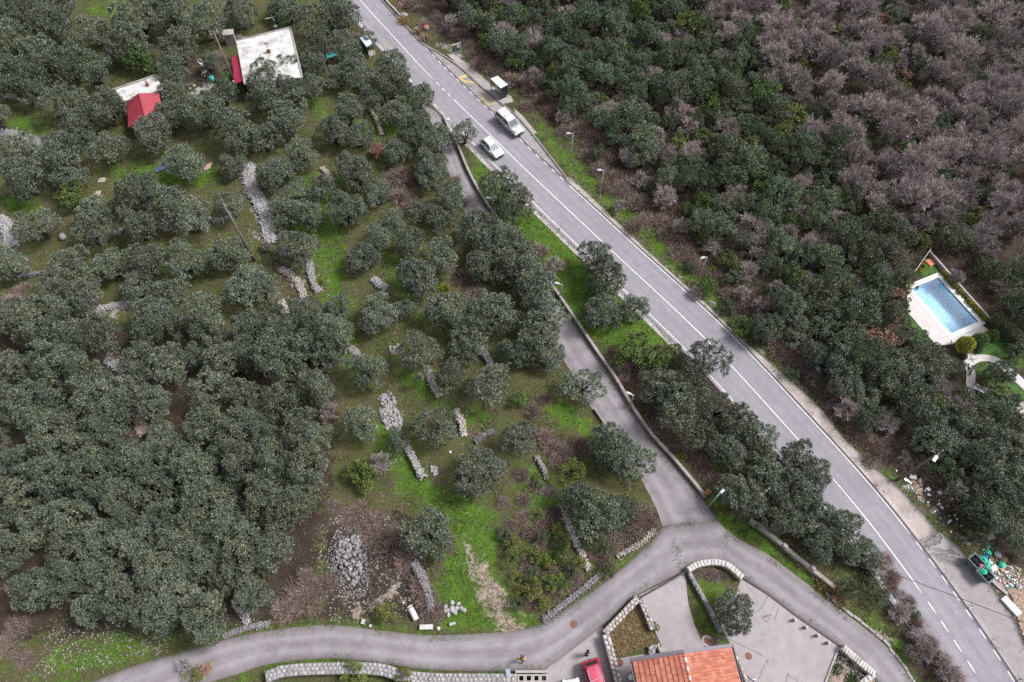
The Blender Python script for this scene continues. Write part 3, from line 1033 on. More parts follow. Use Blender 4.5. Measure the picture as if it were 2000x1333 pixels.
def strip_px(name, pts, w, z, mat, h=.006):
    P, L = smooth(xy(pts), max(2, len(pts) * 3))
    t = np.gradient(P, axis=0)
    t /= np.linalg.norm(t, axis=1)[:, None]
    n = np.stack([-t[:, 1], t[:, 0]], 1) * w / 2
    return ribbon(name, P - n, P + n, z, mat, 1, h)


yard_joint = M['kerb']
for pts in ([(1500, 1164), (1485, 1190), (1468, 1200)], [(1520, 1190), (1512, 1212)], [(1400, 1240), (1430, 1252), (1488, 1280)], [(1176, 1224), (1130, 1260), (1082, 1298)], [(1250, 1166), (1295, 1145), (1336, 1122)]):
    kind(strip_px('concrete_joint', pts, .07, .006, yard_joint), 'structure')
for pts in ([(1500, 1290), (1490, 1310), (1478, 1350)], [(1540, 1318), (1533, 1350)], [(1540, 1316), (1568, 1335)]):
    kind(strip_px('yard_kerb', pts, .14, .05, M['concrete_plain'], .1), 'structure')

# ------------------------------------------------------------------ plants: crown and trunk meshes, a few of each kind, shared between the trees
def unit(v):
    return v / np.maximum(np.linalg.norm(v, axis=-1, keepdims=True), 1e-9)


def leaves(p, d, L, w, rg, val, side=None):
    """pointed leaf faces: base p, direction d"""
    n = len(p)
    side = unit(np.cross(d, rg.normal(size=(n, 3))) if side is None else side)
    L = L * rg.uniform(.65, 1.35, n)[:, None]
    w = w * rg.uniform(.7, 1.3, n)[:, None]
    m = p + d * L * .45
    v = np.stack([p, m + side * w, p + d * L, m - side * w], 1).reshape(-1, 3)
    f = np.arange(n * 4).reshape(n, 4)
    return v, f, val


def join(parts):
    v, f, a, o = [], [], [], 0
    for pv, pf, pa in parts:
        v.append(pv)
        f.append(pf + o)
        a.append(pa)
        o += len(pv)
    return np.vstack(v), np.vstack(f), np.concatenate(a)


def tube_np(pts, rad, n, rg):
    b = MB().tube([tuple(p) for p in pts], rad, n)
    return b


def crown_clumps(rg, nc, cz, vz, rmin, rmax, low):
    """centres of the big lumps of an uneven dome of unit radius, kept apart so that dark clefts stay between them"""
    out = []
    lob = rg.uniform(0, 6.28, 4)
    tries = 0
    while len(out) < nc and tries < 4000:
        tries += 1
        d = unit(rg.normal(size=3))
        if d[2] < low:
            continue
        az = math.atan2(d[1], d[0])
        k = .70 + .10 * math.sin(2 * az + lob[0]) + .08 * math.sin(3 * az + lob[1])
        r = k * rg.uniform(.25, 1.0) ** .4
        c = np.array([d[0] * r, d[1] * r, d[2] * r * vz + rg.normal(0, .05)])
        q = rg.uniform(rmin, rmax)
        gap = .80 if tries < 1500 else .62
        if all(np.linalg.norm(c - c2) > gap * (q + q2) for c2, q2 in out):
            out.append((c, q))
    return out


def leafy(name, seed, nl, nt, per, cz, vz, rmin, rmax, L, w, trunk=True, low=-.3, flat=.10, tr_=.11):
    """crown of lumps, each lump of tufts, each tuft of pointed leaves"""
    rg = np.random.default_rng(seed)
    cl = crown_clumps(rg, nl, cz, vz, rmin, rmax, low)
    parts = []
    for c, r in cl:
        k = max(4, int(nt * (r / rmax) ** 2))
        out = unit(c * np.array([1, 1, .9]) + np.array([0, 0, .2]))
        td = unit(rg.normal(size=(k, 3)) + out * .55 + np.array([0, 0, .35]))
        tc = c + td * (r * rg.uniform(.70, 1.02, k))[:, None] * np.array([1, 1, 1.1])
        tone0 = rg.normal(0, .07)
        for j in range(k):
            n = int(per * rg.uniform(.6, 1.35))
            rt = tr_ * rg.uniform(.7, 1.35)
            d = unit(rg.normal(size=(n, 3)) + td[j] * .75 + np.array([0, 0, .2]))
            p = tc[j] + d * (rt * rg.uniform(.05, .75, n))[:, None]
            nrm = unit(td[j] + np.array([0, 0, flat]) + rg.normal(size=(n, 3)) * .42)
            side = np.cross(nrm, d)
            tone = np.clip(rg.normal(.46, .17, n) + tone0 + rg.normal(0, .07), 0, 1)
            sp = rg.random(n) < .10
            tone[sp] = rg.uniform(.85, 1, sp.sum())
            p[:, 2] += cz
            parts.append(leaves(p, d, L, w, rg, tone, side))
    v, f, a = join(parts)
    crown = mesh_np(name + '_crown', v, f, {'v': ('FACE', a)})
    tr = None
    if trunk:
        b = MB()
        fork = np.array([rg.uniform(-.08, .08), rg.uniform(-.08, .08), cz * .38])
        b.tube([(0, 0, -.15), (fork[0] * .4, fork[1] * .4, cz * .16), tuple(fork)], [.13, .10, .085], 7)
        big = sorted(cl, key=lambda q: -q[1])[:8]
        for c, r in big:
            e = np.array([c[0] * .8, c[1] * .8, cz + c[2] * .7])
            mid = fork * .5 + e * .5 + np.array([c[0] * .1, c[1] * .1, -.06])
            b.tube([tuple(fork), tuple(mid), tuple(e)], [.06, .038, .014], 5)
        tr = b.mesh(name + '_trunk')
        tr.polygons.foreach_set('use_smooth', [True] * len(tr.polygons))
    return crown, tr


def bare(name, seed, cz, n1, n2, n3, n4, tw, spread=.75, leafs=0):
    """leafless tree: limbs, branches, twigs"""
    rg = np.random.default_rng(seed)
    b = MB()
    fork = np.array([0, 0, cz * .35])
    b.tube([(0, 0, -.12), tuple(fork * .5), tuple(fork)], [.075, .06, .05], 6)
    P, D, LL, WW = [], [], [], []
    tips = []
    for i in range(n1):
        az = 2 * math.pi * (i + rg.uniform(-.3, .3)) / n1
        el = rg.uniform(.35, 1.25)
        d1 = np.array([math.cos(az) * math.cos(el), math.sin(az) * math.cos(el), math.sin(el)])
        l1 = rg.uniform(.35, .5)
        e1 = fork + d1 * l1
        b.tube([tuple(fork), tuple(fork + d1 * l1 * .5 + rg.normal(size=3) * .02), tuple(e1)], [.035, .026, .018], 5)
        for j in range(n2):
            d2 = unit(d1 + rg.normal(size=3) * spread * .8 + np.array([0, 0, .15]))
            s2 = fork + d1 * l1 * rg.uniform(.45, 1)
            l2 = rg.uniform(.25, .42)
            e2 = s2 + d2 * l2
            b.tube([tuple(s2), tuple(e2)], [.014, .007], 3, cap=False)
            for k in range(n3):
                d3 = unit(d2 + rg.normal(size=3) * spread * .75 + np.array([0, 0, .22]))
                s3 = s2 + d2 * l2 * rg.uniform(.3, 1)
                l3 = rg.uniform(.14, .26)
                P.append(s3); D.append(d3); LL.append(l3); WW.append(tw * 1.5)
                d4 = unit(d3 + rg.normal(size=(n4, 3)) * spread * .62 + np.array([0, 0, .2]))
                t4 = rg.uniform(.3, 1, n4)
                for q in range(n4):
                    P.append(s3 + d3 * l3 * t4[q]); D.append(d4[q]); LL.append(rg.uniform(.07, .17)); WW.append(tw)
                    tips.append(P[-1] + d4[q] * LL[-1])
    P, D, LL, WW = np.array(P), np.array(D), np.array(LL), np.array(WW)
    n = len(P)
    side = unit(np.cross(D, rg.normal(size=(n, 3))))
    v = np.stack([P - side * WW[:, None], P + side * WW[:, None], P + D * LL[:, None] + side * WW[:, None] * .5, P + D * LL[:, None] - side * WW[:, None] * .5], 1).reshape(-1, 3)
    f = np.arange(4 * n).reshape(n, 4)
    a = np.clip(rg.normal(.5, .22, n), 0, 1)
    crown = mesh_np(name + '_crown', v, f, {'v': ('FACE', a)})
    lf = None
    if leafs:
        tips = np.array(tips)
        i = rg.integers(0, len(tips), leafs)
        lv, lfc, la = leaves(tips[i] + rg.normal(size=(leafs, 3)) * .02, unit(rg.normal(size=(leafs, 3))), .075, .028, rg, np.clip(rg.normal(.5, .25, leafs), 0, 1))
        lf = mesh_np(name + '_leaves', lv, lfc, {'v': ('FACE', la)})
    tr = b.mesh(name + '_trunk')
    return crown, tr, lf


def bushy(name, seed, n, L, tw, cz):
    """dry scrub: arching stems sprung from several roots"""
    rg = np.random.default_rng(seed)
    roots = 11
    ra, rr = rg.uniform(0, 6.283, roots), np.sqrt(rg.uniform(0, 1, roots)) * .62
    rh = rg.uniform(.45, 1.15, roots)
    i = rg.integers(0, roots, n)
    c = np.stack([rr[i] * np.cos(ra[i]), rr[i] * np.sin(ra[i]), np.zeros(n)], 1)
    d = unit(rg.normal(size=(n, 3)) * np.array([1, 1, .55]) + np.array([0, 0, .55]))
    d[:, 2] = np.abs(d[:, 2])
    t = rg.uniform(.05, .55, n) * rh[i]
    P = c + d * t[:, None] * np.array([1, 1, cz * 1.3])
    D = unit(d + rg.normal(size=(n, 3)) * .5)
    LL = rg.uniform(.4, 1.2, n) * L
    side = unit(np.cross(D, rg.normal(size=(n, 3))))
    W_ = tw * rg.uniform(.6, 1.4, n)[:, None]
    v = np.stack([P - side * W_, P + side * W_, P + D * LL[:, None] + side * W_ * .4, P + D * LL[:, None] - side * W_ * .4], 1).reshape(-1, 3)
    v[:, 2] = np.maximum(v[:, 2], -.03)
    return mesh_np(name + '_stems', v, np.arange(4 * n).reshape(n, 4), {'v': ('FACE', np.clip(rg.normal(.5, .24, n), 0, 1))})


KIND = {}
KIND['o'] = [leafy('olive', 100 + i, 10 + (i * 5) % 7, 46, 27, .88 + .03 * (i % 5), .68 + .05 * (i % 6), .22 + .02 * (i % 3), .40 + .02 * (i % 4), .080, .0165) for i in range(13)]
KIND['h'] = [leafy('evergreen', 150 + i, 8 + (i * 3) % 6, 44, 27, .95, .85 + .06 * (i % 4), .22, .40 + .02 * (i % 3), .078, .0160) for i in range(8)]
KIND['g'] = [leafy('green', 200 + i, 10, 30, 24, .72, .8, .22, .40, .095, .024) for i in range(4)]
KIND['d'] = [leafy('dark', 300 + i, 10, 30, 24, .75, .85, .22, .40, .085, .021) for i in range(3)]
KIND['y'] = [leafy('yellow', 400 + i, 9, 26, 22, .62, .75, .2, .36, .10, .024) for i in range(2)]
KIND['b'] = [bare('bare', 500 + i, .62 + .05 * (i % 4), 6 + i % 3, 7, 9, 13, .0046, .58 + .06 * (i % 4)) for i in range(8)]
KIND['p'] = [bare('palebare', 550 + i, .55, 7, 5, 5, 7, .0080, .8) for i in range(2)]
KIND['n'] = [bare('rusty', 600 + i, .6, 6, 5, 6, 6, .0075, .75, leafs=2600) for i in range(2)]
KIND['r'] = [bushy('scrub', 700 + i, 2000, .44, .0085, .60) for i in range(4)]
for k_, lm, bm in (('o', 'olive', 'bark'), ('h', 'holm', 'bark'), ('g', 'green', 'bark'), ('d', 'dark', 'bark'), ('y', 'yellow', 'bark'), ('b', 'twig', 'bark_pale'), ('p', 'pale', 'bark_pale'), ('n', 'twig', 'bark_pale')):
    for t_ in KIND[k_]:
        t_[0].materials.append(M[lm])
        t_[1].materials.append(M[bm])
        if len(t_) > 2 and t_[2]:
            t_[2].materials.append(M['orange'])
for m_ in KIND['r']:
    m_.materials.append(M['dry'])
CZ = {'o': .95, 'h': .92, 'g': .65, 'd': .68, 'y': .6, 'b': .72, 'p': .65, 'n': .7, 'r': .3}

# tree list: kind, crown centre and crown radius on the photo
T = []


def L_(k, s):
    for q_ in s.split(';'):
        q_ = q_.split()
        if len(q_) == 3:
            T.append((k, float(q_[0]), float(q_[1]), float(q_[2])))


# olive grove, upper left
L_('o', '40 15 38;108 14 35;100 52 42;180 60 40;18 78 45;270 36 48;335 28 45;400 45 46;255 86 38;350 95 36;470 28 35;75 106 44;130 120 40;183 132 40;216 112 28;14 152 44;60 166 40;120 200 44;205 212 40;150 246 38;336 140 30;346 182 34;412 122 20;212 286 44;300 258 40;398 218 42;340 226 32;432 186 36;460 256 42;30 290 42;120 304 48;362 322 42;455 326 28;-12 225 30')
L_('o', '541 18 22;566 22 32;615 42 42;668 28 42;620 86 28;668 86 30;716 76 26;614 122 30;690 116 34;566 130 27;518 152 34;765 132 34;702 150 38;660 150 28;770 166 36;820 190 30;725 196 26;680 216 34;775 222 32;575 182 36;520 192 36;610 166 28;560 232 40;650 256 34;702 266 34;515 272 36;585 302 36;810 256 34;850 272 36;776 298 28;690 326 34;840 322 34;545 336 32;906 258 30')
L_('o', '45 346 44;140 344 38;268 378 40;330 402 48;186 412 34;75 442 44;180 452 42;270 442 38;376 426 40;450 402 30;131 515 38;18 516 36;215 520 40;286 510 40;360 516 42;450 496 38;268 562 34;326 572 34;98 566 36;164 576 38;86 606 40;482 566 44;300 616 44;396 616 45;14 622 42;70 648 40;132 652 42;200 652 40;490 642 36')
L_('o', '532 346 30;576 376 38;626 370 28;560 412 36;606 422 30;700 348 36;740 376 29;676 410 36;766 432 28;585 486 42;842 346 30;880 386 32;816 416 26;860 426 32;740 466 32;706 506 36;800 476 32;816 546 42;866 502 40;932 456 46;514 566 40;602 612 36;660 602 30;740 612 44;792 602 24;880 612 44;962 612 48;990 522 42;652 652 44;542 642 44')
L_('o', '912 664 40;1036 545 46;1066 615 48;972 366 36;1004 396 42;978 468 42;1012 512 44;1052 580 44;1164 506 34;1186 546 40;1176 612 40;1238 602 29;1000 480 30;940 520 34;1005 690 34')
# dense olives, lower left
L_('o', '24 722 44;100 702 44;142 690 34;166 738 42;24 792 44;100 772 40;72 822 36;270 702 38;332 716 46;192 772 42;234 792 34;212 826 42;150 812 34;302 788 36;440 702 44;412 762 48;474 774 40;400 834 42;452 842 44;100 852 44;60 902 44;160 882 44;206 868 40;110 932 46;50 962 44;182 932 44;262 902 42;346 888 42;292 952 44;232 972 40;318 846 30;382 922 40;472 902 44;402 972 46;350 1004 42')
L_('o', '532 692 44;602 672 38;562 724 42;642 692 38;716 722 40;820 692 45;912 690 32;880 736 32;956 756 42;552 782 46;592 842 44;702 824 40;852 834 46;776 862 26;936 922 50;1016 852 42;602 902 44;532 902 44;512 962 44;562 992 46;470 1040 44;834 1042 54;620 760 36;500 830 36;-8 860 30;-12 950 34')
L_('o', '20 1082 40;70 1034 40;132 1012 44;192 1052 46;122 1082 44;72 1152 46;142 1132 44;202 1132 44;262 1062 46;302 1122 46;242 1172 40;342 1052 46;392 1092 46;442 1012 42;482 1092 48;532 1072 46;352 1172 48;402 1204 46;312 1202 44;182 1182 38;490 1162 40;-14 1030 34')
L_('o', '60 770 30;140 860 28;230 900 30;300 880 28;430 890 30;520 850 30;560 940 30;440 950 30;340 940 30;240 1020 30;160 980 30;90 990 30;300 1010 32;400 1040 30;500 1020 32;200 1090 30;350 1110 30;440 1140 32;100 1130 28;30 1000 28;20 900 28;620 850 28;600 950 28;380 700 28;480 700 28;260 740 26;290 650 30;420 660 30;350 640 28')
# by the lane
L_('o', '1052 652 48;1066 696 36;1140 756 47;1190 872 46;1236 902 46;1166 1002 54;1126 978 34;1215 1000 32')
L_('o', '1380 702 46;1292 756 44;1356 752 44;1322 802 44;1402 802 42;1362 852 38;1442 832 44;1422 882 38;1482 852 40;1440 962 40;1502 932 46;1478 988 36;1562 902 40;1552 962 46;1598 922 28;1532 1014 40;1592 1014 42;1652 1062 38;1692 1082 32;1642 1022 34;1602 1062 32;1490 900 34')
L_('o', '1432 1196 43')
# right of the road, lower
L_('o', '1592 690 28;1642 702 40;1652 752 34;1692 772 30;1762 722 42;1826 722 30;1792 792 44;1822 694 26;1880 722 18;1955 728 26;1988 688 24;1822 846 44;1882 832 38;1932 852 40;1976 872 38;1862 872 42;1926 902 44;1982 922 40;1882 962 38;1942 972 44;1988 984 38;1936 1014 36;1690 820 26;1905 995 30;1992 1050 34;1560 650 30;1500 640 34;1610 640 32;1540 600 34')
# standing out in the wood
L_('b', '1335 74 30;1420 246 40;1445 42 44;1100 226 28;1490 146 24;1300 382 40;1472 442 48;1392 482 25;1660 795 34;1740 820 30;640 802 28;742 902 32;1080 516 30;520 480 20;1720 1104 30;1762 1192 30;1802 1272 38;1856 1316 38;1690 480 30;1640 230 34;1560 360 34;1885 370 44;1945 430 40;1850 420 34;1720 370 36;1800 430 34;1615 470 30;1450 570 26;1520 200 26;1400 20 30;960 270 0')
L_('p', '880 42 27;1768 890 20;1802 893 11;1735 832 26;1790 1240 28;360 1300 26;1762 1160 16;690 80 0')
L_('n', '1725 662 38;1750 576 28;1360 222 22;740 292 22;1985 430 18;1780 280 14;1640 530 22;400 1310 24')
L_('g', '275 124 32;145 384 32;175 398 20;1238 692 44;1282 702 30;1316 692 24;1412 896 25;1835 796 28;1945 762 28;1240 300 0;1014 782 17;1016 30 24;1385 560 22;1395 395 18;1450 640 26;440 150 14;1580 620 24;700 925 26')
L_('d', '1880 782 30;1922 792 26;1962 804 28;1988 828 28;1660 1150 27;1702 1136 21;1716 1168 24;1905 1052 27;1190 1112 17;1182 1068 22;1785 1196 13;1300 330 18;1760 600 20;1500 520 26;1870 690 0;1430 545 22;1990 790 18;1165 300 16')
L_('y', '710 930 34;1116 922 29;1000 1060 20;755 1196 26;690 1322 32;786 1328 25;1040 1150 24;1060 1180 20;1100 1055 18;1220 215 16;1772 560 20;1090 1130 16;1070 1100 18;1010 1130 16;1280 1225 10;380 1320 18')
L_('r', '1165 268 26;1180 304 24;1172 330 20;1130 250 22;1090 200 24;1060 185 22;1215 360 28;1250 395 28;1180 365 18;1240 440 26;1330 490 28;1350 500 20;1300 450 22;1440 600 26;1470 590 30;1490 620 24;1530 680 28;1560 700 24;1590 735 22;1410 560 20;1640 770 26;1680 850 28;1720 870 24;1700 900 20;1780 905 26;1830 930 30;1860 960 26;940 120 24;910 60 26;870 60 18;830 50 20;800 5 18;925 100 22;1000 150 22;1035 175 20;1030 205 16')
L_('r', '770 345 30;780 380 26;810 350 20;800 400 20;1070 860 26;1100 880 28;1130 870 22;1040 800 20;1060 780 16;590 1172 42;560 1190 30;620 1150 26;750 1062 40;790 1090 30;720 1020 30;820 1140 24;835 1170 24;1235 1010 30;1260 1000 24;1200 1060 26;1230 1050 22;910 540 26;930 570 22;1050 490 24;1230 720 26;1260 730 24;1290 840 26;1320 870 26;1345 830 24;1040 1040 24;1065 1020 22;1020 1010 20;1060 1070 20;1380 905 24;1450 900 20;1360 1120 16;1390 1125 18;1415 1125 12;850 1190 22;835 1210 18;1740 1140 20;1790 1215 22;1830 1290 28;1870 1330 24;1950 1050 30;1980 1090 24;1925 1020 22;700 1000 24;420 110 18;430 140 16;445 130 12;20 590 24;40 560 18;1395 1255 14;30 1225 28;10 1260 26;40 1290 24;1260 700 18;690 70 14')

L_('r', '1020 925 18;1045 950 20;1075 960 18;1025 975 18;1085 1000 20;1030 1100 22;1075 1110 22;1105 1100 18;1125 1130 18;1000 1030 18;1060 1130 20;1040 1180 20;1080 1160 20;1120 1160 14;1160 1040 24;1270 1020 18;1245 1040 20;1180 1090 18;1145 1085 16;1090 900 20;1020 870 18;1140 880 18;985 980 16;1195 690 18;1215 745 22;1250 770 20;1275 800 20;1310 850 22;1345 880 22;1370 920 20;1395 930 20;1400 860 20;1150 280 16;1140 300 14;1205 340 20;1230 380 20;1265 425 22;1290 430 20;1320 465 22;1370 520 22;1395 540 20;1425 575 22;1455 610 20;1510 660 22;1545 690 20;1575 715 20;1610 760 20;1630 800 22;1670 830 24;1705 880 22;1745 895 22;1800 920 22;1845 950 22;1870 985 20;1890 1010 20;1100 255 18;1075 215 18;980 145 18;955 135 16;915 85 18;890 65 18;850 30 18;820 15 14;1730 1090 18;1745 1125 20;1775 1175 20;1815 1255 24;1840 1290 24;680 1010 22;650 990 20;770 1040 24;800 1065 20;640 1140 22;600 1130 22;1010 560 14;905 395 14;890 350 12')
L_('y', '1040 1085 22;1070 1140 20;1100 1090 18;1130 1100 16;1050 1005 14;1085 1030 16;1020 1160 18;1000 1090 20;1200 205 14;1280 190 16;1330 150 14;1420 330 16;1480 300 14')
L_('d', '1060 1050 16;1040 1120 18;1090 1070 16;1115 1115 16;1150 1060 18;1200 1020 18;1230 985 16;985 1045 16;1010 1180 16;1390 430 16;1350 520 14;1420 600 18;1470 660 18;1545 730 16;1620 690 20')
L_('g', '1060 1095 16;1095 1140 14;1370 470 14;1440 525 16;1345 410 16;1410 450 16;1050 940 14')
L_('b', '1255 350 26;1330 440 24;1210 400 20;1360 570 20;1520 560 28;1575 540 26;1640 430 34;1700 470 30;1500 660 20;1620 600 26;1680 560 26;1760 500 24;1540 450 28;1250 250 22;1170 215 20;1480 470 30;1870 540 26;1960 560 30;1930 500 30')
# the wood right of the road: trees fill it, kinds by stand
WOOD = xy([(775, -45), (860, 0), (900, 60), (960, 110), (1010, 150), (1050, 205), (1120, 240), (1190, 290), (1270, 390), (1340, 450), (1420, 545), (1500, 640), (1600, 740), (1700, 830), (1800, 900), (1880, 1000), (1960, 1060), (2060, 1080), (2060, -60)])
KEEP = [xy(p_) for p_ in ([(1745, 580), (1815, 490), (1850, 520), (1945, 630), (2060, 690), (2060, 830), (1900, 800), (1860, 700), (1760, 660)],)]
BARE = xy([(1340, -60), (1800, -60), (1900, 30), (2060, 90), (2060, 520), (1920, 520), (1840, 450), (1700, 440), (1640, 330), (1590, 230), (1480, 150), (1390, 80)])
GREEN = xy([(1180, -60), (1330, -60), (1420, 100), (1530, 200), (1680, 330), (1750, 430), (1650, 480), (1500, 380), (1390, 260), (1250, 140)])
rgw = np.random.default_rng(11)
GARDEN = np.array([(1785, 560), (1813, 497), (1845, 525), (1935, 625), (2000, 692), (2000, 720), (1960, 735), (1890, 730), (1880, 700), (1830, 680), (1775, 620)], float)
GPTS = [tuple(GARDEN[i] * (1 - t) + GARDEN[(i + 1) % len(GARDEN)] * t) for i in range(len(GARDEN)) for t in (0, .2, .4, .6, .8)]


def crown_pos(k, px, py, r, zs=1.0):
    """ground point, crown radius in metres"""
    Rm = r / (CAM_F / pix(at(px, py))[2])
    z = CZ[k] * Rm * zs
    for _ in range(2):
        p = at(px, py, z)
        Rm = r * pix((p.x, p.y, z))[2] / CAM_F
        z = CZ[k] * Rm * zs + float(gh(p.x, p.y))
    return p.x, p.y, Rm


placed = []
zscale = []
for k, px, py, r in T:
    if r > 0:
        zs_ = (rgw.uniform(.8, 1.45) if px < 700 and py > 620 else rgw.uniform(.82, 1.22)) if k in 'oh' else rgw.uniform(.85, 1.2)
        x, y, Rm = crown_pos(k, px, py, r, zs_)
        placed.append([k, x, y, Rm, px, py])
        zscale.append(zs_)
lo_, hi_ = WOOD.min(0), WOOD.max(0)
cand = rgw.uniform(0, 1, (9000, 2)) * (hi_ - lo_) + lo_
ok = sdist(cand, WOOD) > .2
for K_ in KEEP:
    ok &= sdist(cand, K_) < -.8
cand = cand[ok]
inb, ing = sdist(cand, BARE), sdist(cand, GREEN)
grid = [(p_[1], p_[2], p_[3]) for p_ in placed if p_[0] != 'r']
for c, b_, g_ in zip(cand, inb, ing):
    rr = rgw.random()
    if b_ > 0 and rr < .90 or b_ > -4 and rr < .35:
        k = 'b' if rr < .80 else ('n' if rr < .808 else ('h' if rr < .84 else ('g' if rr < .855 else 'd')))
        Rm = rgw.uniform(2.8, 4.6) if k == 'b' else rgw.uniform(1.2, 2.0)
    elif g_ > 0:
        k = 'g' if rr < .26 else ('d' if rr < .62 else ('y' if rr < .65 else ('h' if rr < .93 else 'b')))
        Rm = rgw.uniform(1.3, 2.5)
    else:
        k = 'h' if rr < .66 else ('d' if rr < .80 else ('g' if rr < .88 else ('b' if rr < .985 else 'y')))
        Rm = rgw.uniform(1.7, 2.9) if k in 'hb' else rgw.uniform(1.2, 2.0)
    pp = pix((c[0], c[1], CZ[k] * Rm))
    if not (-25 < pp[0] < 2025 and -25 < pp[1] < 1340):
        continue
    rp = Rm * CAM_F / pp[2]
    if sdist(np.array([[pp[0], pp[1]]]), GARDEN)[0] > -5.9 or any(math.hypot(pp[0] - qx, pp[1] - qy) < rp * .95 for qx, qy in GPTS):
        continue
    sp_ = .46 if k == 'b' else .46
    if all((c[0] - x) ** 2 + (c[1] - y) ** 2 > (sp_ * (Rm + r_)) ** 2 for x, y, r_ in grid):
        grid.append((c[0], c[1], Rm))
        placed.append([k, c[0], c[1], Rm, pp[0], pp[1]])
        zscale.append(rgw.uniform(.85, 1.2))

NAMES = {'h': ('evergreen_tree', 'grey-green evergreen wood tree', 'tree', 'evergreen trees of the wood'), 'o': ('olive_tree', 'grey-green olive tree', 'tree', 'olive trees'), 'g': ('green_tree', 'bright green leafy tree', 'tree', 'bright green trees'), 'd': ('evergreen_shrub', 'dark evergreen shrub', 'shrub', 'dark evergreen shrubs'),
         'y': ('yellow_green_shrub', 'yellow-green leafy shrub', 'shrub', 'yellow-green shrubs'), 'b': ('bare_tree', 'leafless pinkish-grey tree', 'tree', 'leafless trees'), 'p': ('pale_bare_shrub', 'pale leafless shrub', 'shrub', 'pale leafless shrubs'),
         'n': ('rusty_tree', 'tree with rusty dead leaves', 'tree', 'trees with dead leaves'), 'r': ('dry_scrub', 'brown dry scrub tangle', 'scrub', 'dry scrub tangles')}
MARKS = [('the red-roofed shed', 278, 215), ('the white flat-roofed house', 525, 95), ('the blue tarpaulin', 315, 328), ('the tilted grove pole', 475, 455), ('the white hatchback', 962, 287), ('the bus shelter', 977, 165),
         ('the swimming pool', 1845, 600), ('the grey stone heap', 690, 1090), ('the red car', 1163, 1310), ('the road junction', 1330, 1040), ('the white mattress', 1972, 1185), ('the rubbish bins', 1912, 1100),
         ('the information board', 890, 93), ('the lone grove cypress bush', 145, 383), ('the star-patterned path', 1900, 705), ('the white rubble patch', 765, 805), ('the fallen stone column', 808, 1200),
         ("the photo's top right corner", 2000, 0), ("the photo's bottom left corner", 0, 1333), ("the photo's top left corner", 0, 0), ("the photo's bottom right corner", 2000, 1333), ("the photo's left edge, halfway", 0, 667), ("the photo's right edge, halfway", 2000, 667),
         ("the photo's top edge, halfway", 1000, 0), ("the photo's centre", 1000, 667), ('the brown bollards', 1582, 1234), ('the teal sheet roof', 653, 125)]
MARKS = [m_ for m_ in MARKS if 'cypress' not in m_[0]]
ORD = ['nearest', 'second nearest', 'third nearest', 'fourth nearest', 'fifth nearest', 'sixth nearest', 'seventh nearest', 'eighth nearest', 'ninth nearest', 'tenth nearest', '11th nearest', '12th nearest', '13th nearest', '14th nearest', '15th nearest']
DIRS = ['to the right of', 'below', 'to the left of', 'above']


def sector(dx, dy):
    return (0 if dx > 0 else 2) if abs(dx) > abs(dy) else (1 if dy > 0 else 3)


_rank = {}
for mi, (mn, mx_, my_) in enumerate(MARKS):
    for k in NAMES:
        for sct in range(4):
            ids = [i for i, p_ in enumerate(placed) if p_[0] == k and sector(p_[4] - mx_, p_[5] - my_) == sct]
            ids.sort(key=lambda i: (placed[i][4] - mx_) ** 2 + (placed[i][5] - my_) ** 2)
            for rk, i in enumerate(ids):
                _rank.setdefault(i, []).append((rk + .004 * math.hypot(placed[i][4] - mx_, placed[i][5] - my_), rk, mi, sct))


def tree_label(i):
    _, rk, mi, sct = min(_rank[i])
    o = ORD[rk] if rk < len(ORD) else '%dth nearest' % (rk + 1)
    mk = MARKS[mi][0].replace(', halfway', ' midpoint') if 'edge' in MARKS[mi][0] else MARKS[mi][0]
    if sct in (0, 2):
        d = DIRS[sct]
    else:
        d = DIRS[sct]
    return '%s, %s %s %s' % (NAMES[placed[i][0]][1], o, d, mk)


n_tree = 0
for i, (k, x, y, Rm, px, py) in enumerate(placed):
    nm, look, cat, grp = NAMES[k]
    z = float(gh(x, y))
    root = thing(nm, tree_label(i), cat, (x, y, z), rgw.uniform(0, 6.283), grp)
    sx = rgw.uniform(.93, 1.07)
    root.scale = (Rm * sx, Rm / sx, Rm * zscale[i])
    if k == 'r':
        put('stems', KIND['r'][i % 4], None, root)
    else:
        v_ = KIND[k][int(rgw.integers(0, len(KIND[k])))] if px != 1432 else KIND['o'][4]
        put('crown', v_[0], None, root)
        put('trunk', v_[1], None, root)
        if len(v_) > 2 and v_[2]:
            put('dead_leaves', v_[2], None, root)
print('TREES', len(placed), {k: sum(1 for p_ in placed if p_[0] == k) for k in NAMES})

# ------------------------------------------------------------------ low growth nobody could count
def scatter(n, rg, poly=None, xr=(-90, 90), yr=(0, 112)):
    if poly is not None:
        lo, hi = poly.min(0), poly.max(0)
        P = rg.uniform(0, 1, (n, 2)) * (hi - lo) + lo
        P = P[sdist(P, poly) > 0]
    else:
        P = np.stack([rg.uniform(*xr, n), rg.uniform(*yr, n)], 1)
    # keep what the photo shows, with a margin
    v = np.column_stack([P, np.full(len(P), -CAM_H)])
    w = v @ _FW
    px, py = 1000 + CAM_F * (v @ _RT) / w, 666.5 - CAM_F * (v @ _UP) / w
    return P[(px > -60) & (px < 2060) & (py > -60) & (py < 1400)]


def gz(P):
    return np.array(gh_v(P[:, 0], P[:, 1]))


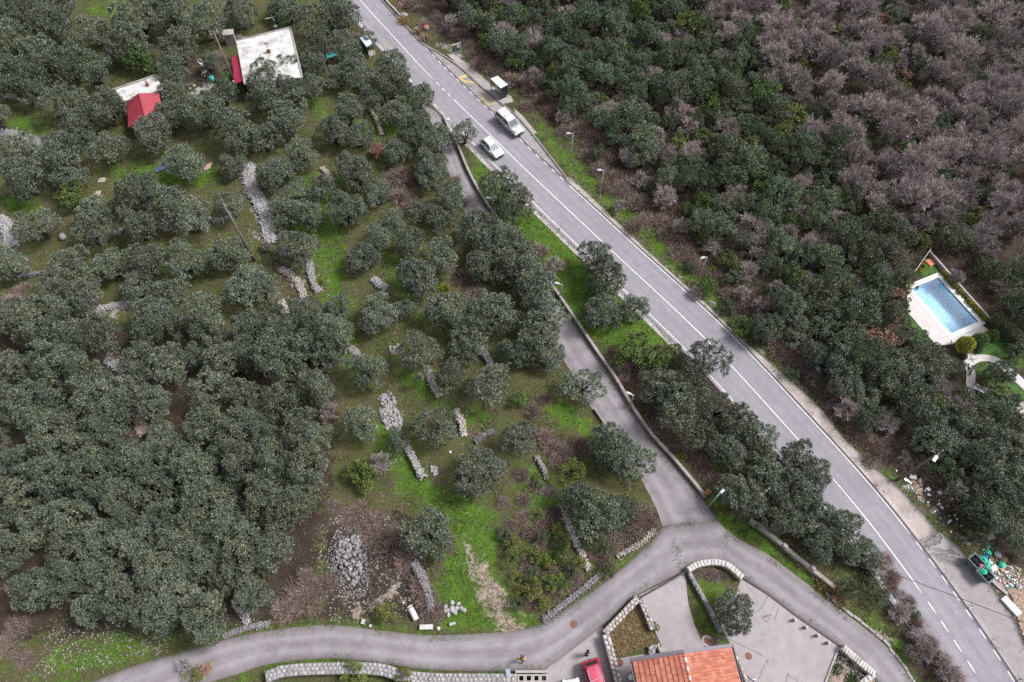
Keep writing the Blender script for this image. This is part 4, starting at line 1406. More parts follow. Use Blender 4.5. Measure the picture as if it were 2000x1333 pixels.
def gh_v(x, y):
    i = np.clip(np.searchsorted(gx, x) - 1, 0, len(gx) - 2)
    j = np.clip(np.searchsorted(gy, y) - 1, 0, len(gy) - 2)
    u = (x - gx[i]) / (gx[i + 1] - gx[i])
    v = (y - gy[j]) / (gy[j + 1] - gy[j])
    return (GZ[j, i] * (1 - u) + GZ[j, i + 1] * u) * (1 - v) + (GZ[j + 1, i] * (1 - u) + GZ[j + 1, i + 1] * u) * v


def blades(name, P, h, w, rg, mat, label, tilt=.8, tone=None, lift=None):
    n = len(P)
    d = unit(np.column_stack([rg.normal(size=(n, 2)) * tilt, np.full(n, 1.0)]))
    side = unit(np.cross(d, rg.normal(size=(n, 3))))
    b = np.column_stack([P, gz(P) - .01 + (0 if lift is None else lift)])
    L = h * rg.uniform(.5, 1.4, n)[:, None]
    w_ = w * rg.uniform(.6, 1.4, n)[:, None]
    v = np.stack([b - side * w_, b + side * w_, b + d * L], 1).reshape(-1, 3)
    a = np.clip(rg.normal(.5, .22, n), 0, 1) if tone is None else tone
    o = put(name, mesh_np(name, v, np.arange(3 * n).reshape(n, 3), {'v': ('FACE', a)}), mat)
    return kind(o, 'stuff', label)


rgg = np.random.default_rng(21)
GP_ = scatter(700000, rgg)
gw = np.maximum(zone_at('grass', GP_[:, 0], GP_[:, 1]), zone_at('lawn', GP_[:, 0], GP_[:, 1]))
gd = off_road(GP_[:, 0], GP_[:, 1])
pick = (gd > .05) & (rgg.random(len(GP_)) < np.clip((gw - .25) * 1.5, 0, 1) * np.where(GP_[:, 1] < 70, 1, .45))
blades('grass', GP_[pick], .24, .030, rgg, M['grass'], 'bright green grass of the verges and clearings')
rest = (gd > .1) & (gw < .5) & (rgg.random(len(GP_)) < np.where(zone_at('litter', GP_[:, 0], GP_[:, 1]) < .6, .60, np.where(GP_[:, 0] < 5, .22, 0)))
blades('dull_grass', GP_[rest], .22, .026, rgg, M['drygrass'], 'thin dull grass under the olive trees')
UP_ = scatter(90000, rgg, WOOD)
cl_ = np.sin(UP_[:, 0] * .9 + 2 * np.sin(UP_[:, 1] * .5)) * np.sin(UP_[:, 1] * .8 + 1.5 * np.sin(UP_[:, 0] * .6))
UP_ = UP_[(off_road(UP_[:, 0], UP_[:, 1]) > 1.5) & (rgg.random(len(UP_)) < .5 + .5 * cl_)]
n_ = len(UP_)
blades('undergrowth', UP_, .55, .05, rgg, M['dark'], 'dark undergrowth beneath the wood', 1.0, lift=rgg.uniform(0, .7, n_))
DP_ = scatter(50000, rgg, WOOD)
DP_ = DP_[off_road(DP_[:, 0], DP_[:, 1]) > 1.0]
blades('dead_stems', DP_, .6, .02, rgg, M['dry'], 'dead brown stems on the floor of the wood', 1.2, lift=rgg.uniform(0, .5, len(DP_)))

# ------------------------------------------------------------------ stones
_ico = None


def ico():
    t = (1 + 5 ** .5) / 2
    v = unit(np.array([(-1, t, 0), (1, t, 0), (-1, -t, 0), (1, -t, 0), (0, -1, t), (0, 1, t), (0, -1, -t), (0, 1, -t), (t, 0, -1), (t, 0, 1), (-t, 0, -1), (-t, 0, 1)], float))
    f = np.array([(0, 11, 5), (0, 5, 1), (0, 1, 7), (0, 7, 10), (0, 10, 11), (1, 5, 9), (5, 11, 4), (11, 10, 2), (10, 7, 6), (7, 1, 8), (3, 9, 4), (3, 4, 2), (3, 2, 6), (3, 6, 8), (3, 8, 9), (4, 9, 5), (2, 4, 11), (6, 2, 10), (8, 6, 7), (9, 8, 1)])
    return v, f


ICO_V, ICO_F = ico()


def rock_mesh(name, seed, blocky=.0):
    rg = np.random.default_rng(seed)
    v = ICO_V * rg.uniform(.75, 1.2, (12, 1)) * np.array([1.0, rg.uniform(.65, .95), rg.uniform(.5, .8)])
    if blocky:
        v = np.sign(v) * np.abs(v) ** (1 - blocky)
    return mesh_np(name, v, ICO_F)


ROCKS = {}
for mk in ('stone', 'warmstone', 'graystone', 'marble', 'earthstone'):
    ROCKS[mk] = [rock_mesh('rock', 40 + i, .35 if i % 2 else 0) for i in range(6)]
    for m_ in ROCKS[mk]:
        m_.materials.append(M[mk])
rs = random.Random(99)


def stone(parent, p, size, mk, name='stone', flat=1.0):
    o = bpy.data.objects.new(name, rs.choice(ROCKS[mk]))
    COL.objects.link(o)
    o.parent = parent
    o.location = p
    o.rotation_euler = (rs.uniform(-.35, .35), rs.uniform(-.35, .35), rs.uniform(0, 6.28))
    k = size / 2
    o.scale = (k * rs.uniform(.85, 1.25), k * rs.uniform(.8, 1.15), k * rs.uniform(.8, 1.1) * flat)
    return o


def rubble(name, P, size, rg, mat, parent=None, label=None, flat=.7):
    """many small stones in one mesh; P has x, y, z"""
    n = len(P)
    if not n:
        return None
    k = size * rg.uniform(.45, 1.5, n) / 2
    j = rg.uniform(.7, 1.25, (n, 12, 1))
    v = ICO_V[None] * j
    a = rg.uniform(0, 6.28, n)
    ca, sa = np.cos(a)[:, None], np.sin(a)[:, None]
    x, y, z = v[..., 0], v[..., 1] * rg.uniform(.6, 1, (n, 1)), v[..., 2] * flat
    w = np.stack([x * ca - y * sa, x * sa + y * ca, z], -1) * k[:, None, None] + P[:, None, :]
    f = (ICO_F[None] + (np.arange(n) * 12)[:, None, None]).reshape(-1, 3)
    o = put(name, mesh_np(name, w.reshape(-1, 3), f), mat, parent)
    o['kind'] = 'stuff'
    if label:
        o['label'] = label
    return o


def dry_wall(label, pts, w, h, mk, seed, size=.19, taper=True):
    """rough dry-stone terrace wall: earth core and loose small stones over it"""
    rg = np.random.default_rng(seed)
    P, L = smooth(np.array([on(*p)[:2] for p in pts]), 60)
    t = np.gradient(P, axis=0)
    t /= np.linalg.norm(t, axis=1)[:, None]
    n = np.stack([-t[:, 1], t[:, 0]], 1)
    root = thing('dry_stone_wall', label, 'wall', (float(P[30][0]), float(P[30][1]), float(gh(*P[30]))), 0, 'dry stone walls of the grove')
    o0 = np.array(root.location)
    rings = []
    for i in range(0, 60, 3):
        z0 = float(gh(*P[i])) - .2
        k = (.55 + .45 * math.sin(math.pi * i / 59)) if taper else 1.0
        for_ = [(-w / 2, z0), (-w * .36, z0 + .2 + h * k * .8), (w * .36, z0 + .2 + h * k * .8), (w / 2, z0)]
        rings.append([Vector((P[i][0] + n[i][0] * a, P[i][1] + n[i][1] * a, z)) - root.location for a, z in for_])
    MB().loft(rings).build('core', M['graystone'], root)
    m = int(L * (w + 2 * h) / (size * size) * 1.3)
    s = rg.uniform(0, 59, m)
    u = rg.uniform(-1, 1, m)
    i = s.astype(int)
    k = np.where(taper, .55 + .45 * np.sin(np.pi * s / 59), 1.0)
    off = np.sign(u) * np.minimum(np.abs(u) * 1.35, 1) * w / 2
    zt = np.where(np.abs(u) < .6, 1.0, np.maximum(0, 1 - (np.abs(u) - .6) / .4))
    Q = P[i] + n[i] * (off * (1 - .2 * zt))[:, None] + rg.normal(size=(m, 2)) * .06
    z = gh_v(Q[:, 0], Q[:, 1]) + h * k * zt * .85 + rg.uniform(-.03, .06, m)
    rubble('stones', np.column_stack([Q, z]) - o0, size, rg, M[mk], root)
    # fallen stones beside it
    m2 = int(L * 3)
    i2 = rg.integers(0, 60, m2)
    Q2 = P[i2] + n[i2] * (rg.choice([-1, 1], m2) * (w / 2 + rg.exponential(.35, m2)))[:, None]
    rubble('fallen_stones', np.column_stack([Q2, gh_v(Q2[:, 0], Q2[:, 1])]) - o0, size * .8, rg, M[mk], root)
    return root


dry_wall('curving dry stone wall ending by the bright grass strip', [(795, 875), (806, 895), (818, 920), (828, 936)], .75, .75, 'stone', 1)
dry_wall('dry stone wall between two olives above the bright meadow', [(836, 725), (846, 755), (860, 778)], .8, .7, 'stone', 2)
dry_wall('short dry stone wall under the olive near the lane', [(938, 680), (950, 700), (960, 716)], .8, .7, 'stone', 3)
dry_wall('broken wall showing right of the large central olive', [(890, 800), (902, 830), (906, 855)], .7, .5, 'warmstone', 4)
dry_wall('dark stone terrace wall slanting toward the meadow olives', [(928, 864), (945, 853), (965, 842)], .6, .6, 'graystone', 5)
dry_wall('thick pale wall of piled stones, long, upper grove', [(482, 322), (488, 355), (500, 385), (518, 420), (524, 455), (532, 480)], 1.9, .5, 'stone', 6, .30)
dry_wall('winding pale stone wall in the middle of the grove', [(604, 512), (608, 535), (615, 558), (626, 574)], .9, .6, 'stone', 7)
dry_wall('ragged stone bank beside the winding middle wall', [(548, 525), (575, 545), (590, 570), (596, 590)], .9, .4, 'warmstone', 8)
dry_wall('short stone wall under olives left of the middle wall', [(548, 590), (556, 606), (558, 615)], .9, .6, 'warmstone', 9)
dry_wall('low curved stone bank among the left olives', [(168, 612), (205, 603), (240, 597), (268, 592)], 1.1, .35, 'stone', 10)
dry_wall('line of pale stones through the dense left olives', [(208, 702), (232, 722), (255, 742), (276, 768)], .9, .3, 'stone', 11)
dry_wall('straight low stone wall under the far left olives', [(36, 541), (70, 537), (110, 533), (150, 532)], .6, .5, 'graystone', 12)
dry_wall('broad pale stone bank at the left edge of the photo', [(-15, 258), (30, 264), (70, 278), (112, 298)], 1.6, .4, 'stone', 13, .28)
dry_wall('stone heap row at the left edge below a clearing', [(-10, 428), (12, 440), (22, 462), (20, 485)], 1.9, .4, 'stone', 14, .28)
dry_wall('rubble row under the olives left of the tilted pole', [(225, 455), (290, 448), (340, 440), (380, 432), (440, 432)], .9, .35, 'stone', 15)
dry_wall('thin stone wall running below the white flat-roofed house', [(722, 214), (735, 235), (742, 255), (746, 266)], .5, .6, 'warmstone', 16)
dry_wall('stone wall in the upper central grove clearing', [(628, 330), (642, 345), (652, 372)], .7, .5, 'warmstone', 17)
dry_wall('pale rubble slope between two central olives', [(728, 545), (742, 558), (756, 566)], 1.1, .5, 'stone', 18)
dry_wall('old terrace wall edging the overgrown garden plot', [(1046, 893), (1060, 915), (1068, 938)], .5, .5, 'graystone', 19)
dry_wall('stone wall descending through ivy toward the lower lane', [(1095, 985), (1115, 1040), (1135, 1080), (1150, 1115)], .7, .5, 'warmstone', 20)
dry_wall('wall left of the meadow overgrown with brambles', [(808, 1100), (825, 1130), (838, 1165), (842, 1195)], .8, .6, 'graystone', 21)
dry_wall('mossy wall beside the lane below the overgrown garden', [(1060, 1212), (1095, 1185), (1140, 1150), (1175, 1120)], .6, .4, 'graystone', 22)
dry_wall('stone edging under scrub at the junction corner', [(1205, 1088), (1250, 1062), (1280, 1035)], .5, .3, 'warmstone', 23)
dry_wall('low wall of the lane under the dense olives', [(436, 1243), (480, 1228), (530, 1217)], .5, .3, 'graystone', 24)
dry_wall('white crumbling wall end beside the dense olives', [(470, 1185), (478, 1205), (486, 1222)], .8, .4, 'stone', 25)
dry_wall('pale terrace remnant above the shed clearing', [(10, 188), (35, 193), (62, 203)], .8, .4, 'warmstone', 26)
dry_wall('rough wall end sunk among the olives by the dense wood', [(685, 680), (698, 695), (706, 706)], .9, .4, 'stone', 27)
dry_wall('reddish bank of stones among the upper dense olives', [(265, 790), (275, 830), (285, 850)], 1.2, .3, 'earthstone', 28)

# the heap of grey stones above the lower road: the large ones singly
heap = thing('stone_heap', 'heap of loose grey stones beside the scrub above the lower lane', 'heap', on(690, 1095))
rg_ = np.random.default_rng(61)
hp = xy([(668, 1055), (692, 1045), (718, 1060), (712, 1090), (706, 1120), (700, 1150), (682, 1142), (660, 1110), (655, 1085)])
hc = np.array(heap.location)
cnt = 0
while cnt < 190:
    c = rg_.uniform(hp.min(0), hp.max(0))
    d = float(sdist(c[None], hp)[0])
    if d < 0:
        continue
    z = float(gh(*c)) + min(d, 1.5) * .22 * rg_.uniform(.3, 1.0)
    stone(heap, (c[0] - hc[0], c[1] - hc[1], z - hc[2] + .08), rg_.uniform(.22, .50), 'graystone' if rg_.random() < .9 else ('stone' if rg_.random() < .8 else 'warmstone'))
    cnt += 1
Q = rg_.uniform(hp.min(0) - 1, hp.max(0) + 1, (1000, 2))
sd = sdist(Q, hp)
Q, sd = Q[sd > -.9], sd[sd > -.9]
rubble('small_stones', np.column_stack([Q, gh_v(Q[:, 0], Q[:, 1]) + np.clip(sd, 0, 1.5) * .20 * rg_.uniform(.2, 1, len(Q))]) - hc, .18, rg_, M['graystone'], heap)
# white rubble patches in the grass strip
for lab, pl, n, sz in (('patch of white rubble stones in the grass between the olives', [(745, 805), (770, 800), (782, 822), (778, 838), (758, 836)], 420, .24), ('small scatter of white rubble above the larger white patch', [(742, 778), (762, 774), (772, 790), (755, 798)], 170, .22), ('little ring of white stones in the upper grass', [(762, 680), (780, 676), (784, 686), (768, 690)], 45, .3),
                       ('pile of pale boulders between grass and scrub', [(872, 1186), (892, 1180), (905, 1190), (885, 1203), (872, 1198)], 14, .55), ('white rocks dumped beside the dwarf wall end', [(842, 916), (852, 918), (848, 928)], 14, .35)):
    pp = np.array([on(*q_)[:2] for q_ in pl])
    c0 = pp.mean(0)
    rt = thing('rubble_patch', lab, 'rubble', (c0[0], c0[1], float(gh(*c0))))
    Q = rg_.uniform(pp.min(0) - .3, pp.max(0) + .3, (n * 4, 2))
    Q = Q[sdist(Q, pp) > -.25][:n]
    z0 = rt.location.z
    if n < 60:
        for c in Q:
            stone(rt, (c[0] - c0[0], c[1] - c0[1], float(gh(*c)) - z0 + sz * .15), sz * rg_.uniform(.7, 1.3), 'stone')
    else:
        for c in Q[:50]:
            stone(rt, (c[0] - c0[0], c[1] - c0[1], float(gh(*c)) - z0 + .12), sz * rg_.uniform(1.2, 1.9), 'stone')
        rubble('small_stones', np.column_stack([Q - c0, gh_v(Q[:, 0], Q[:, 1]) - z0 + rg_.uniform(0, .15, len(Q))]), sz, rg_, M['stone'], rt)
# scattered white stones everywhere in the open ground
SP = scatter(26000, rgg, None, (-75, 60), (2, 100))
sw = np.maximum(zone_at('stony', SP[:, 0], SP[:, 1]), .05 * (zone_at('litter', SP[:, 0], SP[:, 1]) > .3) + .012)
SP = SP[(rgg.random(len(SP)) < sw) & (off_road(SP[:, 0], SP[:, 1]) > .35)]
rubble('scattered_stones', np.column_stack([SP, gz(SP)]), .17, rgg, M['stone'], None, 'white stones strewn over the open ground')
SP = scatter(5000, rgg, xy([(60, 1330), (330, 1275), (340, 1220), (220, 1215), (90, 1240)]))
SP = np.vstack([SP[:420], scatter(9000, rgg, xy([(640, 1000), (790, 1010), (840, 1120), (820, 1215), (640, 1215), (620, 1100)]))[:900]])
rubble('strewn_stones', np.column_stack([SP, gz(SP)]), .16, rgg, M['stone'], None, 'pale stones strewn over the bank by the lower lane')

# mortared walls near the houses: every stone its own piece
def stone_wall(label, pts, w, h, rows, size, mk, seed, z0=0.0, name='stone_wall', core='graystone', faces=True):
    rr = random.Random(seed)
    P, L = smooth(xy(pts), 120)
    s_ = np.linspace(0, L, 120)
    t = np.gradient(P, axis=0)
    t /= np.linalg.norm(t, axis=1)[:, None]
    n = np.stack([-t[:, 1], t[:, 0]], 1)
    root = thing(name, label, 'wall', (float(P[60][0]), float(P[60][1]), 0))
    rings = [[Vector((P[i][0] + n[i][0] * a, P[i][1] + n[i][1] * a, z)) - root.location for a, z in ((-w / 2, -.15), (-w / 2, h), (w / 2, h), (w / 2, -.15))] for i in range(0, 120, 7)]
    MB().loft(rings).build('mortar_core', M[core], root)
    k = int(L / size)
    for i in range(k):
        for r_ in range(rows):
            s0 = L * (i + .5 + rr.uniform(-.18, .18) + (.5 if r_ % 2 else 0)) / k
            if s0 > L - .1:
                continue
            o = (r_ + .5) / rows * w - w / 2 + rr.uniform(-.03, .03)
            x, y = np.interp(s0, s_, P[:, 0]), np.interp(s0, s_, P[:, 1])
            nx_, ny_ = np.interp(s0, s_, n[:, 0]), np.interp(s0, s_, n[:, 1])
            q_ = stone(root, (x + nx_ * o - root.location.x, y + ny_ * o - root.location.y, h + .01), size, mk)
            q_.rotation_euler = (rr.uniform(-.12, .12), rr.uniform(-.12, .12), math.atan2(ny_, nx_) + rr.uniform(-.25, .25))
            q_.scale = (w / rows * .54, size * .54 * rr.uniform(.85, 1.1), .10 * rr.uniform(.8, 1.6))
        if faces:
            for sgn in (-1, 1):
                for zz_ in np.arange(.18, h - .1, .34):
                    s0 = L * (i + rr.uniform(.2, .8)) / k
                    x, y = np.interp(s0, s_, P[:, 0]), np.interp(s0, s_, P[:, 1])
                    nx_, ny_ = np.interp(s0, s_, n[:, 0]), np.interp(s0, s_, n[:, 1])
                    q_ = stone(root, (x + nx_ * sgn * w * .5 - root.location.x, y + ny_ * sgn * w * .5 - root.location.y, zz_), size, mk)
                    q_.rotation_euler = (0, 0, math.atan2(ny_, nx_))
                    q_.scale = (.09, size * .55, .17)
    return root


stone_wall('planter wall of pale stone along the lane side', [(1180, 1239), (1212, 1205), (1245, 1170)], .62, .7, 2, .42, 'warmstone', 1, faces=False)
stone_wall('planter wall of pale stone along the concrete drive', [(1248, 1172), (1260, 1200), (1273, 1232)], .5, .7, 2, .4, 'warmstone', 2, faces=False)
stone_wall('long pale stone wall beside the red car', [(1181, 1242), (1190, 1275), (1199, 1310), (1210, 1352)], .72, 1.0, 2, .42, 'warmstone', 3, faces=False)
stone_wall('curved wall of squared pale stones round the junction bed', [(1341, 1116), (1362, 1105), (1395, 1101), (1420, 1108), (1447, 1131)], .55, .7, 1, .34, 'marble', 4, core='warmstone', faces=False)
stone_wall('straight low stone divider beside the yard olive', [(1344, 1120), (1362, 1152), (1385, 1193), (1405, 1236)], .38, .5, 1, .5, 'graystone', 5, faces=False)
stone_wall('long thick wall of white stones along the bottom edge', [(524, 1324), (560, 1312), (620, 1308), (680, 1307), (745, 1309), (790, 1322), (850, 1328), (940, 1329), (1010, 1329)], 1.0, .8, 3, .42, 'stone', 6, faces=False)
hb = thing('stone_pile', 'pile of pale stones at the end of the planter wall', 'stones', at(1283, 1272))
for k in range(26):
    stone(hb, (rs.uniform(-.7, .6), rs.uniform(-.5, .5), .12 + rs.uniform(0, .35)), rs.uniform(.3, .55), 'stone')

# carved and dumped stones by the lower road
c0, c1 = on(802, 1189, .28), on(814, 1212, .28)
fc = thing('stone_column', 'fallen pale stone column with rounded end', 'column', c0)
MB().tube([Vector((0, 0, 0)), (c1 - c0) * .06, (c1 - c0) * .94, c1 - c0], [.24, .30, .28, .22], 14).build('shaft', M['marble'], fc, True)
MB().tube([(c1 - c0) * -.16, (c1 - c0) * -.05], [.30, .30], 12).build('drum', M['marble'], fc)
blk = on(833, 1226)
tag(MB().box((0, 0, .22), (1.30, .46, .44), rz=.02, top=.94).build('stone_block', M['marble'], loc=blk), 'long white squared stone block on the verge', 'stone block')
p = on(856, 1228)
tag(MB().lathe([(.22, 0), (.18, .2), (.05, .55)], 9).build('stone_cone', M['marble'], loc=p), 'small pointed white stone beside the long white block', 'stone')
a_, b_ = on(878, 1221, .14), on(890, 1217, .14)
tag(MB().tube([Vector((0, 0, 0)), b_ - a_], .14, 10).build('stone_drum', M['marble'], loc=a_), 'short white stone cylinder lying on the verge', 'stone')
p = on(710, 1215)
tag(MB().box((0, 0, .18), (.36, .5, .36), rz=-.2, top=.9).build('stone_block', M['marble'], loc=p), 'upright white stone block beside the round verge shrub', 'stone block')
for q_, sz, mk, lab in (((723, 1223), .38, 'warmstone', 'rounded beige stone on the lane edge by the shrub'), ((794, 1193), .42, 'warmstone', 'beige boulder beside the fallen column'), ((788, 1178), .4, 'warmstone', 'pale boulder above the fallen column'), ((876, 1202), .5, 'stone', 'pale boulder alone in the bright meadow'),
                       ((790, 32), 1.3, 'stone', 'large pale boulder below the warning sign'), ((812, 60), 1.0, 'graystone', 'dull boulder beside the grassy verge above the lay-by'), ((1023, 700), .5, 'stone', 'white rock on the grass by the lane parapet'), ((124, 465), 1.2, 'graystone', 'flat grey boulder under the left grove olives'), ((40, 612), 1.3, 'graystone', 'smooth grey boulder at the left edge olives'),
                       ((879, 884), .4, 'marble', 'single white stone between two meadow olives'), ((1795, 940), .7, 'earthstone', 'orange-brown boulder by the leaning lamp pole'), ((1850, 958), .55, 'earthstone', 'brown boulder in the roadside litter')):
    p = on(*q_)
    o = stone(None, (p.x, p.y, p.z + sz * .18), sz, mk, 'boulder')
    tag(o, lab, 'boulder')
# brown earth rubble beside the mattress
Q = scatter(6000, rgg, xy([(1965, 1150), (1990, 1150), (2060, 1210), (2060, 1330), (2010, 1275), (1992, 1225), (1978, 1170)]))
rubble('earth_rubble', np.column_stack([Q, gz(Q) + .05]), .26, rgg, M['earthstone'], None, 'brown stony rubble tipped beside the pull-in')
Q = scatter(3000, rgg, xy([(1780, 938), (1800, 935), (1800, 975), (1793, 978)]))[:120]
rubble('earth_spill', np.column_stack([Q, gz(Q) + .03]), .2, rgg, M['earthstone'], None, 'orange earth spill on the grassy verge')
# loose pebbles where gravel meets grass
Q = _gr_out[rgg.integers(0, 60, 2500)] + rgg.normal(size=(2500, 2)) * .55
rubble('loose_gravel', np.column_stack([Q, gz(Q) + .03]), .09, rgg, M['warmstone'], None, 'loose gravel along the shoulder')

# ------------------------------------------------------------------ swimming pool and its garden
pw = [at(*p) for p in POOL]
pool = thing('swimming_pool', 'rectangular swimming pool with blue mosaic in a hedged garden', 'pool', (pw[0].x, pw[0].y, 0))
o0 = pool.location.copy()
loc = [p - o0 for p in pw]


def grow(pts, d):
    """offset a convex outline outward by d"""
    n = len(pts)
    c = sum(pts, Vector()) / n
    out = []
    for i in range(n):
        a, b, e = pts[i - 1], pts[i], pts[(i + 1) % n]
        def nrm(p_, q_):
            v = (q_ - p_).normalized()
            k = Vector((v.y, -v.x, 0))
            return k if k.dot(b - c) > 0 else -k
        n1, n2 = nrm(a, b), nrm(b, e)
        m = (n1 + n2).normalized()
        out.append(b + m * d / max(.3, m.dot(n1)))
    return out


def ring(b, inner, outer, z0, z1):
    n = len(inner)
    I = [Vector((p.x, p.y, 0)) for p in inner]
    O = [Vector((p.x, p.y, 0)) for p in outer]
    Z0, Z1 = Vector((0, 0, z0)), Vector((0, 0, z1))
    for i in range(n):
        j = (i + 1) % n
        b.add([I[i] + Z1, I[j] + Z1, O[j] + Z1, O[i] + Z1, I[i] + Z0, I[j] + Z0, O[j] + Z0, O[i] + Z0], [(0, 1, 2, 3), (4, 7, 6, 5), (0, 4, 5, 1), (3, 2, 6, 7)])
    return b


bs = MB()
n4 = len(loc)
b_in = [Vector((p.x, p.y, -1.5)) for p in loc]
t_in = [Vector((p.x, p.y, -.02)) for p in loc]
bs.add(b_in, [(0, 1, 2, 3)])
for i in range(4):
    j = (i + 1) % 4
    bs.add([t_in[i], t_in[j], b_in[j], b_in[i]], [(0, 1, 2, 3)])
bs.build('basin', M['mosaic'], pool)
MB().add([Vector((p.x, p.y, -.12)) for p in loc], [(0, 1, 2, 3)]).build('water', M['water'], pool)
ring(MB(), [p * 1.0 for p in loc], grow(loc, .62), -.3, .04).build('coping', M['coping'], pool)
for px_, py_ in ((1847, 566), (1888, 612)):
    p = at(px_, py_, -.6) - o0
    MB().lathe([(.02, -.02), (.13, -.02), (.13, .02), (.02, .03)], 10, (p.x, p.y, -.7)).build('pool_lamp', M['lampwhite'], pool)
deck1 = xy([(1772, 577), (1778, 572), (1855, 655), (1857, 657), (1858, 673), (1829, 675), (1772, 610)])
deck2 = xy([(1857, 657), (1913, 631), (1931, 646), (1860, 673)])
kind(MB().poly(deck1, -.2, .015).build('pool_deck', M['deck']), 'structure', 'pale stone deck along the pool')
kind(MB().poly(deck2, -.2, .021).build('pool_deck', M['deck']), 'structure', 'pale stone deck at the end of the pool')
pth_out, _ = smooth(xy([(1893, 684), (1905, 692), (1925, 693), (1945, 697), (1962, 708), (1985, 728), (2015, 756)]), 40)
pth_in, _ = smooth(xy([(1881, 706), (1893, 722), (1904, 712), (1915, 707), (1935, 707), (1955, 722), (2012, 775)]), 40)
kind(ribbon('garden_path', pth_out, pth_in, .012, M['deck'], 4, .1), 'structure', 'curving pale garden path')
pa, _ = smooth(xy([(1881, 704), (1888, 728), (1887, 752), (1897, 776)]), 20)
pb, _ = smooth(xy([(1900, 712), (1906, 732), (1904, 755), (1906, 778)]), 20)
kind(ribbon('garden_path', pa, pb, .006, M['deck'], 3, .1), 'structure', 'branch of the pale garden path')
kind(MB().poly(xy([(1985, 795), (2000, 780), (2030, 800), (2030, 830), (1996, 815)]), -.2, .02).build('terrace', M['deck']), 'structure', 'pale terrace corner at the right edge')
# compass star set in the path
sc = at(1898, 702.5)
star = thing('compass_star', 'four-pointed dark star inlaid in the pale garden path', 'inlay', (sc.x, sc.y, .018))
for k, ln in enumerate((.78, .62, .78, .62)):
    a = k * math.pi / 2 + .12
    d, n_ = Vector((math.cos(a), math.sin(a), 0)), Vector((-math.sin(a), math.cos(a), 0))
    MB().add([Vector((0, 0, .002 + .0005 * k)), d * .12 + n_ * .10, d * ln, d * .12 - n_ * .10], [(0, 3, 2, 1)]).build('point', M['darkmetal'] if k % 2 else M['fascia'], star)
# boundary walls
gw_ = thing('garden_wall', 'thin pale wall along the back of the pool garden', 'wall')
run('w', xy([(1812, 495), (1840, 527), (1880, 572), (1930, 628)]), .25, .55, M['concrete_plain'], gw_, 3.0, gap=.03, seed=21, names='wall_length')
gf_ = thing('metal_railing', 'dark metal railing on the left side of the pool garden', 'railing')
A_, B_ = at(1811, 495), at(1779, 540)
for z in (.35, .65, .95):
    MB().tube([A_ + Vector((0, 0, z)), B_ + Vector((0, 0, z))], .03, 5).build('rail', M['steel'], gf_)
for k in range(6):
    p = A_.lerp(B_, k / 5)
    MB().tube([p, p + Vector((0, 0, 1.0))], .04, 6).build('post', M['darkmetal'], gf_)
p = at(1814, 512)
tag(MB().poly([(q_ - p)[:2] for q_ in W([(1806, 510), (1818, 505.5), (1827, 516), (1817, 521.5)])], 0, .09).build('terracotta_slab', M['orangemat'], loc=p), 'terracotta coloured square slab on the lawn above the pool', 'slab')


def topiary(name, seed, n, prof, L, w):
    """clipped plant: leaf faces over a lathe-like volume; prof(dirs) gives surface points"""
    rg = np.random.default_rng(seed)
    d = unit(rg.normal(size=(n, 3)))
    p = prof(d) * rg.uniform(.86, 1.03, (n, 1))
    ld = unit(d + rg.normal(size=(n, 3)) * .6)
    nrm = unit(d + rg.normal(size=(n, 3)) * .4)
    v, f, a = leaves(p, ld, L, w, rg, np.clip(rg.normal(.5, .24, n), 0, 1), np.cross(nrm, ld))
    return mesh_np(name, v, f, {'v': ('FACE', a)})


ball = topiary('ball', 1, 2600, lambda d: d * np.array([1, 1, .95]) + np.array([0, 0, .85]), .16, .06)
ball.materials.append(M['lemon'])
cone = topiary('cone', 2, 4200, lambda d: np.column_stack([d[:, :2] * (1 - .28 * np.clip(d[:, 2:], 0, 1)), d[:, 2] * 1.25 + 1.1]), .12, .045)
cone.materials.append(M['lemon'])
coneg = cone.copy()
coneg.materials.clear()
coneg.materials.append(M['green'])
bluec = cone.copy()
bluec.materials.clear()
bluec.materials.append(M['dark'])
balls = [(1804, 518, 5.2, 'small clipped golden ball shrub nearest the terracotta slab'), (1797, 527, 4.6, 'clipped golden ball shrub, middle one by the railing'), (1797, 533, 5.4, 'clipped golden ball shrub, lowest one by the railing')]
for k, (x, y) in enumerate(((1844, 533), (1851.5, 543), (1860, 552), (1866, 559), (1876, 570), (1893, 588), (1899, 595), (1908, 605), (1917, 613.5), (1924, 622))):
    balls.append((x, y, 5.6, 'clipped golden ball shrub, %s along the back wall of the pool' % ['first', 'second', 'third', 'fourth', 'fifth', 'sixth', 'seventh', 'eighth', 'ninth', 'tenth'][k]))
balls.append((1881, 580, 2.6, 'tiny golden shrub between the fifth and sixth wall balls'))
for x, y, r, lab in balls:
    Rm = r * pix(at(x, y, .4))[2] / CAM_F
    p = at(x, y, .85 * Rm)
    t_ = thing('clipped_shrub', lab, 'shrub', (p.x, p.y, -.05), rs.uniform(0, 6), 'clipped golden balls of the pool garden')
    t_.scale = (Rm, Rm, Rm)
    put('foliage', ball, None, t_)
    MB().tube([(0, 0, -.1), (0, 0, .7)], .08, 5).build('stem', M['bark'], t_)
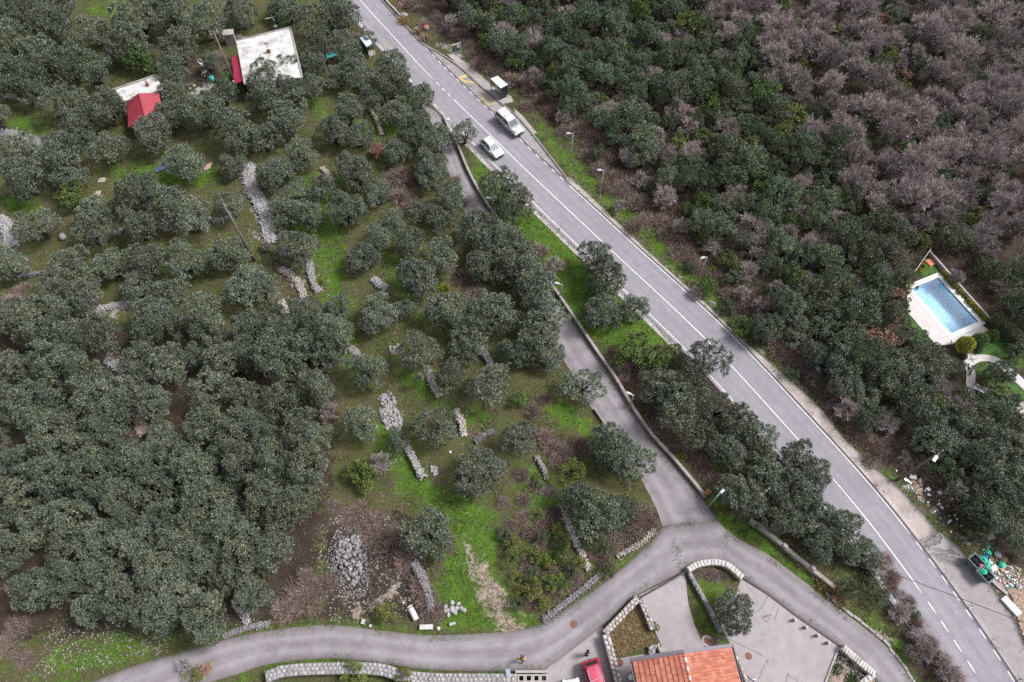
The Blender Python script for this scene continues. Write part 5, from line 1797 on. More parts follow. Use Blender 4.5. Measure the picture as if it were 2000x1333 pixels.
for x, y, r, me, lab in ((1887, 673, 16, cone, 'large rounded golden conifer at the foot of the pool deck'), (1915, 665, 15, coneg, 'large green rounded conifer right of the golden one'), (1931, 657, 9, coneg, 'small green rounded conifer behind the large ones'), (1940, 655, 11, coneg, 'green rounded conifer beside the hedge end'), (1910, 682, 8, bluec, 'low blue-green conifer beside the star path'), (1885, 697, 5, bluec, 'tiny blue-green bush left of the path star'), (1980, 778, 8, bluec, 'dark rounded bush beside the garden lounger')):
    Rm = r * pix(at(x, y, 1))[2] / CAM_F
    p = at(x, y, 1.1 * Rm)
    t_ = thing('conifer_shrub', lab, 'shrub', (p.x, p.y, -.05), rs.uniform(0, 6), 'rounded conifers of the pool garden')
    t_.scale = (Rm, Rm, Rm)
    put('foliage', me, None, t_)
    MB().tube([(0, 0, -.1), (0, 0, .9)], .08, 5).build('stem', M['bark'], t_)
# box hedge
ha, hb_ = at(1934, 626), at(1997, 690)
hd = (hb_ - ha)
hl = hd.length
rgh = np.random.default_rng(8)
n = 16000
u = rgh.uniform(0, 1, n)
side_ = rgh.integers(0, 4, n)
wv = np.where(side_ < 2, rgh.uniform(-1, 1, n), np.where(side_ == 2, -1, 1)) * .55
zv = np.where(side_ < 2, 1.5, rgh.uniform(0, 1.5, n))
p3 = np.column_stack([u * hl, wv, zv]) + rgh.normal(size=(n, 3)) * .05
on_ = np.where((side_ < 2)[:, None], np.array([0, 0, 1.0]), np.column_stack([np.zeros(n), np.sign(wv), np.full(n, .3)]))
dd = unit(on_ + rgh.normal(size=(n, 3)) * .7)
v, f, a = leaves(p3, dd, .13, .045, rgh, np.clip(rgh.normal(.45, .2, n), 0, 1), np.cross(unit(on_ + rgh.normal(size=(n, 3)) * .4), dd))
M['hedge'] = leaf_mat('hedge_leaf', (.070, .080, .045), (.14, .152, .085), (.23, .235, .15), 0, 0)
hedge = thing('clipped_hedge', 'long clipped dark hedge right of the pool', 'hedge', (ha.x, ha.y, -.05), math.atan2(hd.y, hd.x))
put('foliage', mesh_np('foliage', v, f, {'v': ('FACE', a)}), M['hedge'], hedge)
MB().box((hl / 2, 0, .65), (hl - .1, .9, 1.3)).build('stems', M['bark'], hedge)
# white garden bench and lounger
bp = at(1911, 766)
bench = thing('garden_bench', 'white slatted garden bench beside the path', 'bench', (bp.x, bp.y, 0), R(-35))
for k in range(3):
    MB().box((0, -.12 + .14 * k, .45), (1.5, .11, .03)).build('slat', M['white'], bench)
for k in range(2):
    MB().box((0, .24, .62 + .17 * k), (1.5, .03, .11)).build('slat', M['white'], bench)
for sx in (-.68, .68):
    MB().box((sx, 0, .22), (.06, .44, .44)).build('leg', M['white'], bench)
    MB().box((sx, .27, .6), (.06, .05, .45)).build('leg', M['white'], bench)
lp = at(1968, 776)
lo = thing('garden_lounger', 'dark garden lounger under the light green tree', 'lounger', (lp.x, lp.y, 0), R(-10))
MB().box((0, 0, .32), (1.2, .55, .06)).build('seat', M['darkmetal'], lo)
MB().box((.8, 0, .5), (.6, .55, .05), tilt=Matrix.Rotation(-.6, 3, 'Y')).build('backrest', M['darkmetal'], lo)
for sx in (-.5, .5):
    for sy in (-.22, .22):
        MB().box((sx, sy, .145), (.05, .05, .29)).build('leg', M['steel'], lo)

# ------------------------------------------------------------------ tiled house at the bottom
EZ, RZ = 4.0, 5.3
rA, rB = at(1336, 1276, RZ), at(1352, 1345, RZ)
ax = (rB - rA)
ax.z = 0
axn = ax.normalized()                       # along the ridge, toward the photo's bottom
lf = at(1237, 1297, EZ)
rt_ = at(1427, 1263, EZ)
crossn = Vector((-axn.y, axn.x, 0))
if crossn.x < 0:
    crossn = -crossn
wl_ = abs((lf - rA).dot(crossn))
wr_ = abs((rt_ - rA).dot(crossn))
hl_ = 4.3
house = thing('tiled_house', 'house with orange clay tile roof and dark gutters', 'house', (rA.x, rA.y, 0), math.atan2(axn.y, axn.x))
# local frame: x along the ridge, y left or right of it
sg = 1 if Matrix.Rotation(house.rotation_euler.z, 3, 'Z') @ Vector((0, 1, 0)) @ crossn > 0 else -1


def roof_side(width, sgn, label):
    ln = math.hypot(width, RZ - EZ)
    sl = math.atan2(RZ - EZ, width)
    base = MB()
    y1 = sgn * width
    t = .12
    base.add([(0, 0, RZ - .04), (hl_, 0, RZ - .04), (hl_, y1, EZ - .04), (0, y1, EZ - .04), (0, 0, RZ - t), (hl_, 0, RZ - t), (hl_, y1, EZ - t), (0, y1, EZ - t)],
             [(0, 1, 2, 3), (7, 6, 5, 4), (0, 4, 5, 1), (1, 5, 6, 2), (2, 6, 7, 3), (3, 7, 4, 0)])
    slope = base.build('roof_slope', M['tile'], house)
    rows, cols = 15, max(2, int(ln / .42))
    tw, tl = (hl_ - .1) / rows, ln / cols
    tm = []
    for q_ in range(3):
        b = MB()
        k = 7
        ring_a, ring_b, ring_c, ring_d = [], [], [], []
        for i in range(k):
            u = i / (k - 1)
            # raised roll and flat pan of an interlocking tile
            hgt = .085 * math.sin(math.pi * min(1, u / .62)) if u < .62 else -.01
            xx = u * tw * .985
            ring_a.append((xx, 0, .085 + hgt))
            ring_b.append((xx, tl * 1.06, .012 + hgt))
        n_ = k
        vv = ring_a + ring_b + [(x_, y_, z_ - .02) for x_, y_, z_ in ring_b] + [(x_, y_, z_ - .02) for x_, y_, z_ in ring_a]
        ff = []
        for r_ in range(4):
            for i in range(k - 1):
                r2 = (r_ + 1) % 4
                ff.append((r_ * n_ + i, r_ * n_ + i + 1, r2 * n_ + i + 1, r2 * n_ + i))
        ff += [(0, n_, 2 * n_, 3 * n_), (n_ - 1, 4 * n_ - 1, 3 * n_ - 1, 2 * n_ - 1)]
        b.add(vv, ff)
        m = b.mesh('tile')
        m.materials.append(M['tile'])
        tm.append(m)
    rr = random.Random(int(width * 100))
    for c in range(cols):
        for r_ in range(rows):
            o = bpy.data.objects.new('tile', tm[(c + r_) % 3])
            COL.objects.link(o)
            o.parent = slope
            y_ = sgn * (c + 1) * tl * math.cos(sl)
            z_ = RZ - (c + 1) * tl * math.sin(sl)
            # tile's own y runs up the slope
            o.location = (.05 + r_ * tw + (0 if sgn < 0 else tw * .985), y_, z_ - .02)
            o.rotation_euler = (sl * (1 if sgn < 0 else 1), 0, 0 if sgn < 0 else math.pi)
            if rr.random() < .03:
                o.rotation_euler.z += rr.uniform(-.12, .12)
    return slope


roof_side(wl_, -sg, 'left')
roof_side(wr_, sg, 'right')
for k in range(12):
    MB().tube([(.02 + k * .36, 0, RZ + .0), (.02 + k * .36 + .38, 0, RZ + .015)], [.13, .11], 8).build('ridge_tile', M['mortar' if k % 2 else 'tile'], house)
MB().box((hl_ / 2 + .25, (wr_ - wl_) / 2 * sg, EZ / 2 - .1), (hl_ - .5, wl_ + wr_ - 1.0, EZ - .2)).build('wall', M['wallpaint'], house)
gb = MB()
gb.add([(.27, -sg * (wl_ - .5), EZ - .22), (.27, sg * (wr_ - .5), EZ - .22), (.27, 0, RZ - .2)], [(0, 1, 2), (2, 1, 0)])
gb.build('gable', M['wallpaint'], house)
for sgn, wd in ((-sg, wl_), (sg, wr_)):
    # verge board on the gable end and gutter on the eave
    d_ = Vector((0, sgn * wd, EZ - RZ))
    e_ = Vector((-.14, 0, RZ + .03))
    MB().add([e_ + Vector((-.16, 0, 0)), e_ + Vector((.14, 0, .06)), e_ + d_ * 1.04 + Vector((.14, 0, .06)), e_ + d_ * 1.04 + Vector((-.16, 0, 0)), e_ + Vector((-.16, 0, -.22)), e_ + Vector((.14, 0, -.16)), e_ + d_ * 1.04 + Vector((.14, 0, -.16)), e_ + d_ * 1.04 + Vector((-.16, 0, -.22))],
             [(0, 1, 2, 3), (7, 6, 5, 4), (0, 4, 5, 1), (1, 5, 6, 2), (2, 6, 7, 3), (3, 7, 4, 0)]).build('verge_board', M['fascia'], house)
    y_ = sgn * (wd + .12)
    g = MB()
    pr = [(-.13, .05), (-.10, -.10), (.10, -.10), (.13, .05), (.10, .05), (.08, -.07), (-.08, -.07), (-.10, .05)]
    g.loft([[Vector((x_, y_ + a, EZ - .02 + z_)) for a, z_ in pr] for x_ in (-.28, hl_)])
    g.build('gutter', M['fascia'], house)
# white post and blue hose in the yard, house water tank
p = at(1462, 1330)
post = thing('washing_post', 'slender white post in the yard right of the house', 'post', (p.x, p.y, 0))
MB().tube([(0, 0, 0), (0, 0, 1.7)], .04, 7).build('shaft', M['white'], post)
MB().box((0, 0, 1.72), (.3, .06, .05)).build('arm', M['white'], post)
tag(MB().tube([at(*q_) + Vector((0, 0, .05)) for q_ in ((1455, 1318), (1462, 1324), (1472, 1331), (1484, 1342))], .045, 6).build('garden_hose', M['tarp']), 'blue hose lying beside the slender white post', 'hose')
p = at(1229, 1325)
tank = thing('water_heater', 'white tank against the side of the tiled house', 'tank', (p.x, p.y, 0))
MB().lathe([(.05, 0), (.24, .04), (.24, 1.25), (.18, 1.35), (.04, 1.38)], 14).build('body', M['white'], tank, True)
MB().tube([(0, 0, 1.36), (.0, .1, 1.5), (.25, .1, 1.5)], .03, 6).build('pipe', M['steel'], tank)
stone_wall('thin pale wall in the grass strip right of the house', [(1428, 1268), (1440, 1292), (1452, 1322), (1460, 1352)], .26, .4, 1, .5, 'warmstone', 31, faces=False)
p0_, p1_ = at(1251, 1169), at(1340, 1117)
gate = thing('pipe_gate', 'long dark pipe gate across the concrete drive', 'gate', p0_, 0)
dv = p1_ - p0_
MB().tube([Vector((0, 0, .55)), dv + Vector((0, 0, .55))], .07, 8).build('top_rail', M['darkmetal'], gate)
MB().tube([Vector((0, 0, .2)), dv + Vector((0, 0, .2))], .04, 6).build('lower_rail', M['darkmetal'], gate)
for k in range(7):
    q_ = dv * (k / 6)
    MB().tube([q_, q_ + Vector((0, 0, .55))], .035, 6).build('upright', M['darkmetal'], gate)
# manhole covers
for (x, y), r, mt, lab in (((1120.5, 1219.5), .30, 'rust', 'round rusty manhole cover in the lane'), ((1210, 1294.5), .30, 'rust', 'round brown cover beside the tiled house corner'), ((1462, 1282), .27, 'rust', 'round brown cover in the parking yard'), ((1380.5, 1252), .30, 'rust', 'round cover in a concrete ring on the grass')):
    p = at(x, y)
    t_ = thing('manhole_cover', lab, 'manhole', (p.x, p.y, .0))
    zt = .02 if x > 1300 and x < 1400 else .012
    MB().lathe([(.02, zt - .03), (r, zt - .03), (r, zt), (.02, zt + .002)], 20).build('lid', M[mt], t_)
    b = MB()
    rw = .22 if x == 1380.5 else .05
    for r0, z0 in ((0, 0),):
        k = 20
        I = [Vector((r * 1.01 * math.cos(6.2832 * i / k), r * 1.01 * math.sin(6.2832 * i / k), 0)) for i in range(k)]
        O = [q_ * ((r + rw) / r) for q_ in I]
        ring(b, I, O, -.05, zt + .006)
    b.build('rim', M['concrete_plain' if rw > .1 else 'rust'], t_)
# bollards
for k, (x, y) in enumerate(((1549, 1212.5), (1571, 1227), (1594, 1242.5), (1614.5, 1257))):
    p = at(x, y)
    t_ = thing('bollard', '%s brown bollard with black band and white cap along the yard edge' % ['first', 'second', 'third', 'fourth'][k], 'bollard', (p.x, p.y, 0), 0, 'bollards along the yard')
    MB().lathe([(.17, -.02), (.17, .05), (.13, .1), (.12, .40), (.1, .42)], 12).build('post', M['terracotta'], t_, True)
    MB().lathe([(.105, .40), (.105, .52)], 12).build('band', M['black'], t_)
    MB().lathe([(.105, .52), (.11, .58), (.06, .66), (.01, .68)], 12).build('cap', M['white'], t_, True)
# folding parking barriers
for k, (x, y) in enumerate(((1463, 1180), (1499.5, 1206.5))):
    p = at(x, y)
    t_ = thing('parking_barrier', ['white folding parking barrier close to the yard olive', 'white folding parking barrier nearer the bollards'][k], 'barrier', (p.x, p.y, 0), R(35), 'folding parking barriers')
    for sy in (-.28, .28):
        MB().tube([(-.35, sy, .02), (.30, 0, .85)], .035, 6).build('arm', M['white'], t_)
    MB().tube([(-.35, -.3, .03), (-.35, .3, .03)], .035, 6).build('base_bar', M['white'], t_)
    MB().tube([(-.05, -.16, .38), (-.05, .16, .38)], .025, 6).build('cross_bar', M['steel'], t_)
    MB().tube([(.42, 0, 0), (.30, 0, .85)], .045, 6).build('strut', M['white'], t_)
# rose beds at the lower right of the yard
stone_wall('broad pale capped wall beside the rose beds', [(1641, 1265), (1665, 1287), (1702, 1318)], .62, .7, 1, .24, 'marble', 33, core='warmstone', faces=False)
stone_wall('pale low wall crossing below the rose beds', [(1702, 1318), (1680, 1335), (1665, 1352)], .5, .6, 1, .4, 'marble', 34, core='warmstone', faces=False)
bk = thing('bed_edging', 'pale kerb edging between the yard and the rose beds', 'edging')
run('k', xy([(1638, 1264), (1628, 1290), (1606, 1350)]), .2, .12, M['concrete_plain'], bk, 1.4, seed=12, jitter=.01)
for lab, pl in (('small bed edged with white stones, nearest the yard', [(1632, 1292), (1646, 1303), (1640, 1322), (1622, 1309)]), ('narrow bed edged with stones along the capped wall', [(1640, 1274), (1665, 1298), (1660, 1303), (1635, 1281)]), ('bed of low plants below the crossing rose branches', [(1655, 1318), (1668, 1310), (1682, 1318), (1668, 1340), (1648, 1340)])):
    P_ = W(pl)
    cc = sum(P_, Vector()) / len(P_)
    t_ = thing('rose_bed', lab, 'flower bed', cc)
    MB().poly([(q_ - cc)[:2] for q_ in P_], -.1, .03).build('soil', M['ground'], t_)
    for i in range(len(P_)):
        a, b = P_[i] - cc, P_[(i + 1) % len(P_)] - cc
        n_ = max(1, int((b - a).length / .3))
        for k in range(n_):
            q_ = a.lerp(b, (k + .5) / n_)
            st = stone(t_, (q_.x, q_.y, .06), .24, 'stone')
    rg2 = np.random.default_rng(len(lab))
    n_ = 900
    Pq = np.array([[(q_ - cc).x, (q_ - cc).y] for q_ in P_])
    Q = rg2.uniform(Pq.min(0), Pq.max(0), (n_ * 2, 2))
    Q = Q[sdist(Q, Pq) > .1][:n_]
    d = unit(np.column_stack([rg2.normal(size=(len(Q), 2)), np.full(len(Q), .8)]))
    v, f, a = leaves(np.column_stack([Q, rg2.uniform(.03, .2, len(Q))]), d, .16, .05, rg2, np.clip(rg2.normal(.5, .2, len(Q)), 0, 1))
    o = put('foliage', mesh_np('foliage', v, f, {'v': ('FACE', a)}), M['green'], t_)
    o['kind'] = 'stuff'
for (x, y), r, lab in (((1640, 1302), .9, 'pruned pale rose bush in the small edged bed'), ((1655, 1290), 1.0, 'pruned pale rose bush by the capped wall'), ((1668, 1312), 1.1, 'spreading pruned rose bush below the capped wall'), ((1665, 1330), .9, 'pruned rose bush at the lowest rose bed')):
    p = at(x, y)
    t_ = thing('rose_bush', lab, 'shrub', (p.x, p.y, 0), rs.uniform(0, 6))
    rr = random.Random(x)
    for k in range(5):
        a = rr.uniform(0, 6.28)
        e = Vector((math.cos(a) * r * .8, math.sin(a) * r * .8, rr.uniform(.5, .9)))
        b = MB()
        b.tube([(0, 0, -.05), tuple(e * .5 + Vector((0, 0, .1))), tuple(e)], [.045, .035, .02], 5)
        for j in range(4):
            s_ = e * rr.uniform(.4, 1)
            a2 = a + rr.uniform(-1.2, 1.2)
            b.tube([tuple(s_), tuple(s_ + Vector((math.cos(a2) * .35, math.sin(a2) * .35, rr.uniform(.05, .3))))], [.02, .01], 4)
        b.build('branch', M['bark_pale'], t_)
# hollow-block wall and small sign at the bottom edge
p = at(1040, 1326)
bw = thing('block_wall', 'pale wall of hollow concrete blocks at the bottom edge', 'wall', (p.x, p.y, 0))
for k in range(4):
    b = MB()
    cx = -1.05 + .7 * k
    I = [Vector((cx + sx * .2, sy * .2, 0)) for sx, sy in ((-1, -1), (1, -1), (1, 1), (-1, 1))]
    O = [Vector((cx + sx * .34, sy * .34, 0)) for sx, sy in ((-1, -1), (1, -1), (1, 1), (-1, 1))]
    ring(b, I, O, -.1, .62).build('block', M['concrete_plain'], bw)
MB().box((-.1, .55, .3), (3.0, .22, .8)).build('coping_beam', M['concrete_plain'], bw)
p = at(993, 1318)
sg_ = thing('small_sign', 'small grey-blue sign panel tilted by the bottom verge', 'sign', (p.x, p.y, 0), R(10))
MB().tube([(0, 0, 0), (0, 0, 1.0)], .03, 6).build('post', M['steel'], sg_)
MB().box((0, .05, 1.05), (.42, .75, .03), tilt=Matrix.Rotation(.35, 3, 'X')).build('panel', plain('grey_blue_panel', (.25, .28, .36), .5), sg_)

# ------------------------------------------------------------------ the two old houses of the grove
def corrugated(b, p00, p10, p11, p01, waves, amp):
    """ribbed sheet between four corners; ribs run from edge p00-p10 to p01-p11"""
    n = waves * 4
    top, bot = [], []
    nz = (p10 - p00).cross(p01 - p00).normalized()
    if nz.z < 0:
        nz = -nz
    rows = []
    for j in range(2):
        a, c = (p00, p10) if j == 0 else (p01, p11)
        rows.append([a.lerp(c, i / n) + nz * amp * math.sin(2 * math.pi * i * waves / n) for i in range(n + 1)])
    v = rows[0] + rows[1] + [p - nz * .025 for p in rows[0]] + [p - nz * .025 for p in rows[1]]
    N = n + 1
    f = []
    for i in range(n):
        f += [(i, i + 1, N + i + 1, N + i), (2 * N + i + 1, 2 * N + i, 3 * N + i, 3 * N + i + 1)]
        f += [(i, 2 * N + i, 2 * N + i + 1, i + 1), (N + i, N + i + 1, 3 * N + i + 1, 3 * N + i)]
    f += [(0, N, 3 * N, 2 * N), (n, 2 * N + n, 3 * N + n, N + n)]
    return b.add(v, f)


HZ = 3.2
rc = [at(463, 80, HZ), at(567, 54, HZ), at(590, 150, HZ), at(478, 163, HZ)]
hc_ = sum(rc, Vector()) / 4
h1 = thing('flat_roofed_house', 'old house with stained white flat roof, upper left', 'house', (hc_.x, hc_.y, float(gh(hc_.x, hc_.y))))
gz1 = h1.location.z
L1 = [p - Vector((hc_.x, hc_.y, gz1)) for p in rc]
MB().poly([p[:2] for p in grow([Vector((p.x, p.y, 0)) for p in L1], .12)], HZ - gz1 - .22, HZ - gz1).build('roof', M['plaster'], h1)
ins = grow([Vector((p.x, p.y, 0)) for p in L1], -.15)
MB().poly([p[:2] for p in ins], -.3, HZ - gz1 - .22).build('wall', M['wallpaint'], h1)
# parapet lip along the two far edges
for a, b in ((0, 1), (1, 2)):
    p, q_ = L1[a], L1[b]
    c = (p + q_) / 2
    MB().box((c.x, c.y, HZ - gz1 + .06), ((q_ - p).length - .2, .2, .12), rz=math.atan2((q_ - p).y, (q_ - p).x)).build('roof_lip', M['wallgrey'], h1)
# door and windows on the side toward the photo's bottom
p, q_ = ins[3], ins[2]
fd = (q_ - p).normalized()
fn = Vector((fd.y, -fd.x, 0))
if fn.y > 0:
    fn = -fn
for t_, w_, z0, z1, nm in ((.25, .8, .8, 1.9, 'window'), (.5, .9, 0, 2.0, 'door'), (.78, .8, .8, 1.9, 'window')):
    c = p.lerp(q_, t_) + fn * .03
    d_ = MB().box((c.x, c.y, (z0 + z1) / 2), (w_, .08, z1 - z0), rz=math.atan2(fd.y, fd.x)).build(nm, M['wood'], h1)
    c = c + fn * .03
    MB().box((c.x, c.y, (z0 + z1) / 2 + .05), (w_ * .8, .06, (z1 - z0) * .8), rz=math.atan2(fd.y, fd.x)).build('pane' if nm == 'window' else 'door_panel', M['glass' if nm == 'window' else 'wood'], d_)
cp = at(525.5, 103, HZ)
ch = thing('brick_chimney', 'brick chimney with cowl on the white flat roof', 'chimney', (cp.x, cp.y, HZ), .2)
MB().box((0, 0, .35), (.5, .42, .74)).build('stack', M['brick'], ch)
MB().box((0, 0, .75), (.58, .5, .07)).build('cap', M['mortar'], ch)
MB().tube([(0, 0, .78), (0, 0, 1.45)], .05, 6).build('pipe', M['darkmetal'], ch)
for sx in (-.22, 0, .22):
    MB().box((sx, 0, 1.62), (.1, .1, .24)).build('cowl', M['darkmetal'], ch)
MB().box((0, 0, 1.46), (.6, .06, .05)).build('cross_bar', M['darkmetal'], ch)
# crimson lean-to
lt = [at(452, 113, 2.4), at(467.5, 106, 2.75), at(475, 158, 2.75), at(459, 164, 2.4)]
c = sum(lt, Vector()) / 4
lean = thing('lean_to_roof', 'crimson corrugated lean-to roof beside the white flat roof', 'roof', (c.x, c.y, float(gh(c.x, c.y))))
LL_ = [p - lean.location for p in lt]
corrugated(MB(), LL_[0], LL_[3], LL_[2], LL_[1], 14, .03).build('sheet', M['redsheet2'], lean)
for p in (LL_[0], LL_[3], LL_[0].lerp(LL_[3], .5)):
    MB().tube([(p.x + .1, p.y, -.2), (p.x + .1, p.y, p.z - .03)], .05, 6).build('post', M['wood'], lean)
# annex block beside the house
p = at(455, 88)
ax_ = thing('concrete_annex', 'low grey concrete block hut left of the white roof', 'hut', (p.x, p.y, float(gh(p.x, p.y))), R(10))
MB().box((0, 0, .8), (1.5, 1.2, 2.0)).build('wall', M['wallgrey'], ax_)
MB().box((0, 0, 1.84), (1.7, 1.4, .1)).build('roof', M['concrete_plain'], ax_)

# long shed: white flat part and red ridged part
SZ = 3.0
w1 = [at(222, 176, SZ), at(305, 148, SZ), at(318, 175, SZ), at(240, 198, SZ)]
c = sum(w1, Vector()) / 4
sh = thing('red_roofed_shed', 'long shed with white flat roof and red corrugated gable roof', 'shed', (c.x, c.y, float(gh(c.x, c.y))))
so = sh.location.copy()
Lw = [p - so for p in w1]
MB().poly([p[:2] for p in Lw], SZ - so.z - .2, SZ - so.z).build('flat_roof', M['plaster'], sh)
MB().poly([p[:2] for p in grow([Vector((p.x, p.y, 0)) for p in Lw], -.15)], -.3, SZ - so.z - .2).build('wall', M['wallpaint'], sh)
p, q_ = Lw[0], Lw[1]
m_ = (p + q_) / 2
MB().box((m_.x, m_.y, SZ - so.z + .08), ((q_ - p).length, .25, .16), rz=math.atan2((q_ - p).y, (q_ - p).x)).build('roof_lip', M['wallgrey'], sh)
r0, r1 = at(271, 183, 3.6) - so, at(284, 231, 3.6) - so
e0, e1 = at(247, 197, 2.5) - so, at(251, 250, 2.5) - so
g0, g1 = at(311, 181, 2.9) - so, at(318, 234, 2.9) - so
corrugated(MB(), r0, r1, e1, e0, 18, .035).build('roof_sheet', M['redsheet'], sh)
corrugated(MB(), r0, r1, g1, g0, 18, .035).build('roof_sheet', M['redsheet'], sh)
MB().tube([r0 + Vector((0, 0, .04)), r1 + Vector((0, 0, .04))], .09, 8).build('ridge_cap', M['redsheet'], sh)
inner = [e0.lerp(g0, .08), g0.lerp(e0, .08), g1.lerp(e1, .08), e1.lerp(g1, .08)]
MB().poly([p[:2] for p in inner], -.3, 2.3).build('wall', M['wallgrey'], sh)
cp = at(289, 168, SZ)
ch = thing('chimney_pipe', 'small rusty stove pipe on the shed flat roof', 'chimney', (cp.x, cp.y, SZ))
MB().box((0, 0, .2), (.35, .35, .5)).build('base', M['brick'], ch)
MB().tube([(0, 0, .4), (0, 0, .9)], .08, 8).build('pipe', M['rust'], ch)
kind(MB().poly(xy([(350, 200), (378, 180), (415, 160), (422, 170), (402, 190), (370, 205)]), -.3, float(gh(*at(390, 182)[:2])) + .05).build('yard', M['concrete_plain']), 'structure', 'grey yard between the two old houses')

# ------------------------------------------------------------------ small things round the old houses
p = on(538, 52)
rd = thing('rotary_dryer', 'white rotary clothes dryer with four arms above the white house', 'clothes dryer', p)
hgt = height((538, 52), (535, 34))
MB().tube([(0, 0, 0), (0, 0, hgt)], .05, 6).build('mast', M['steel'], rd)
for k in range(4):
    a = .5 + k * math.pi / 2
    MB().tube([(0, 0, hgt), (math.cos(a) * 1.2, math.sin(a) * 1.2, hgt + .15)], .045, 5).build('arm', M['white'], rd)
MB().lathe([(.35, 0), (.33, .12), (.08, .2)], 12).build('base', M['white'], rd, True)
pp = [on(642, 123, 1.9), on(662, 117, 1.9), on(664, 126, 1.7), on(644, 133, 1.7)]
c = sum(pp, Vector()) / 4
ts = thing('sheet_canopy', 'teal corrugated sheet canopy among the olives', 'canopy', (c.x, c.y, float(gh(c.x, c.y))))
corrugated(MB(), *[q_ - ts.location for q_ in pp], 9, .03).build('sheet', M['teal'], ts)
for q_ in pp:
    q_ = q_ - ts.location
    MB().tube([(q_.x * .9, q_.y * .9, -.1), (q_.x * .9, q_.y * .9, q_.z - .04)], .04, 5).build('post', M['wood'], ts)


def sheet(name, label, cat, pts, mat, t=.05, dz=.12):
    P_ = [on(*q_) for q_ in pts]
    c = sum(P_, Vector()) / len(P_)
    b = MB()
    n = len(P_)
    up = [q_ - c + Vector((0, 0, dz + rs.uniform(0, .05))) for q_ in P_]
    b.add(up + [q_ - Vector((0, 0, t)) for q_ in up], [tuple(range(n)), tuple(range(2 * n - 1, n - 1, -1))] + [(i, n + i, n + (i + 1) % n, (i + 1) % n) for i in range(n)])
    return tag(b.build(name, mat, None, False, c), label, cat)


sheet('tarpaulin', 'dark blue tarpaulin laid on the grass clearing', 'tarpaulin', [(301, 332), (327, 320), (329, 330), (304, 340)], M['tarp'])
sheet('pink_mat', 'faded pink mat beside an olive in the clearing', 'mat', [(398, 326), (415, 318), (412, 330), (400, 335)], plain('faded_pink', (.36, .24, .22), .9))
pl_ = thing('board_stack', 'small weathered board panel at the clearing edge', 'boards', on(200, 353))
for k in range(4):
    MB().box((0, -.3 + .2 * k, .1), (.95, .18, .04), rz=.05).build('plank', M['plank'], pl_)
for k, (a, b) in enumerate((((186, 385), (190, 374)), ((189, 387), (194, 374)), ((193, 388), (197, 373)))):
    a_, b_ = on(*a, .1), on(*b, .12)
    d_ = b_ - a_
    c = (a_ + b_) / 2
    tag(MB().box((0, 0, 0), (d_.length, .2, .05), rz=math.atan2(d_.y, d_.x)).build('plank', M['plank'], loc=c), ['leftmost', 'middle', 'rightmost'][k] + ' of three pale planks lying by the bright bush', 'plank')
# utility poles


def pole(label, base, top, r=.14, arm=True):
    b = on(*base)
    h = height(base, top)
    t_ = thing('utility_pole', label, 'pole', b)
    MB().tube([(0, 0, -.3), (0, 0, h * .5), (0, 0, h)], [r, r * .85, r * .7], 9).build('shaft', M['wood'], t_, True)
    if arm:
        MB().box((0, 0, h - .35), (1.3, .1, .1), rz=.6).build('cross_arm', M['wood'], t_)
        for s in (-.5, 0, .5):
            MB().lathe([(.03, h - .3), (.06, h - .24), (.05, h - .12), (.02, h - .1)], 7, (s * math.cos(.6), s * math.sin(.6), 0)).build('insulator', M['white'], t_)
    return t_, Vector((b.x, b.y, b.z + h))


t_, topg = pole('bare wooden pole standing alone in the olive grove', (497, 510), (447, 392), .16, False)
t_, toph = pole('wooden pole with white box beside the crimson lean-to', (466, 178), (409, 66), .15)
MB().lathe([(.05, 1.6), (.32, 1.65), (.32, 2.0), (.05, 2.05)], 12, (.15, -.15, 0)).build('meter_box', M['white'], t_)
t_, topr = pole('slanting wooden pole with street lamp in the roadside litter', (1753, 938), (1843, 883), .14, False)
hh_ = topr.z - t_.location.z
MB().tube([(0, 0, hh_ - .7), (-.5, -.5, hh_ - .35)], .04, 6).build('lamp_arm', M['steel'], t_)
MB().box((-.8, -.75, hh_ - .32), (.7, .3, .12), rz=.78).build('lamp_head', M['lampwhite'], t_)
t_, topj = pole('dark wooden pole on the grass bank by the junction', (1437, 1016), (1505, 968), .15)
tag(MB().tube([topj, topj.lerp(at(1640, 1050, 5), .5) - Vector((0, 0, .2)), at(1640, 1052, 5.6), at(1742, 1120, 5.4), at(1860, 1163, 5.6), at(1985, 1211, 6.4), at(2060, 1235, 7.2)], .03, 5).build('power_cable', M['black']), 'black cable hanging across the main road, lower right', 'cable')


# street lamps: mast and flat head
def lamp(label, base, head, arm_dir=(-1, 0)):
    b = on(*base)
    h = min(max(height(base, head), 2.6), 8.0)
    t_ = thing('street_lamp', label, 'street lamp', b, 0, 'street lamps')
    a = Vector((arm_dir[0], arm_dir[1], 0)).normalized()
    MB().tube([(0, 0, 0), (0, 0, h * .6), (0, 0, h)], [.085, .07, .055], 8).build('mast', M['steel'], t_, True)
    MB().tube([(0, 0, h - .05), tuple(a * .5 + Vector((0, 0, h + .1)))], .04, 6).build('arm', M['steel'], t_)
    rz = math.atan2(a.y, a.x)
    hd_ = MB().box(tuple(a * .62 + Vector((0, 0, h + .12))), (.62, .28, .11), rz=rz, top=.75).build('lamp_head', M['lampwhite'], t_)
    MB().box(tuple(a * .65 + Vector((0, 0, h + .045))), (.4, .2, .03), rz=rz).build('lens', M['lamp'], hd_)
    MB().lathe([(.16, 0), (.16, .05), (.09, .1)], 8).build('foot', M['concrete_plain'], t_)


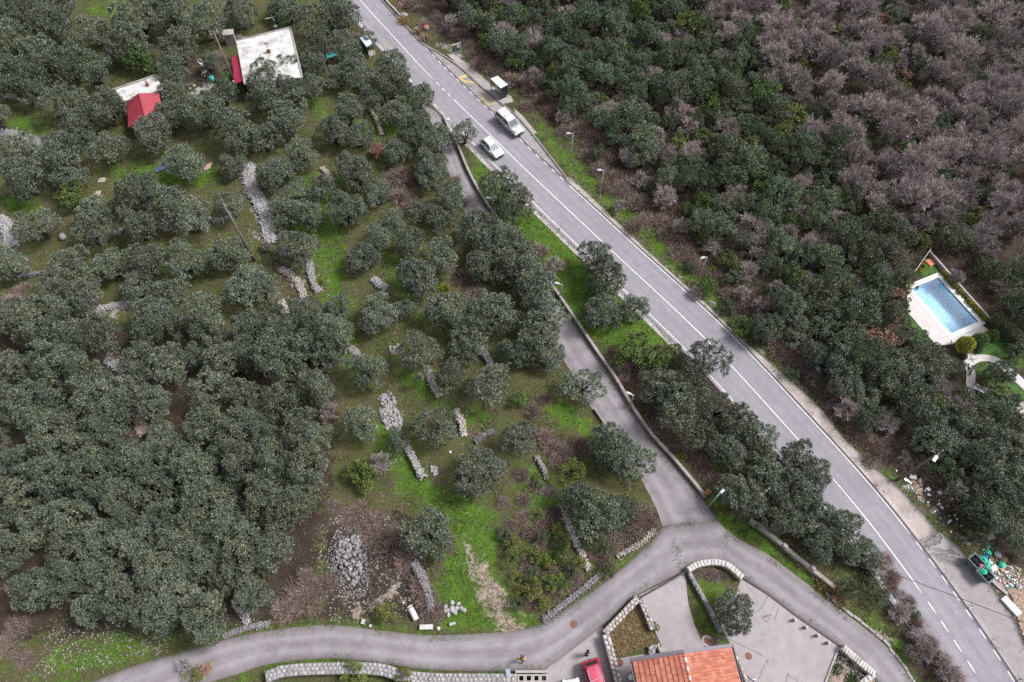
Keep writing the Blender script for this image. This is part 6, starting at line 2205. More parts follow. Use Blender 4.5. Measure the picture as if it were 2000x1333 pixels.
lamp('street lamp at the parapet beside the pinkish bare bush', (1094.5, 582), (1093, 556), (-1, .2))
lamp('street lamp at the parapet below the bright green bush', (1229, 796), (1235, 771), (-.8, .3))
lamp('street lamp at the parapet end above the junction', (1382, 991), (1403, 969), (1, .8))
lamp('tall street lamp on the far verge beside yellow flowers', (1361, 552), (1384, 503), (-1, -.3))
lamp('street lamp on the far verge near the bus lay-by end', (1113, 322), (1119, 262), (-1, 0))
lamp('street lamp half hidden in scrub on the far verge', (1171, 385), (1178, 333), (-1, -.1))
lamp('street lamp under the olive on the central verge', (964, 416), (960, 388), (-1, .1))
lamp('street lamp at the fork behind the white hatchback', (886, 264), (881, 241), (-1, .2))
# box on the parapet end
p = at(1378, 967)
bx = thing('junction_cabinet', 'small brown cabinet at the parapet end by the lamp', 'cabinet', (p.x, p.y, 0), .7)
MB().box((0, 0, .5), (.55, .35, 1.0)).build('body', M['rust'], bx)
MB().box((0, 0, 1.03), (.65, .45, .06)).build('lid', M['brick'], bx)

# ------------------------------------------------------------------ bus shelters, board, sign
SHZ = 2.4
sr = [at(958, 154, SHZ), at(972, 148.5, SHZ), at(992, 165.5, SHZ), at(977.5, 172.5, SHZ)]
c = sum(sr, Vector()) / 4
bsh = thing('bus_shelter', 'bus shelter with pale flat roof and white bench', 'bus shelter', (c.x, c.y, .1))
S_ = [p - Vector((c.x, c.y, .1)) for p in sr]
MB().poly([p[:2] for p in S_], SHZ - .2, SHZ - .1).build('roof', plain('pale_roof_panel', (.50, .56, .58), .3, .4, var=.04), bsh)
u_ = (S_[2] - S_[1])
for k in (1, 2, 3):
    a, b = S_[0].lerp(S_[3], k / 4), S_[1].lerp(S_[2], k / 4)
    m_ = (a + b) / 2
    MB().box((m_.x, m_.y, SHZ - .08), ((b - a).length, .05, .04), rz=math.atan2((b - a).y, (b - a).x)).build('roof_rib', M['steel'], bsh)
sin_ = [p * .92 for p in S_]
for p in sin_:
    MB().tube([(p.x, p.y, 0), (p.x, p.y, SHZ - .2)], .05, 7).build('post', M['darkmetal'], bsh)
for a, b in ((1, 2), (2, 3)):
    p, q_ = sin_[a], sin_[b]
    m_ = (p + q_) / 2
    k = 1.0 if (a, b) == (1, 2) else .8
    MB().box((m_.x, m_.y, 1.15), ((q_ - p).length * k - .1, .03, 1.9), rz=math.atan2((q_ - p).y, (q_ - p).x)).build('glass_panel', M['glass'], bsh)
m_ = (sin_[1] * .62 + sin_[2] * .62 + sin_[0] * .38 + sin_[3] * .38) / 2
MB().box((m_.x, m_.y, .5), ((sin_[2] - sin_[1]).length * .8, .42, .06), rz=math.atan2(u_.y, u_.x)).build('bench', M['white'], bsh)
sr = [at(703, 74, SHZ), at(716, 69, SHZ), at(727, 84, SHZ), at(716, 92, SHZ)]
c = sum(sr, Vector()) / 4
bs2 = thing('bus_shelter', 'bus shelter with blue-white roof under an olive across the road', 'bus shelter', (c.x, c.y, float(gh(c.x, c.y))))
S_ = [p - bs2.location for p in sr]
rz_ = S_[0].z
MB().poly([p[:2] for p in S_], rz_ - .1, rz_).build('roof', plain('blue_white_roof', (.45, .55, .68), .3, .4, var=.35, scale=2.5), bs2)
for p in S_:
    MB().tube([(p.x * .9, p.y * .9, 0), (p.x * .9, p.y * .9, rz_ - .1)], .05, 7).build('post', M['darkmetal'], bs2)
m_ = (S_[0] + S_[3]) * .45
MB().box((m_.x, m_.y, 1.15), ((S_[3] - S_[0]).length * .8, .03, 1.9), rz=math.atan2((S_[3] - S_[0]).y, (S_[3] - S_[0]).x)).build('glass_panel', M['glass'], bs2)
MB().poly(xy([(718, 100), (732, 98), (733, 108), (722, 112)]), -.1, .06).build('platform', M['concrete_plain'])
bpy.data.objects['platform']['kind'] = 'structure'
# information board: white frame, green and dark picture
b0, b1 = on(884.5, 106), on(897, 102)
d_ = b1 - b0
ib = thing('information_board', 'framed information board on two dark posts by the lay-by', 'board', b0, math.atan2(d_.y, d_.x))
ln = d_.length
hb2 = height((884.5, 107), (884, 89))
for x_ in (0, ln):
    MB().tube([(x_, 0, 0), (x_, 0, hb2)], .06, 7).build('post', M['darkmetal'], ib)
MB().box((ln / 2, -.05, hb2 - .75), (ln + .5, .08, 1.5)).build('frame', M['white'], ib)
MB().box((ln / 2, -.10, hb2 - .72), (ln + .3, .03, 1.2)).build('picture', plain('picture_green', (.09, .13, .05), .4, var=.5, scale=1.6), ib)
MB().box((ln / 2, -.12, hb2 - 1.12), (ln + .28, .02, .34)).build('picture_band', M['denim'], ib)
MB().box((ln / 2 + ln * .35, -.125, hb2 - .5), (ln * .35, .02, .5)).build('picture_patch', M['lilac'], ib)
# warning triangle
sp = on(784, 27)
hs_ = height((784, 27), (781, 5)) - .2
ws = thing('warning_sign', 'red and white triangular warning sign on a post', 'sign', sp, R(-8))
MB().tube([(0, 0, 0), (0, 0, hs_ + .5)], .045, 7).build('post', M['steel'], ws)


def tri(b, r, y, t=.02, dz=0):
    P_ = [Vector((r * math.sin(a), y, hs_ + dz + r * math.cos(a))) for a in (0, 2.0944, 4.1888)]
    v = P_ + [p + Vector((0, t, 0)) for p in P_]
    return b.add(v, [(0, 1, 2), (5, 4, 3), (0, 3, 4, 1), (1, 4, 5, 2), (2, 5, 3, 0)])


tri(MB(), .95, -.10).build('red_border', plain('sign_red', (.45, .03, .03), .4), ws)
tri(MB(), .62, -.125).build('white_field', M['white'], ws)
sy = MB()
sy.box((0, -.14, hs_ + .02), (.09, .015, .42))
sy.box((0, -.14, hs_ - .06), (.26, .015, .09), tilt=Matrix.Rotation(.5, 3, 'Y'))
sy.build('pictogram', M['black'], ws)
p = on(833, 58)
mr = thing('painted_rock', 'white rounded rock with orange top edge on the verge', 'rock', p)
MB().lathe([(.2, -.05), (.5, .1), (.48, .4), (.25, .58), (.03, .62)], 12).build('body', M['stone'], mr, True)
MB().lathe([(.50, .30), (.46, .45), (.28, .60), (.05, .66)], 12, (0, .06, .01)).build('painted_edge', M['orangemat'], mr, True)
# marker posts
for q_, lab in (((1092, 454), 'white roadside marker post on the central grass'), ((829, 82), 'pale marker post with straw grass beside the lay-by')):
    p = on(*q_)
    t_ = thing('marker_post', lab, 'post', p)
    MB().box((0, 0, .45), (.14, .10, .95)).build('post', M['white'], t_)
    MB().box((0, 0, .78), (.15, .11, .16)).build('band', M['black'], t_)


# ------------------------------------------------------------------ vehicles
def car(name, label, loc, rz, Lc, Wc, body, roofm, spec, group=None):
    """spec: side profile as (x, z) of belt line and of greenhouse, x forward"""
    t_ = thing(name, label, 'car' if name != 'pickup_truck' else 'pickup', loc, rz, group)
    hw = Wc / 2
    # lower body: cross sections along the length
    st = spec['body']                       # x, bottom z, shoulder z, half-width factor
    rings = []
    for x, zb, zs, k in st:
        w = hw * k
        rings.append([Vector((x, -w * .93, zb)), Vector((x, -w, zb + .12)), Vector((x, -w, zs - .14)), Vector((x, -w * .93, zs - .03)), Vector((x, -w * .6, zs + .015)), Vector((x, 0, zs + .03)), Vector((x, w * .6, zs + .015)), Vector((x, w * .93, zs - .03)), Vector((x, w, zs - .14)), Vector((x, w, zb + .12)), Vector((x, w * .93, zb))])
    MB().loft(rings).build('body', M[body], t_, True)
    for (xa, xb, za, zb_, ya, yb, ins_) in spec['cabins']:
        # frustum: base from xa to xb at za, top at zb_; rake front yb rear ya
        A = [(xa, -hw * .88), (xb, -hw * .86), (xb, hw * .86), (xa, hw * .88)]
        B = [(xa + ya, -hw * ins_), (xb - yb, -hw * ins_), (xb - yb, hw * ins_), (xa + ya, hw * ins_)]
        mid = [(a[0] * .35 + b[0] * .65, a[1] * .35 + b[1] * .65) for a, b in zip(A, B)]
        zm = za * .35 + zb_ * .65
        v = [Vector((*q_, za)) for q_ in A] + [Vector((*q_, zb_ - .04)) for q_ in B]
        MB().loft([v[:4], v[4:]]).build('cabin', M[body], t_)
        # roof skin, slightly domed
        nx_ = 7
        rr_ = []
        for i in range(nx_):
            u = i / (nx_ - 1)
            x = B[0][0] + (B[1][0] - B[0][0]) * u
            dome = .055 * math.sin(math.pi * min(max(u, .0), 1))
            w = hw * ins_ * (1 - .05 * (abs(u - .5) * 2) ** 2)
            rr_.append([Vector((x, y_ * w, zb_ - .045 + .05 * (1 - y_ * y_) + dome * .5)) for y_ in (-1, -.8, -.4, 0, .4, .8, 1)] + [Vector((x, w, zb_ - .07)), Vector((x, -w, zb_ - .07))])
        MB().loft(rr_).build('roof', M[roofm], t_, True)
        # glass on the four sides, a little proud
        def pane(nm, a, b, c_, d_, mat, u0=.08, u1=.92, v0=.12, v1=.86):
            n_ = (b - a).cross(d_ - a).normalized()
            if n_.dot((a + b + c_ + d_) / 4 - Vector(((xa + xb) / 2, 0, za))) < 0:
                n_ = -n_
            def q(u, v_):
                return a.lerp(b, u).lerp(d_.lerp(c_, u), v_)
            P_ = [q(u0, v0), q(u1, v0), q(u1, v1), q(u0, v1)]
            vv = [p_ + n_ * .012 for p_ in P_] + [p_ - n_ * .01 for p_ in P_]
            MB().add(vv, [(0, 1, 2, 3), (7, 6, 5, 4), (0, 4, 5, 1), (1, 5, 6, 2), (2, 6, 7, 3), (3, 7, 4, 0)]).build(nm, mat, t_)
        fr_ = spec.get('front', True)
        if fr_:
            pane('windscreen', v[1], v[2], v[6], v[5], M['screen'], .05, .95, .06, .94)
        pane('rear_window', v[3], v[0], v[4], v[7], M['glass'], .08, .92, .15, .9)
        for s_ in ((0, 1, 5, 4), (2, 3, 7, 6)):
            for u0, u1 in spec.get('side', ((.1, .46), (.52, .9))):
                uu = (u0, u1) if s_[0] == 0 else (1 - u1, 1 - u0)
                pane('side_window', v[s_[0]], v[s_[1]], v[s_[2]], v[s_[3]], M['glass'], uu[0], uu[1], .14, .82)
    fx, rx = st[-1][0], st[0][0]
    zl = spec.get('lampz', .68)
    for s_ in (-1, 1):
        MB().box((fx - .16, s_ * hw * .70, zl), (.32, .34, .14), rz=-s_ * .35).build('headlight', M['lamp'], t_)
        MB().box((rx + .05, s_ * hw * .80, zl + .12), (.14, .2, .26)).build('tail_light', M['redlamp'], t_)
        MB().box((spec['mirror'], s_ * (hw + .09), spec['mz']), (.14, .2, .13)).build('mirror', M[body], t_)
        for wx in spec['wheels']:
            wh = MB().lathe([(.10, -.11), (spec['wr'] - .03, -.11), (spec['wr'], -.07), (spec['wr'], .07), (spec['wr'] - .03, .11), (.10, .11)], 18)
            Rm_ = Matrix.Rotation(math.pi / 2, 3, 'X')
            wh.v = [tuple(Rm_ @ Vector(p_)) for p_ in wh.v]
            w_o = wh.build('wheel', M['rubber'], t_, True, (wx, s_ * (hw - .09), spec['wr']))
            rm = MB().lathe([(.02, .12), (spec['wr'] * .62, .118), (spec['wr'] * .62, .10)], 14)
            R2 = Matrix.Rotation(-s_ * math.pi / 2, 3, 'X')
            rm.v = [tuple(R2 @ Vector(p_)) for p_ in rm.v]
            rm.build('rim', M['rim'], w_o)
    MB().box((fx + .005, 0, zl - .16), (.05, hw * 1.0, .16)).build('grille', M['black'], t_)
    MB().box((fx - .01, 0, zl - .34), (.12, hw * 1.5, .1)).build('bumper', M['black'], t_)
    MB().box((rx + .01, 0, zl - .26), (.1, hw * 1.6, .14)).build('bumper', M['black'], t_)
    return t_


def heading(a, b):
    d_ = at(*b) - at(*a)
    return math.atan2(d_.y, d_.x)


road_rz = heading((915, 222), (1040, 343))
hatch = {'body': [(-1.95, .42, .80, .86), (-1.88, .28, .95, .95), (-1.3, .22, .98, 1), (0, .20, .97, 1), (.9, .20, .95, 1), (1.25, .22, .90, .99), (1.7, .26, .78, .93), (1.93, .36, .66, .78), (1.98, .42, .60, .6)],
         'cabins': [(-1.86, 1.02, .92, 1.49, .38, .88, .68)], 'mirror': .75, 'mz': 1.02, 'wheels': (-1.22, 1.25), 'wr': .30}
p = at(961, 289, .6)
car('hatchback', 'white hatchback driving down the near lane of the main road', (p.x, p.y, 0), road_rz, 3.95, 1.70, 'carwhite', 'carwhite', hatch)
pick = {'body': [(-2.62, .5, 1.0, .93), (-2.55, .42, 1.10, .99), (-1.5, .36, 1.10, 1), (.2, .36, 1.10, 1), (1.15, .36, 1.10, 1), (1.9, .38, 1.05, .97), (2.45, .44, .95, .90), (2.6, .52, .82, .76)],
        'cabins': [(-2.55, -.72, 1.05, 1.78, .22, .02, .80), (-.70, 1.28, 1.05, 1.78, .02, .78, .76)], 'mirror': .72, 'mz': 1.22, 'wheels': (-1.55, 1.62), 'wr': .37, 'lampz': .86}
p = at(995.5, 240, .8)
pk = car('pickup_truck', 'silver-white pickup with closed canopy parked in the bus lay-by', (p.x, p.y, 0), heading((976, 219), (1014, 256)), 5.2, 1.85, 'carsilver', 'carwhite', pick)
MB().box((1.85, 0, 1.085), (1.1, 1.35, .02)).build('bonnet', M['carwhite'], pk)
for s_ in (-1, 1):
    MB().tube([(-.6, s_ * .95, .40), (1.0, s_ * .95, .40)], .05, 6).build('side_step', M['steel'], pk)
suv = {'body': [(-2.1, .45, .95, .88), (-2.0, .32, 1.05, .96), (-1.3, .26, 1.05, 1), (0, .25, 1.04, 1), (1.0, .25, 1.02, 1), (1.5, .28, .98, .97), (1.95, .34, .86, .88), (2.12, .45, .74, .70)],
       'cabins': [(-1.98, 1.15, 1.0, 1.62, .42, .75, .70)], 'mirror': .85, 'mz': 1.12, 'wheels': (-1.3, 1.32), 'wr': .33}
p = at(1167, 1336, 1.0)
rz_r = heading((1178, 1345), (1160, 1292))
rc_ = car('red_suv', 'red car with silver roof rails parked beside the stone wall', (p.x, p.y, 0), rz_r + math.pi, 4.2, 1.78, 'carred', 'carroof', suv)
for s_ in (-1, 1):
    MB().tube([(-1.35, s_ * .60, 1.60), (-1.2, s_ * .60, 1.68), (.2, s_ * .60, 1.69), (.35, s_ * .60, 1.62)], .03, 6).build('roof_rail', M['rim'], rc_)
MB().tube([(-.35, -.6, 1.70), (-.35, .6, 1.70)], .03, 6).build('cross_bar', M['rim'], rc_)
MB().tube([(-1.1, .05, 1.6), (-1.25, .05, 1.78)], .02, 5).build('aerial', M['black'], rc_)
p = at(1115, 1332, .6)
wz = heading((1117, 1345), (1113, 1320))
car('white_car', 'white car just entering the bottom edge beside the red car', (p.x - math.cos(wz) * 1.75, p.y - math.sin(wz) * 1.75, 0), wz, 3.95, 1.70, 'carwhite', 'carwhite', hatch)

# ------------------------------------------------------------------ bins, mattress and rubbish
def bin_(label, px_, rz, bags):
    p = at(*px_)
    t_ = thing('rubbish_bin', label, 'bin', (p.x, p.y, 0), rz, 'open rubbish bins')
    I0 = [Vector((x * .50, y * .34, 0)) for x, y in ((-1, -1), (1, -1), (1, 1), (-1, 1))]
    b = MB()
    lo_ = [Vector((x * .55, y * .38, .16)) for x, y in ((-1, -1), (1, -1), (1, 1), (-1, 1))]
    hi_ = [Vector((x * .70, y * .52, 1.15)) for x, y in ((-1, -1), (1, -1), (1, 1), (-1, 1))]
    hi2 = [Vector((x * .64, y * .46, 1.15)) for x, y in ((-1, -1), (1, -1), (1, 1), (-1, 1))]
    li2 = [Vector((x * .50, y * .33, .22)) for x, y in ((-1, -1), (1, -1), (1, 1), (-1, 1))]
    b.loft([lo_, hi_, hi2, li2])
    b.build('body', M['bin'], t_)
    ring(MB(), [q_ * 1 for q_ in [Vector((v_.x, v_.y, 0)) for v_ in hi2]], [Vector((v_.x * 1.06, v_.y * 1.08, 0)) for v_ in hi_], 1.14, 1.20).build('rim', M['bin'], t_)
    for s_ in (-1, 1):
        MB().tube([(s_ * .72, -.2, 1.0), (s_ * .80, -.2, 1.0), (s_ * .80, .2, 1.0), (s_ * .72, .2, 1.0)], .025, 5).build('handle', M['steel'], t_)
        for y_ in (-.28, .28):
            MB().lathe([(.02, -.03), (.09, -.03), (.09, .03), (.02, .03)], 8, (s_ * .45, y_, .09)).build('caster', M['rubber'], t_)
    return p, rz


rzb = heading((1888, 1088), (1910, 1112))
B1, _ = bin_('grey rubbish bin with black bags, farther from the mattress', (1896, 1103), rzb, 0)
B2, _ = bin_('grey rubbish bin with green and black bags, nearer the mattress', (1912, 1126), rzb, 0)


def bag(label, p, r, mat, seed, flat=.75):
    rg = np.random.default_rng(seed)
    me = topi = None
    b = MB()
    prof = [(.15, -.55), (.8, -.45), (1.0, 0), (.75, .5), (.25, .8), (.12, 1.0)]
    b.lathe([(q_ * 1, z) for q_, z in prof], 10)
    v = np.array(b.v)
    v *= rg.uniform(.78, 1.2, (len(v), 1)) * np.array([1, rg.uniform(.7, 1), flat])
    b.v = [tuple(q_) for q_ in v * r]
    o = b.build('rubbish_bag', mat, None, True, p)
    o.rotation_euler = (0, 0, rg.uniform(0, 6))
    tag(o, label, 'bag')


ux = Vector((math.cos(rzb), math.sin(rzb), 0))
bag('black bag in the farther bin', (B1 - ux * .28) + Vector((0, 0, 1.0)), .36, M['blackbag'], 1)
bag('second black bag in the farther bin beside the pink bag', (B1 + ux * .05) + Vector((0, 0, .95)), .3, M['blackbag'], 2)
bag('small pink bag on the rim of the farther bin', (B1 + ux * .42) + Vector((0, 0, 1.12)), .22, plain('pink_bag', (.5, .22, .22), .5), 3)
bag('shiny green bag in the nearer bin', (B2 - ux * .26) + Vector((0, 0, 1.05)), .40, M['greenbag'], 4)
bag('black bag in the nearer bin', (B2 + ux * .30) + Vector((0, 0, 1.0)), .38, M['blackbag'], 5)
for k, (q_, r, mt, lab) in enumerate((((1918, 1096), .55, 'greenbag', 'large green bag torn open behind the bins'), ((1925, 1104), .5, 'greenbag', 'green bag between the bins and the litter heap'), ((1923, 1089), .3, 'bluebag', 'blue bag on the green bags'), ((1929, 1079), .35, 'greenbag', 'green bag below the round dark bush'), ((1955, 1103), .4, 'greenbag', 'teal-green bag among the white litter'), ((1929, 1067), .3, 'greenbag', 'small green bag high in the litter beside the bush'),
                                    ((1933, 1100), .25, 'white', 'white bag beside the green bags'), ((1936, 1114), .28, 'white', 'white bag right of the nearer bin'), ((1988, 1147), .35, 'steel', 'grey bag below the tall litter scrub'), ((1960, 1094), .4, 'card', 'brown torn sack in the litter heap'), ((1947, 1084), .45, 'steel', 'long grey sack above the litter heap'))):
    p = on(*q_)
    bag(lab, p + Vector((0, 0, r * .4)), r, M[mt], 10 + k, .55)
for k, (q_, s_, mt, rz, lab) in enumerate((((1932, 1049), (.8, .7, .4), 'white', .2, 'white box above the litter heap beside the bush'), ((1964, 1096), (.8, .5, .12), 'card', .5, 'flat cardboard at the litter heap'), ((1944, 1111), (.7, .6, .08), 'white', .9, 'white square tray in the litter'), ((1983, 1108), (1.2, .25, .08), 'plank', -.6, 'pale broken board at the litter edge'), ((1957, 1115), (.6, .4, .2), 'card', .1, 'cardboard box in the litter centre'), ((1975, 1100), (1.0, .15, .06), 'white', -.3, 'thin white strip on the litter heap'),
                                         ((1596, 723), (.45, .7, .3), 'white', .2, 'white box dumped under the roadside trees'), ((1588, 750), (.35, .9, .1), 'card', .3, 'pinkish plank-shaped box on the verge'), ((1782, 933), (.7, .45, .3), 'white', -.3, 'white basin dumped by the lamp pole'), ((1773, 940), (.9, .2, .08), 'white', -.6, 'white strip in the litter by the lamp pole'), ((1835, 963), (.5, .45, .2), 'white', .4, 'white square carton in the roadside litter'), ((1812, 957), (.4, .4, .2), 'steel', .4, 'grey carton in the roadside litter'),
                                         ((1655, 823), (.9, .25, .2), 'steel', -.7, 'grey pipe-like box on the gravel edge'), ((1709, 792), (.6, .35, .1), 'lilac', -.9, 'pale plastic sheet caught in the bare scrub'))):
    p = on(*q_)
    o = MB().box((0, 0, s_[2] / 2), s_, rz=rz, top=.93).build('dumped_box', M[mt], loc=p)
    o.rotation_euler = (rs.uniform(-.2, .2), rs.uniform(-.2, .2), 0)
    tag(o, lab, 'rubbish')
Q = scatter(9000, rgg, xy([(1918, 1075), (1935, 1060), (1985, 1100), (2000, 1140), (1965, 1150), (1935, 1125), (1915, 1110)]))[:150]
Q2 = scatter(9000, rgg, xy([(1740, 915), (1790, 925), (1860, 985), (1890, 1060), (1850, 1040), (1790, 965), (1735, 925)]))[:45]
Q3 = scatter(9000, rgg, xy([(1300, 820), (1340, 850), (1360, 900), (1330, 900), (1260, 830)]))[:26]
for q_, mt, lab in ((Q, 'white', 'white scraps of household litter behind the bins'), (Q2, 'white', 'white litter scraps along the verge by the lamp pole'), (Q3, 'white', 'white litter scraps under the trees by the parapet'), (Q[::3] + .2, 'card', 'brown scraps of litter behind the bins'), (Q[1::7] - .2, 'greenbag', 'green plastic scraps behind the bins')):
    rubble('litter', np.column_stack([q_, gz(q_) + .06]), .22, rgg, M[mt], None, lab, .35)
mp = [at(1952.5, 1171), at(1962.5, 1164.5), at(1994, 1198), at(1983.5, 1205)]
c = sum(mp, Vector()) / 4
mat_ = thing('mattress', 'white mattress dumped on the roadside pull-in', 'mattress', (c.x, c.y, 0))
ml = [p - c for p in mp]
b = MB()
rings = []
for k, z in ((.97, .01), (1, .05), (1, .20), (.96, .25)):
    rings.append([Vector((q_.x * k, q_.y * k, z)) for q_ in ml])
b.loft(rings).build('pad', M['mattress'], mat_)
ring(MB(), ml, [q_ * 1.012 for q_ in ml], .20, .225).build('piping', M['lampwhite'], mat_)

# ------------------------------------------------------------------ people
def person(label, loc, rz, pose, top_m, leg_m, hair_m, longhair=False):
    t_ = thing('person', label, 'person', loc, rz)
    J = pose
    def skin(nm, joints, edges, mat, root_i=0):
        me = bpy.data.meshes.new(nm)
        me.from_pydata([j[:3] for j in joints], edges, [])
        me.materials.append(mat)
        o = bpy.data.objects.new(nm, me)
        COL.objects.link(o)
        o.parent = t_
        md = o.modifiers.new('skin', 'SKIN')
        md.use_smooth_shade = True
        for i, j in enumerate(joints):
            sv = me.skin_vertices[0].data[i]
            sv.radius = (j[3], j[4] if len(j) > 4 else j[3])
            sv.use_root = (i == root_i)
        sb = o.modifiers.new('sub', 'SUBSURF')
        sb.levels = sb.render_levels = 1
        return o
    hipz, sh = .92, 1.42
    Lh, Rh = J['lh'], J['rh']           # hands
    Le, Re = J['le'], J['re']           # elbows
    Lf, Rf = J['lf'], J['rf']           # feet
    Lk = ((Lf[0]) * .5 + .03, .09 + (Lf[1] - .09) * .5, .48)
    Rk = ((Rf[0]) * .5 + .03, -.09 + (Rf[1] + .09) * .5, .48)
    jt = [(0, 0, hipz, .14, .17), (.01, 0, 1.15, .12, .15), (0, 0, 1.36, .12, .17), (J['head'][0] * .4, 0, 1.50, .055), (J['head'][0] * .8, 0, 1.57, .06), (J['head'][0], 0, 1.66, .095, .085), (J['head'][0], 0, 1.75, .075),
          (0, .19, sh, .06), (*Le, .043), (*Lh, .032), (0, -.19, sh, .06), (*Re, .043), (*Rh, .032),
          (0, .10, .86, .09), (*Lk, .062), (Lf[0], Lf[1], .09, .042), (Lf[0] + .16, Lf[1], .03, .036), (0, -.10, .86, .09), (*Rk, .062), (Rf[0], Rf[1], .09, .042), (Rf[0] + .16, Rf[1], .03, .036)]
    ed = [(0, 1), (1, 2), (2, 3), (3, 4), (4, 5), (5, 6), (2, 7), (7, 8), (8, 9), (2, 10), (10, 11), (11, 12), (0, 13), (13, 14), (14, 15), (15, 16), (0, 17), (17, 18), (18, 19), (19, 20)]
    # five fingers on each hand
    for wi, ei, s_ in ((9, 8, 1), (12, 11, -1)):
        h, e = Vector(jt[wi][:3]), Vector(jt[ei][:3])
        d = (h - e).normalized()
        sd = d.cross(Vector((0, 0, 1))).normalized()
        for k, (o_, ln) in enumerate(((-.045, .055), (-.028, .085), (-.009, .095), (.010, .088), (.028, .068))):
            i0 = len(jt)
            q1 = h + d * (.02 if k == 0 else .05) + sd * o_
            q2 = q1 + d * ln * .55 + sd * (o_ * .3) - Vector((0, 0, .012))
            q3 = q2 + d * ln * .45 - Vector((0, 0, .025))
            jt += [(*q1, .0095), (*q2, .0085), (*q3, .0075)]
            ed += [(wi, i0), (i0, i0 + 1), (i0 + 1, i0 + 2)]
    skin('body', jt, ed, M['skin'])
    # jacket over torso and arms, trousers over hips and legs
    cj = [(0, 0, .86, .165, .19), (.01, 0, 1.12, .145, .185), (0, 0, 1.36, .135, .20), (0, 0, 1.48, .075), (0, .21, sh, .085), (*Le, .066), tuple(Vector(Le).lerp(Vector(Lh), .85)) + (.05,), (0, -.21, sh, .085), (*Re, .066), tuple(Vector(Re).lerp(Vector(Rh), .85)) + (.05,)]
    skin('jacket', cj, [(0, 1), (1, 2), (2, 3), (2, 4), (4, 5), (5, 6), (2, 7), (7, 8), (8, 9)], top_m)
    lj = [(0, 0, .93, .15, .18), (0, .10, .82, .11), (*Lk, .08), (Lf[0], Lf[1], .14, .065), (0, -.10, .82, .11), (*Rk, .08), (Rf[0], Rf[1], .14, .065)]
    skin('trousers', lj, [(0, 1), (1, 2), (2, 3), (0, 4), (4, 5), (5, 6)], leg_m)
    hx = J['head'][0]
    hb3 = MB()
    hb3.lathe([(.02, 1.865), (.07, 1.85), (.105, 1.79), (.112, 1.72), (.10, 1.66)], 12, (hx - .018, 0, 0))
    hb3.build('hair', hair_m, t_, True)
    if longhair:
        MB().tube([(hx - .10, 0, 1.70), (hx - .13, 0, 1.55), (hx - .12, 0, 1.38)], [.075, .07, .03], 8).build('hair', hair_m, t_, True)
    for s_ in (-1, 1):
        MB().box((Lf[0] + .06, (Lf if s_ > 0 else Rf)[1], .045), (.28, .10, .09), top=.8).build('shoe', M['black'], t_)
        MB().lathe([(.002, -.01), (.012, 0), (.002, .01)], 6, (hx + .092, s_ * .034, 1.70)).build('eye', M['black'], t_)
        MB().lathe([(.004, -.03), (.02, 0), (.004, .03)], 6, (hx, s_ * .098, 1.685)).build('ear', M['skin'], t_)
    MB().tube([(hx + .088, 0, 1.70), (hx + .118, 0, 1.665)], [.010, .016], 6).build('nose', M['skin'], t_)
    MB().box((hx + .093, 0, 1.622), (.012, .045, .01)).build('mouth', M['carred'], t_)
    return t_


walk = {'head': (.04, 0), 'le': (-.10, .27, 1.15), 'lh': (.08, .26, .93), 're': (.06, -.27, 1.15), 'rh': (.26, -.22, 1.02), 'lf': (.26, .10), 'rf': (-.26, -.10)}
phone = {'head': (.08, 0), 'le': (.04, .28, 1.14), 'lh': (.28, .12, 1.20), 're': (.04, -.28, 1.14), 'rh': (.28, -.12, 1.20), 'lf': (.05, .12), 'rf': (-.03, -.12)}
reach = {'head': (.05, 0), 'le': (.15, .26, 1.62), 'lh': (.30, .22, 1.88), 're': (.15, -.26, 1.60), 'rh': (.32, -.18, 1.84), 'lf': (.05, .11), 'rf': (-.05, -.11)}
p = at(1019, 1290)
person('person in a mustard yellow jacket walking along the lower lane', (p.x, p.y, -.008), R(75), walk, M['mustard'], M['denim'], M['hair'], True)
p = at(1146, 1279)
person('person in dark navy clothes holding something beside the red car', (p.x, p.y, 0), R(165), phone, M['navy'], M['navy'], M['hair'])
p = on(404, 147)
person('person in a lilac top reaching up on a step ladder', (p.x, p.y, p.z + .75), R(140), reach, M['lilac'], M['denim'], M['hair'])
lad = thing('step_ladder', 'step ladder with pale rungs under the reaching person', 'ladder', on(404, 147), R(-40))
for s_ in (-.24, .24):
    MB().tube([(-.5, s_, 0), (.05, s_ * .8, 1.15)], .03, 5).build('rail', M['steel'], lad)
    MB().tube([(.55, s_, 0), (.05, s_ * .8, 1.15)], .03, 5).build('rail', M['steel'], lad)
for k in range(4):
    f_ = (k + .6) / 4.2
    MB().box((-.5 + .55 * f_, 0, 1.15 * f_), (.14, .46, .03)).build('rung', M['white'], lad)
MB().box((.03, 0, .73), (.42, .52, .04)).build('platform', M['white'], lad)
p = on(404, 158)
person('person in black standing by the flower bed below the ladder', (p.x, p.y, p.z), R(200), phone, M['navy'], M['navy'], M['hair'])
p = on(416.5, 161)
gb_ = thing('green_barrel', 'bright green barrel at the yard edge', 'barrel', p)
MB().lathe([(.3, 0), (.38, .3), (.4, .6), (.36, .95), (.1, .97)], 14).build('body', M['greenbag'], gb_, True)
MB().lathe([(.37, .93), (.4, .95), (.4, 1.0), (.05, 1.02)], 14).build('lid', M['teal'], gb_, True)
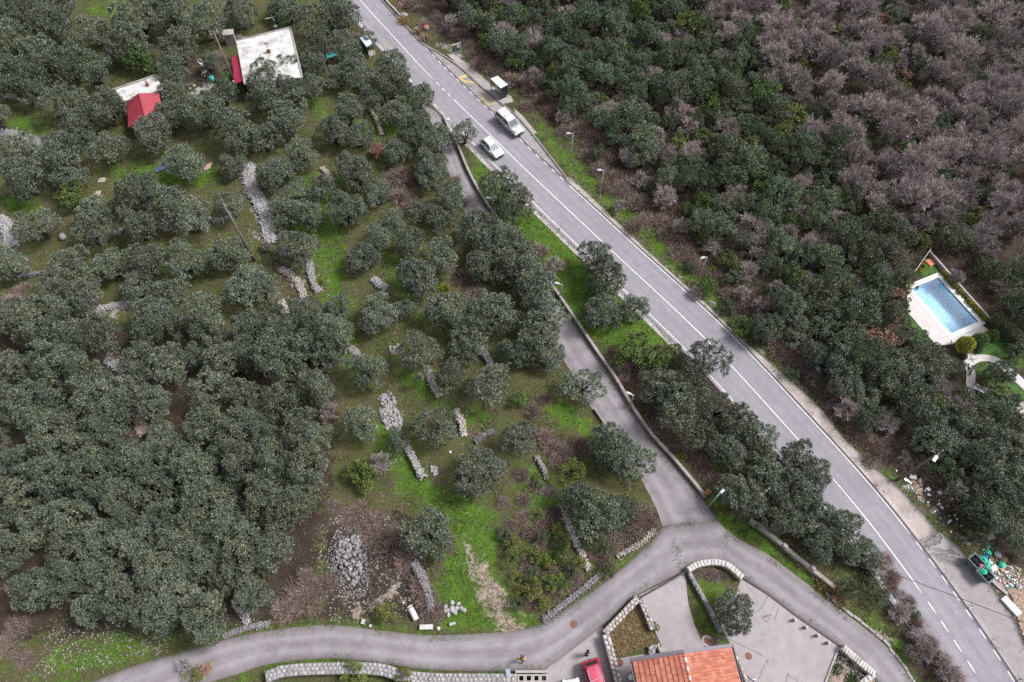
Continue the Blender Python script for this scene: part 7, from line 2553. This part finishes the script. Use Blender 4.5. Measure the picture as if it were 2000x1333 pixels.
for q_, rz, lab in (((375, 178), .5, 'pale garden chair on the yard, nearer the olives'), ((381, 172), 1.0, 'pale garden chair on the yard, nearer the flower bed')):
    p = on(*q_)
    t_ = thing('garden_chair', lab, 'chair', p, rz)
    MB().box((0, 0, .44), (.48, .46, .04)).build('seat', M['plank'], t_)
    MB().box((-.22, 0, .72), (.05, .46, .5)).build('backrest', M['plank'], t_)
    for sx in (-.2, .2):
        for sy_ in (-.19, .19):
            MB().box((sx, sy_, .21), (.04, .04, .42)).build('leg', M['plank'], t_)
# yellow flower clumps and straw tufts
def tuft(label, q_, r, mat, cat, seed, n=260, up=1.1, h=.9, name='straw_tuft'):
    p = on(*q_)
    rg = np.random.default_rng(seed)
    d = unit(np.column_stack([rg.normal(size=(n, 2)), np.abs(rg.normal(size=n)) * up + .4]))
    b = np.column_stack([rg.normal(size=(n, 2)) * r * .18, np.zeros(n)])
    v, f, a = leaves(b, d, r * h, r * .028, rg, np.clip(rg.normal(.5, .25, n), 0, 1))
    tag(put(name, mesh_np(name, v, f, {'v': ('FACE', a)}), mat, None, False, p), label, cat)


for k, (q_, r, lab) in enumerate((((1603, 1140), .9, 'straw tuft leftmost by the concrete wall end'), ((1613, 1149), .8, 'straw tuft beside the white edging stones'), ((1628, 1157), 1.0, 'large straw tuft below the wall end'), ((1642, 1178), .9, 'straw tuft lowest on the grassy bank'), ((1564, 1104), .6, 'straw tuft against the concrete wall'), ((1523, 1070), .5, 'small straw tuft at the first wall pier'), ((787, 42), 1.2, 'orange straw tuft below the pale boulder'), ((791, 47), 1.0, 'second orange straw tuft on the kerb'), ((814, 66), 1.0, 'straw tuft beside the dull boulder'), ((830, 78), 1.1, 'upright straw tuft by the marker post'))):
    tuft(lab, q_, r, M['straw'], 'grass tuft', 70 + k)
for k, (q_, lab) in enumerate((((1391, 530), 'clump of pale yellow flowers by the tall lamp'), ((624, 552), 'clump of yellow flowers beside the winding wall'), ((868, 566), 'clump of yellow-white flowers between the central olives'), ((1329, 892), 'clump of yellow-green flowers near the parapet litter'))):
    tuft(lab, q_, .9, M['lemon'], 'flowers', 90 + k, 420, .9, .7, 'flower_clump')
    tuft(lab.replace('clump of', 'green leaves under the'), q_, .8, M['green'], 'plant', 95 + k, 300, .7, .7, 'flower_leaves')
# straw in the planter
SPq = scatter(60000, rgg, xy([(1190, 1240), (1246, 1180), (1284, 1255), (1206, 1282)]))
blades('planter_straw', SPq[:5200], .38, .022, rgg, M['straw'], 'long dry straw grass inside the planter walls', 1.6)

# weeds and stalks that break up the open ground, and grass creeping over the road edges
def patchy(P, f, seed):
    rg = np.random.default_rng(seed)
    a = np.zeros(len(P))
    for _ in range(5):
        th, ph, k = rg.uniform(0, 6.28), rg.uniform(0, 6.28), f * rg.uniform(.6, 2.2)
        a += np.sin(k * (P[:, 0] * math.cos(th) + P[:, 1] * math.sin(th)) + ph)
    return a / 2.2


WP = scatter(420000, rgg, None, (-75, 62), (0, 100))
WP = WP[off_road(WP[:, 0], WP[:, 1]) > .25]
lit_ = zone_at('litter', WP[:, 0], WP[:, 1])
w1_ = WP[(patchy(WP, .9, 1) > .55) & (rgg.random(len(WP)) < .55) & (zone_at('stony', WP[:, 0], WP[:, 1]) < .3)]
blades('weeds', w1_, .30, .055, rgg, M['green'], 'low leafy weeds in patches over the grove floor', 1.3)
w2_ = WP[(patchy(WP, 1.2, 2) > .5) & (rgg.random(len(WP)) < .5)]
blades('dark_weeds', w2_, .30, .05, rgg, M['dark'], 'dark low weeds in patches over the grove floor', 1.3)
w3_ = WP[(patchy(WP, .8, 3) > .35) & (rgg.random(len(WP)) < np.where(lit_ > .5, .35, .28))]
blades('dead_stalks', w3_, .36, .022, rgg, M['dry'], 'dead brown stalks over the grove floor', 1.4)
w4_ = WP[(patchy(WP, 1.0, 4) > .75) & (rgg.random(len(WP)) < .3)]
blades('straw_stalks', w4_, .34, .022, rgg, M['straw'], 'pale straw stalks over the grove floor', 1.4)
VP = scatter(900000, rgg, None, (-75, 62), (0, 106))
vd = off_road(VP[:, 0], VP[:, 1])
sm_ = np.array([sdist(VP, xy(p_)) for p_ in PADS.values()]).max(0)
VP = VP[(vd > -.45) & (vd < .45) & (sm_ < -.4) & (patchy(VP, 1.3, 5) > .1)]
VP = VP[np.min(np.abs(VP[:, None, 0] - MAIN_C[None, ::4, 0]) + np.abs(VP[:, None, 1] - MAIN_C[None, ::4, 1]), axis=1) > 4.6]
blades('verge_grass', VP, .20, .03, rgg, M['grass'], 'ragged grass creeping over the road edges', 1.2, lift=.03)
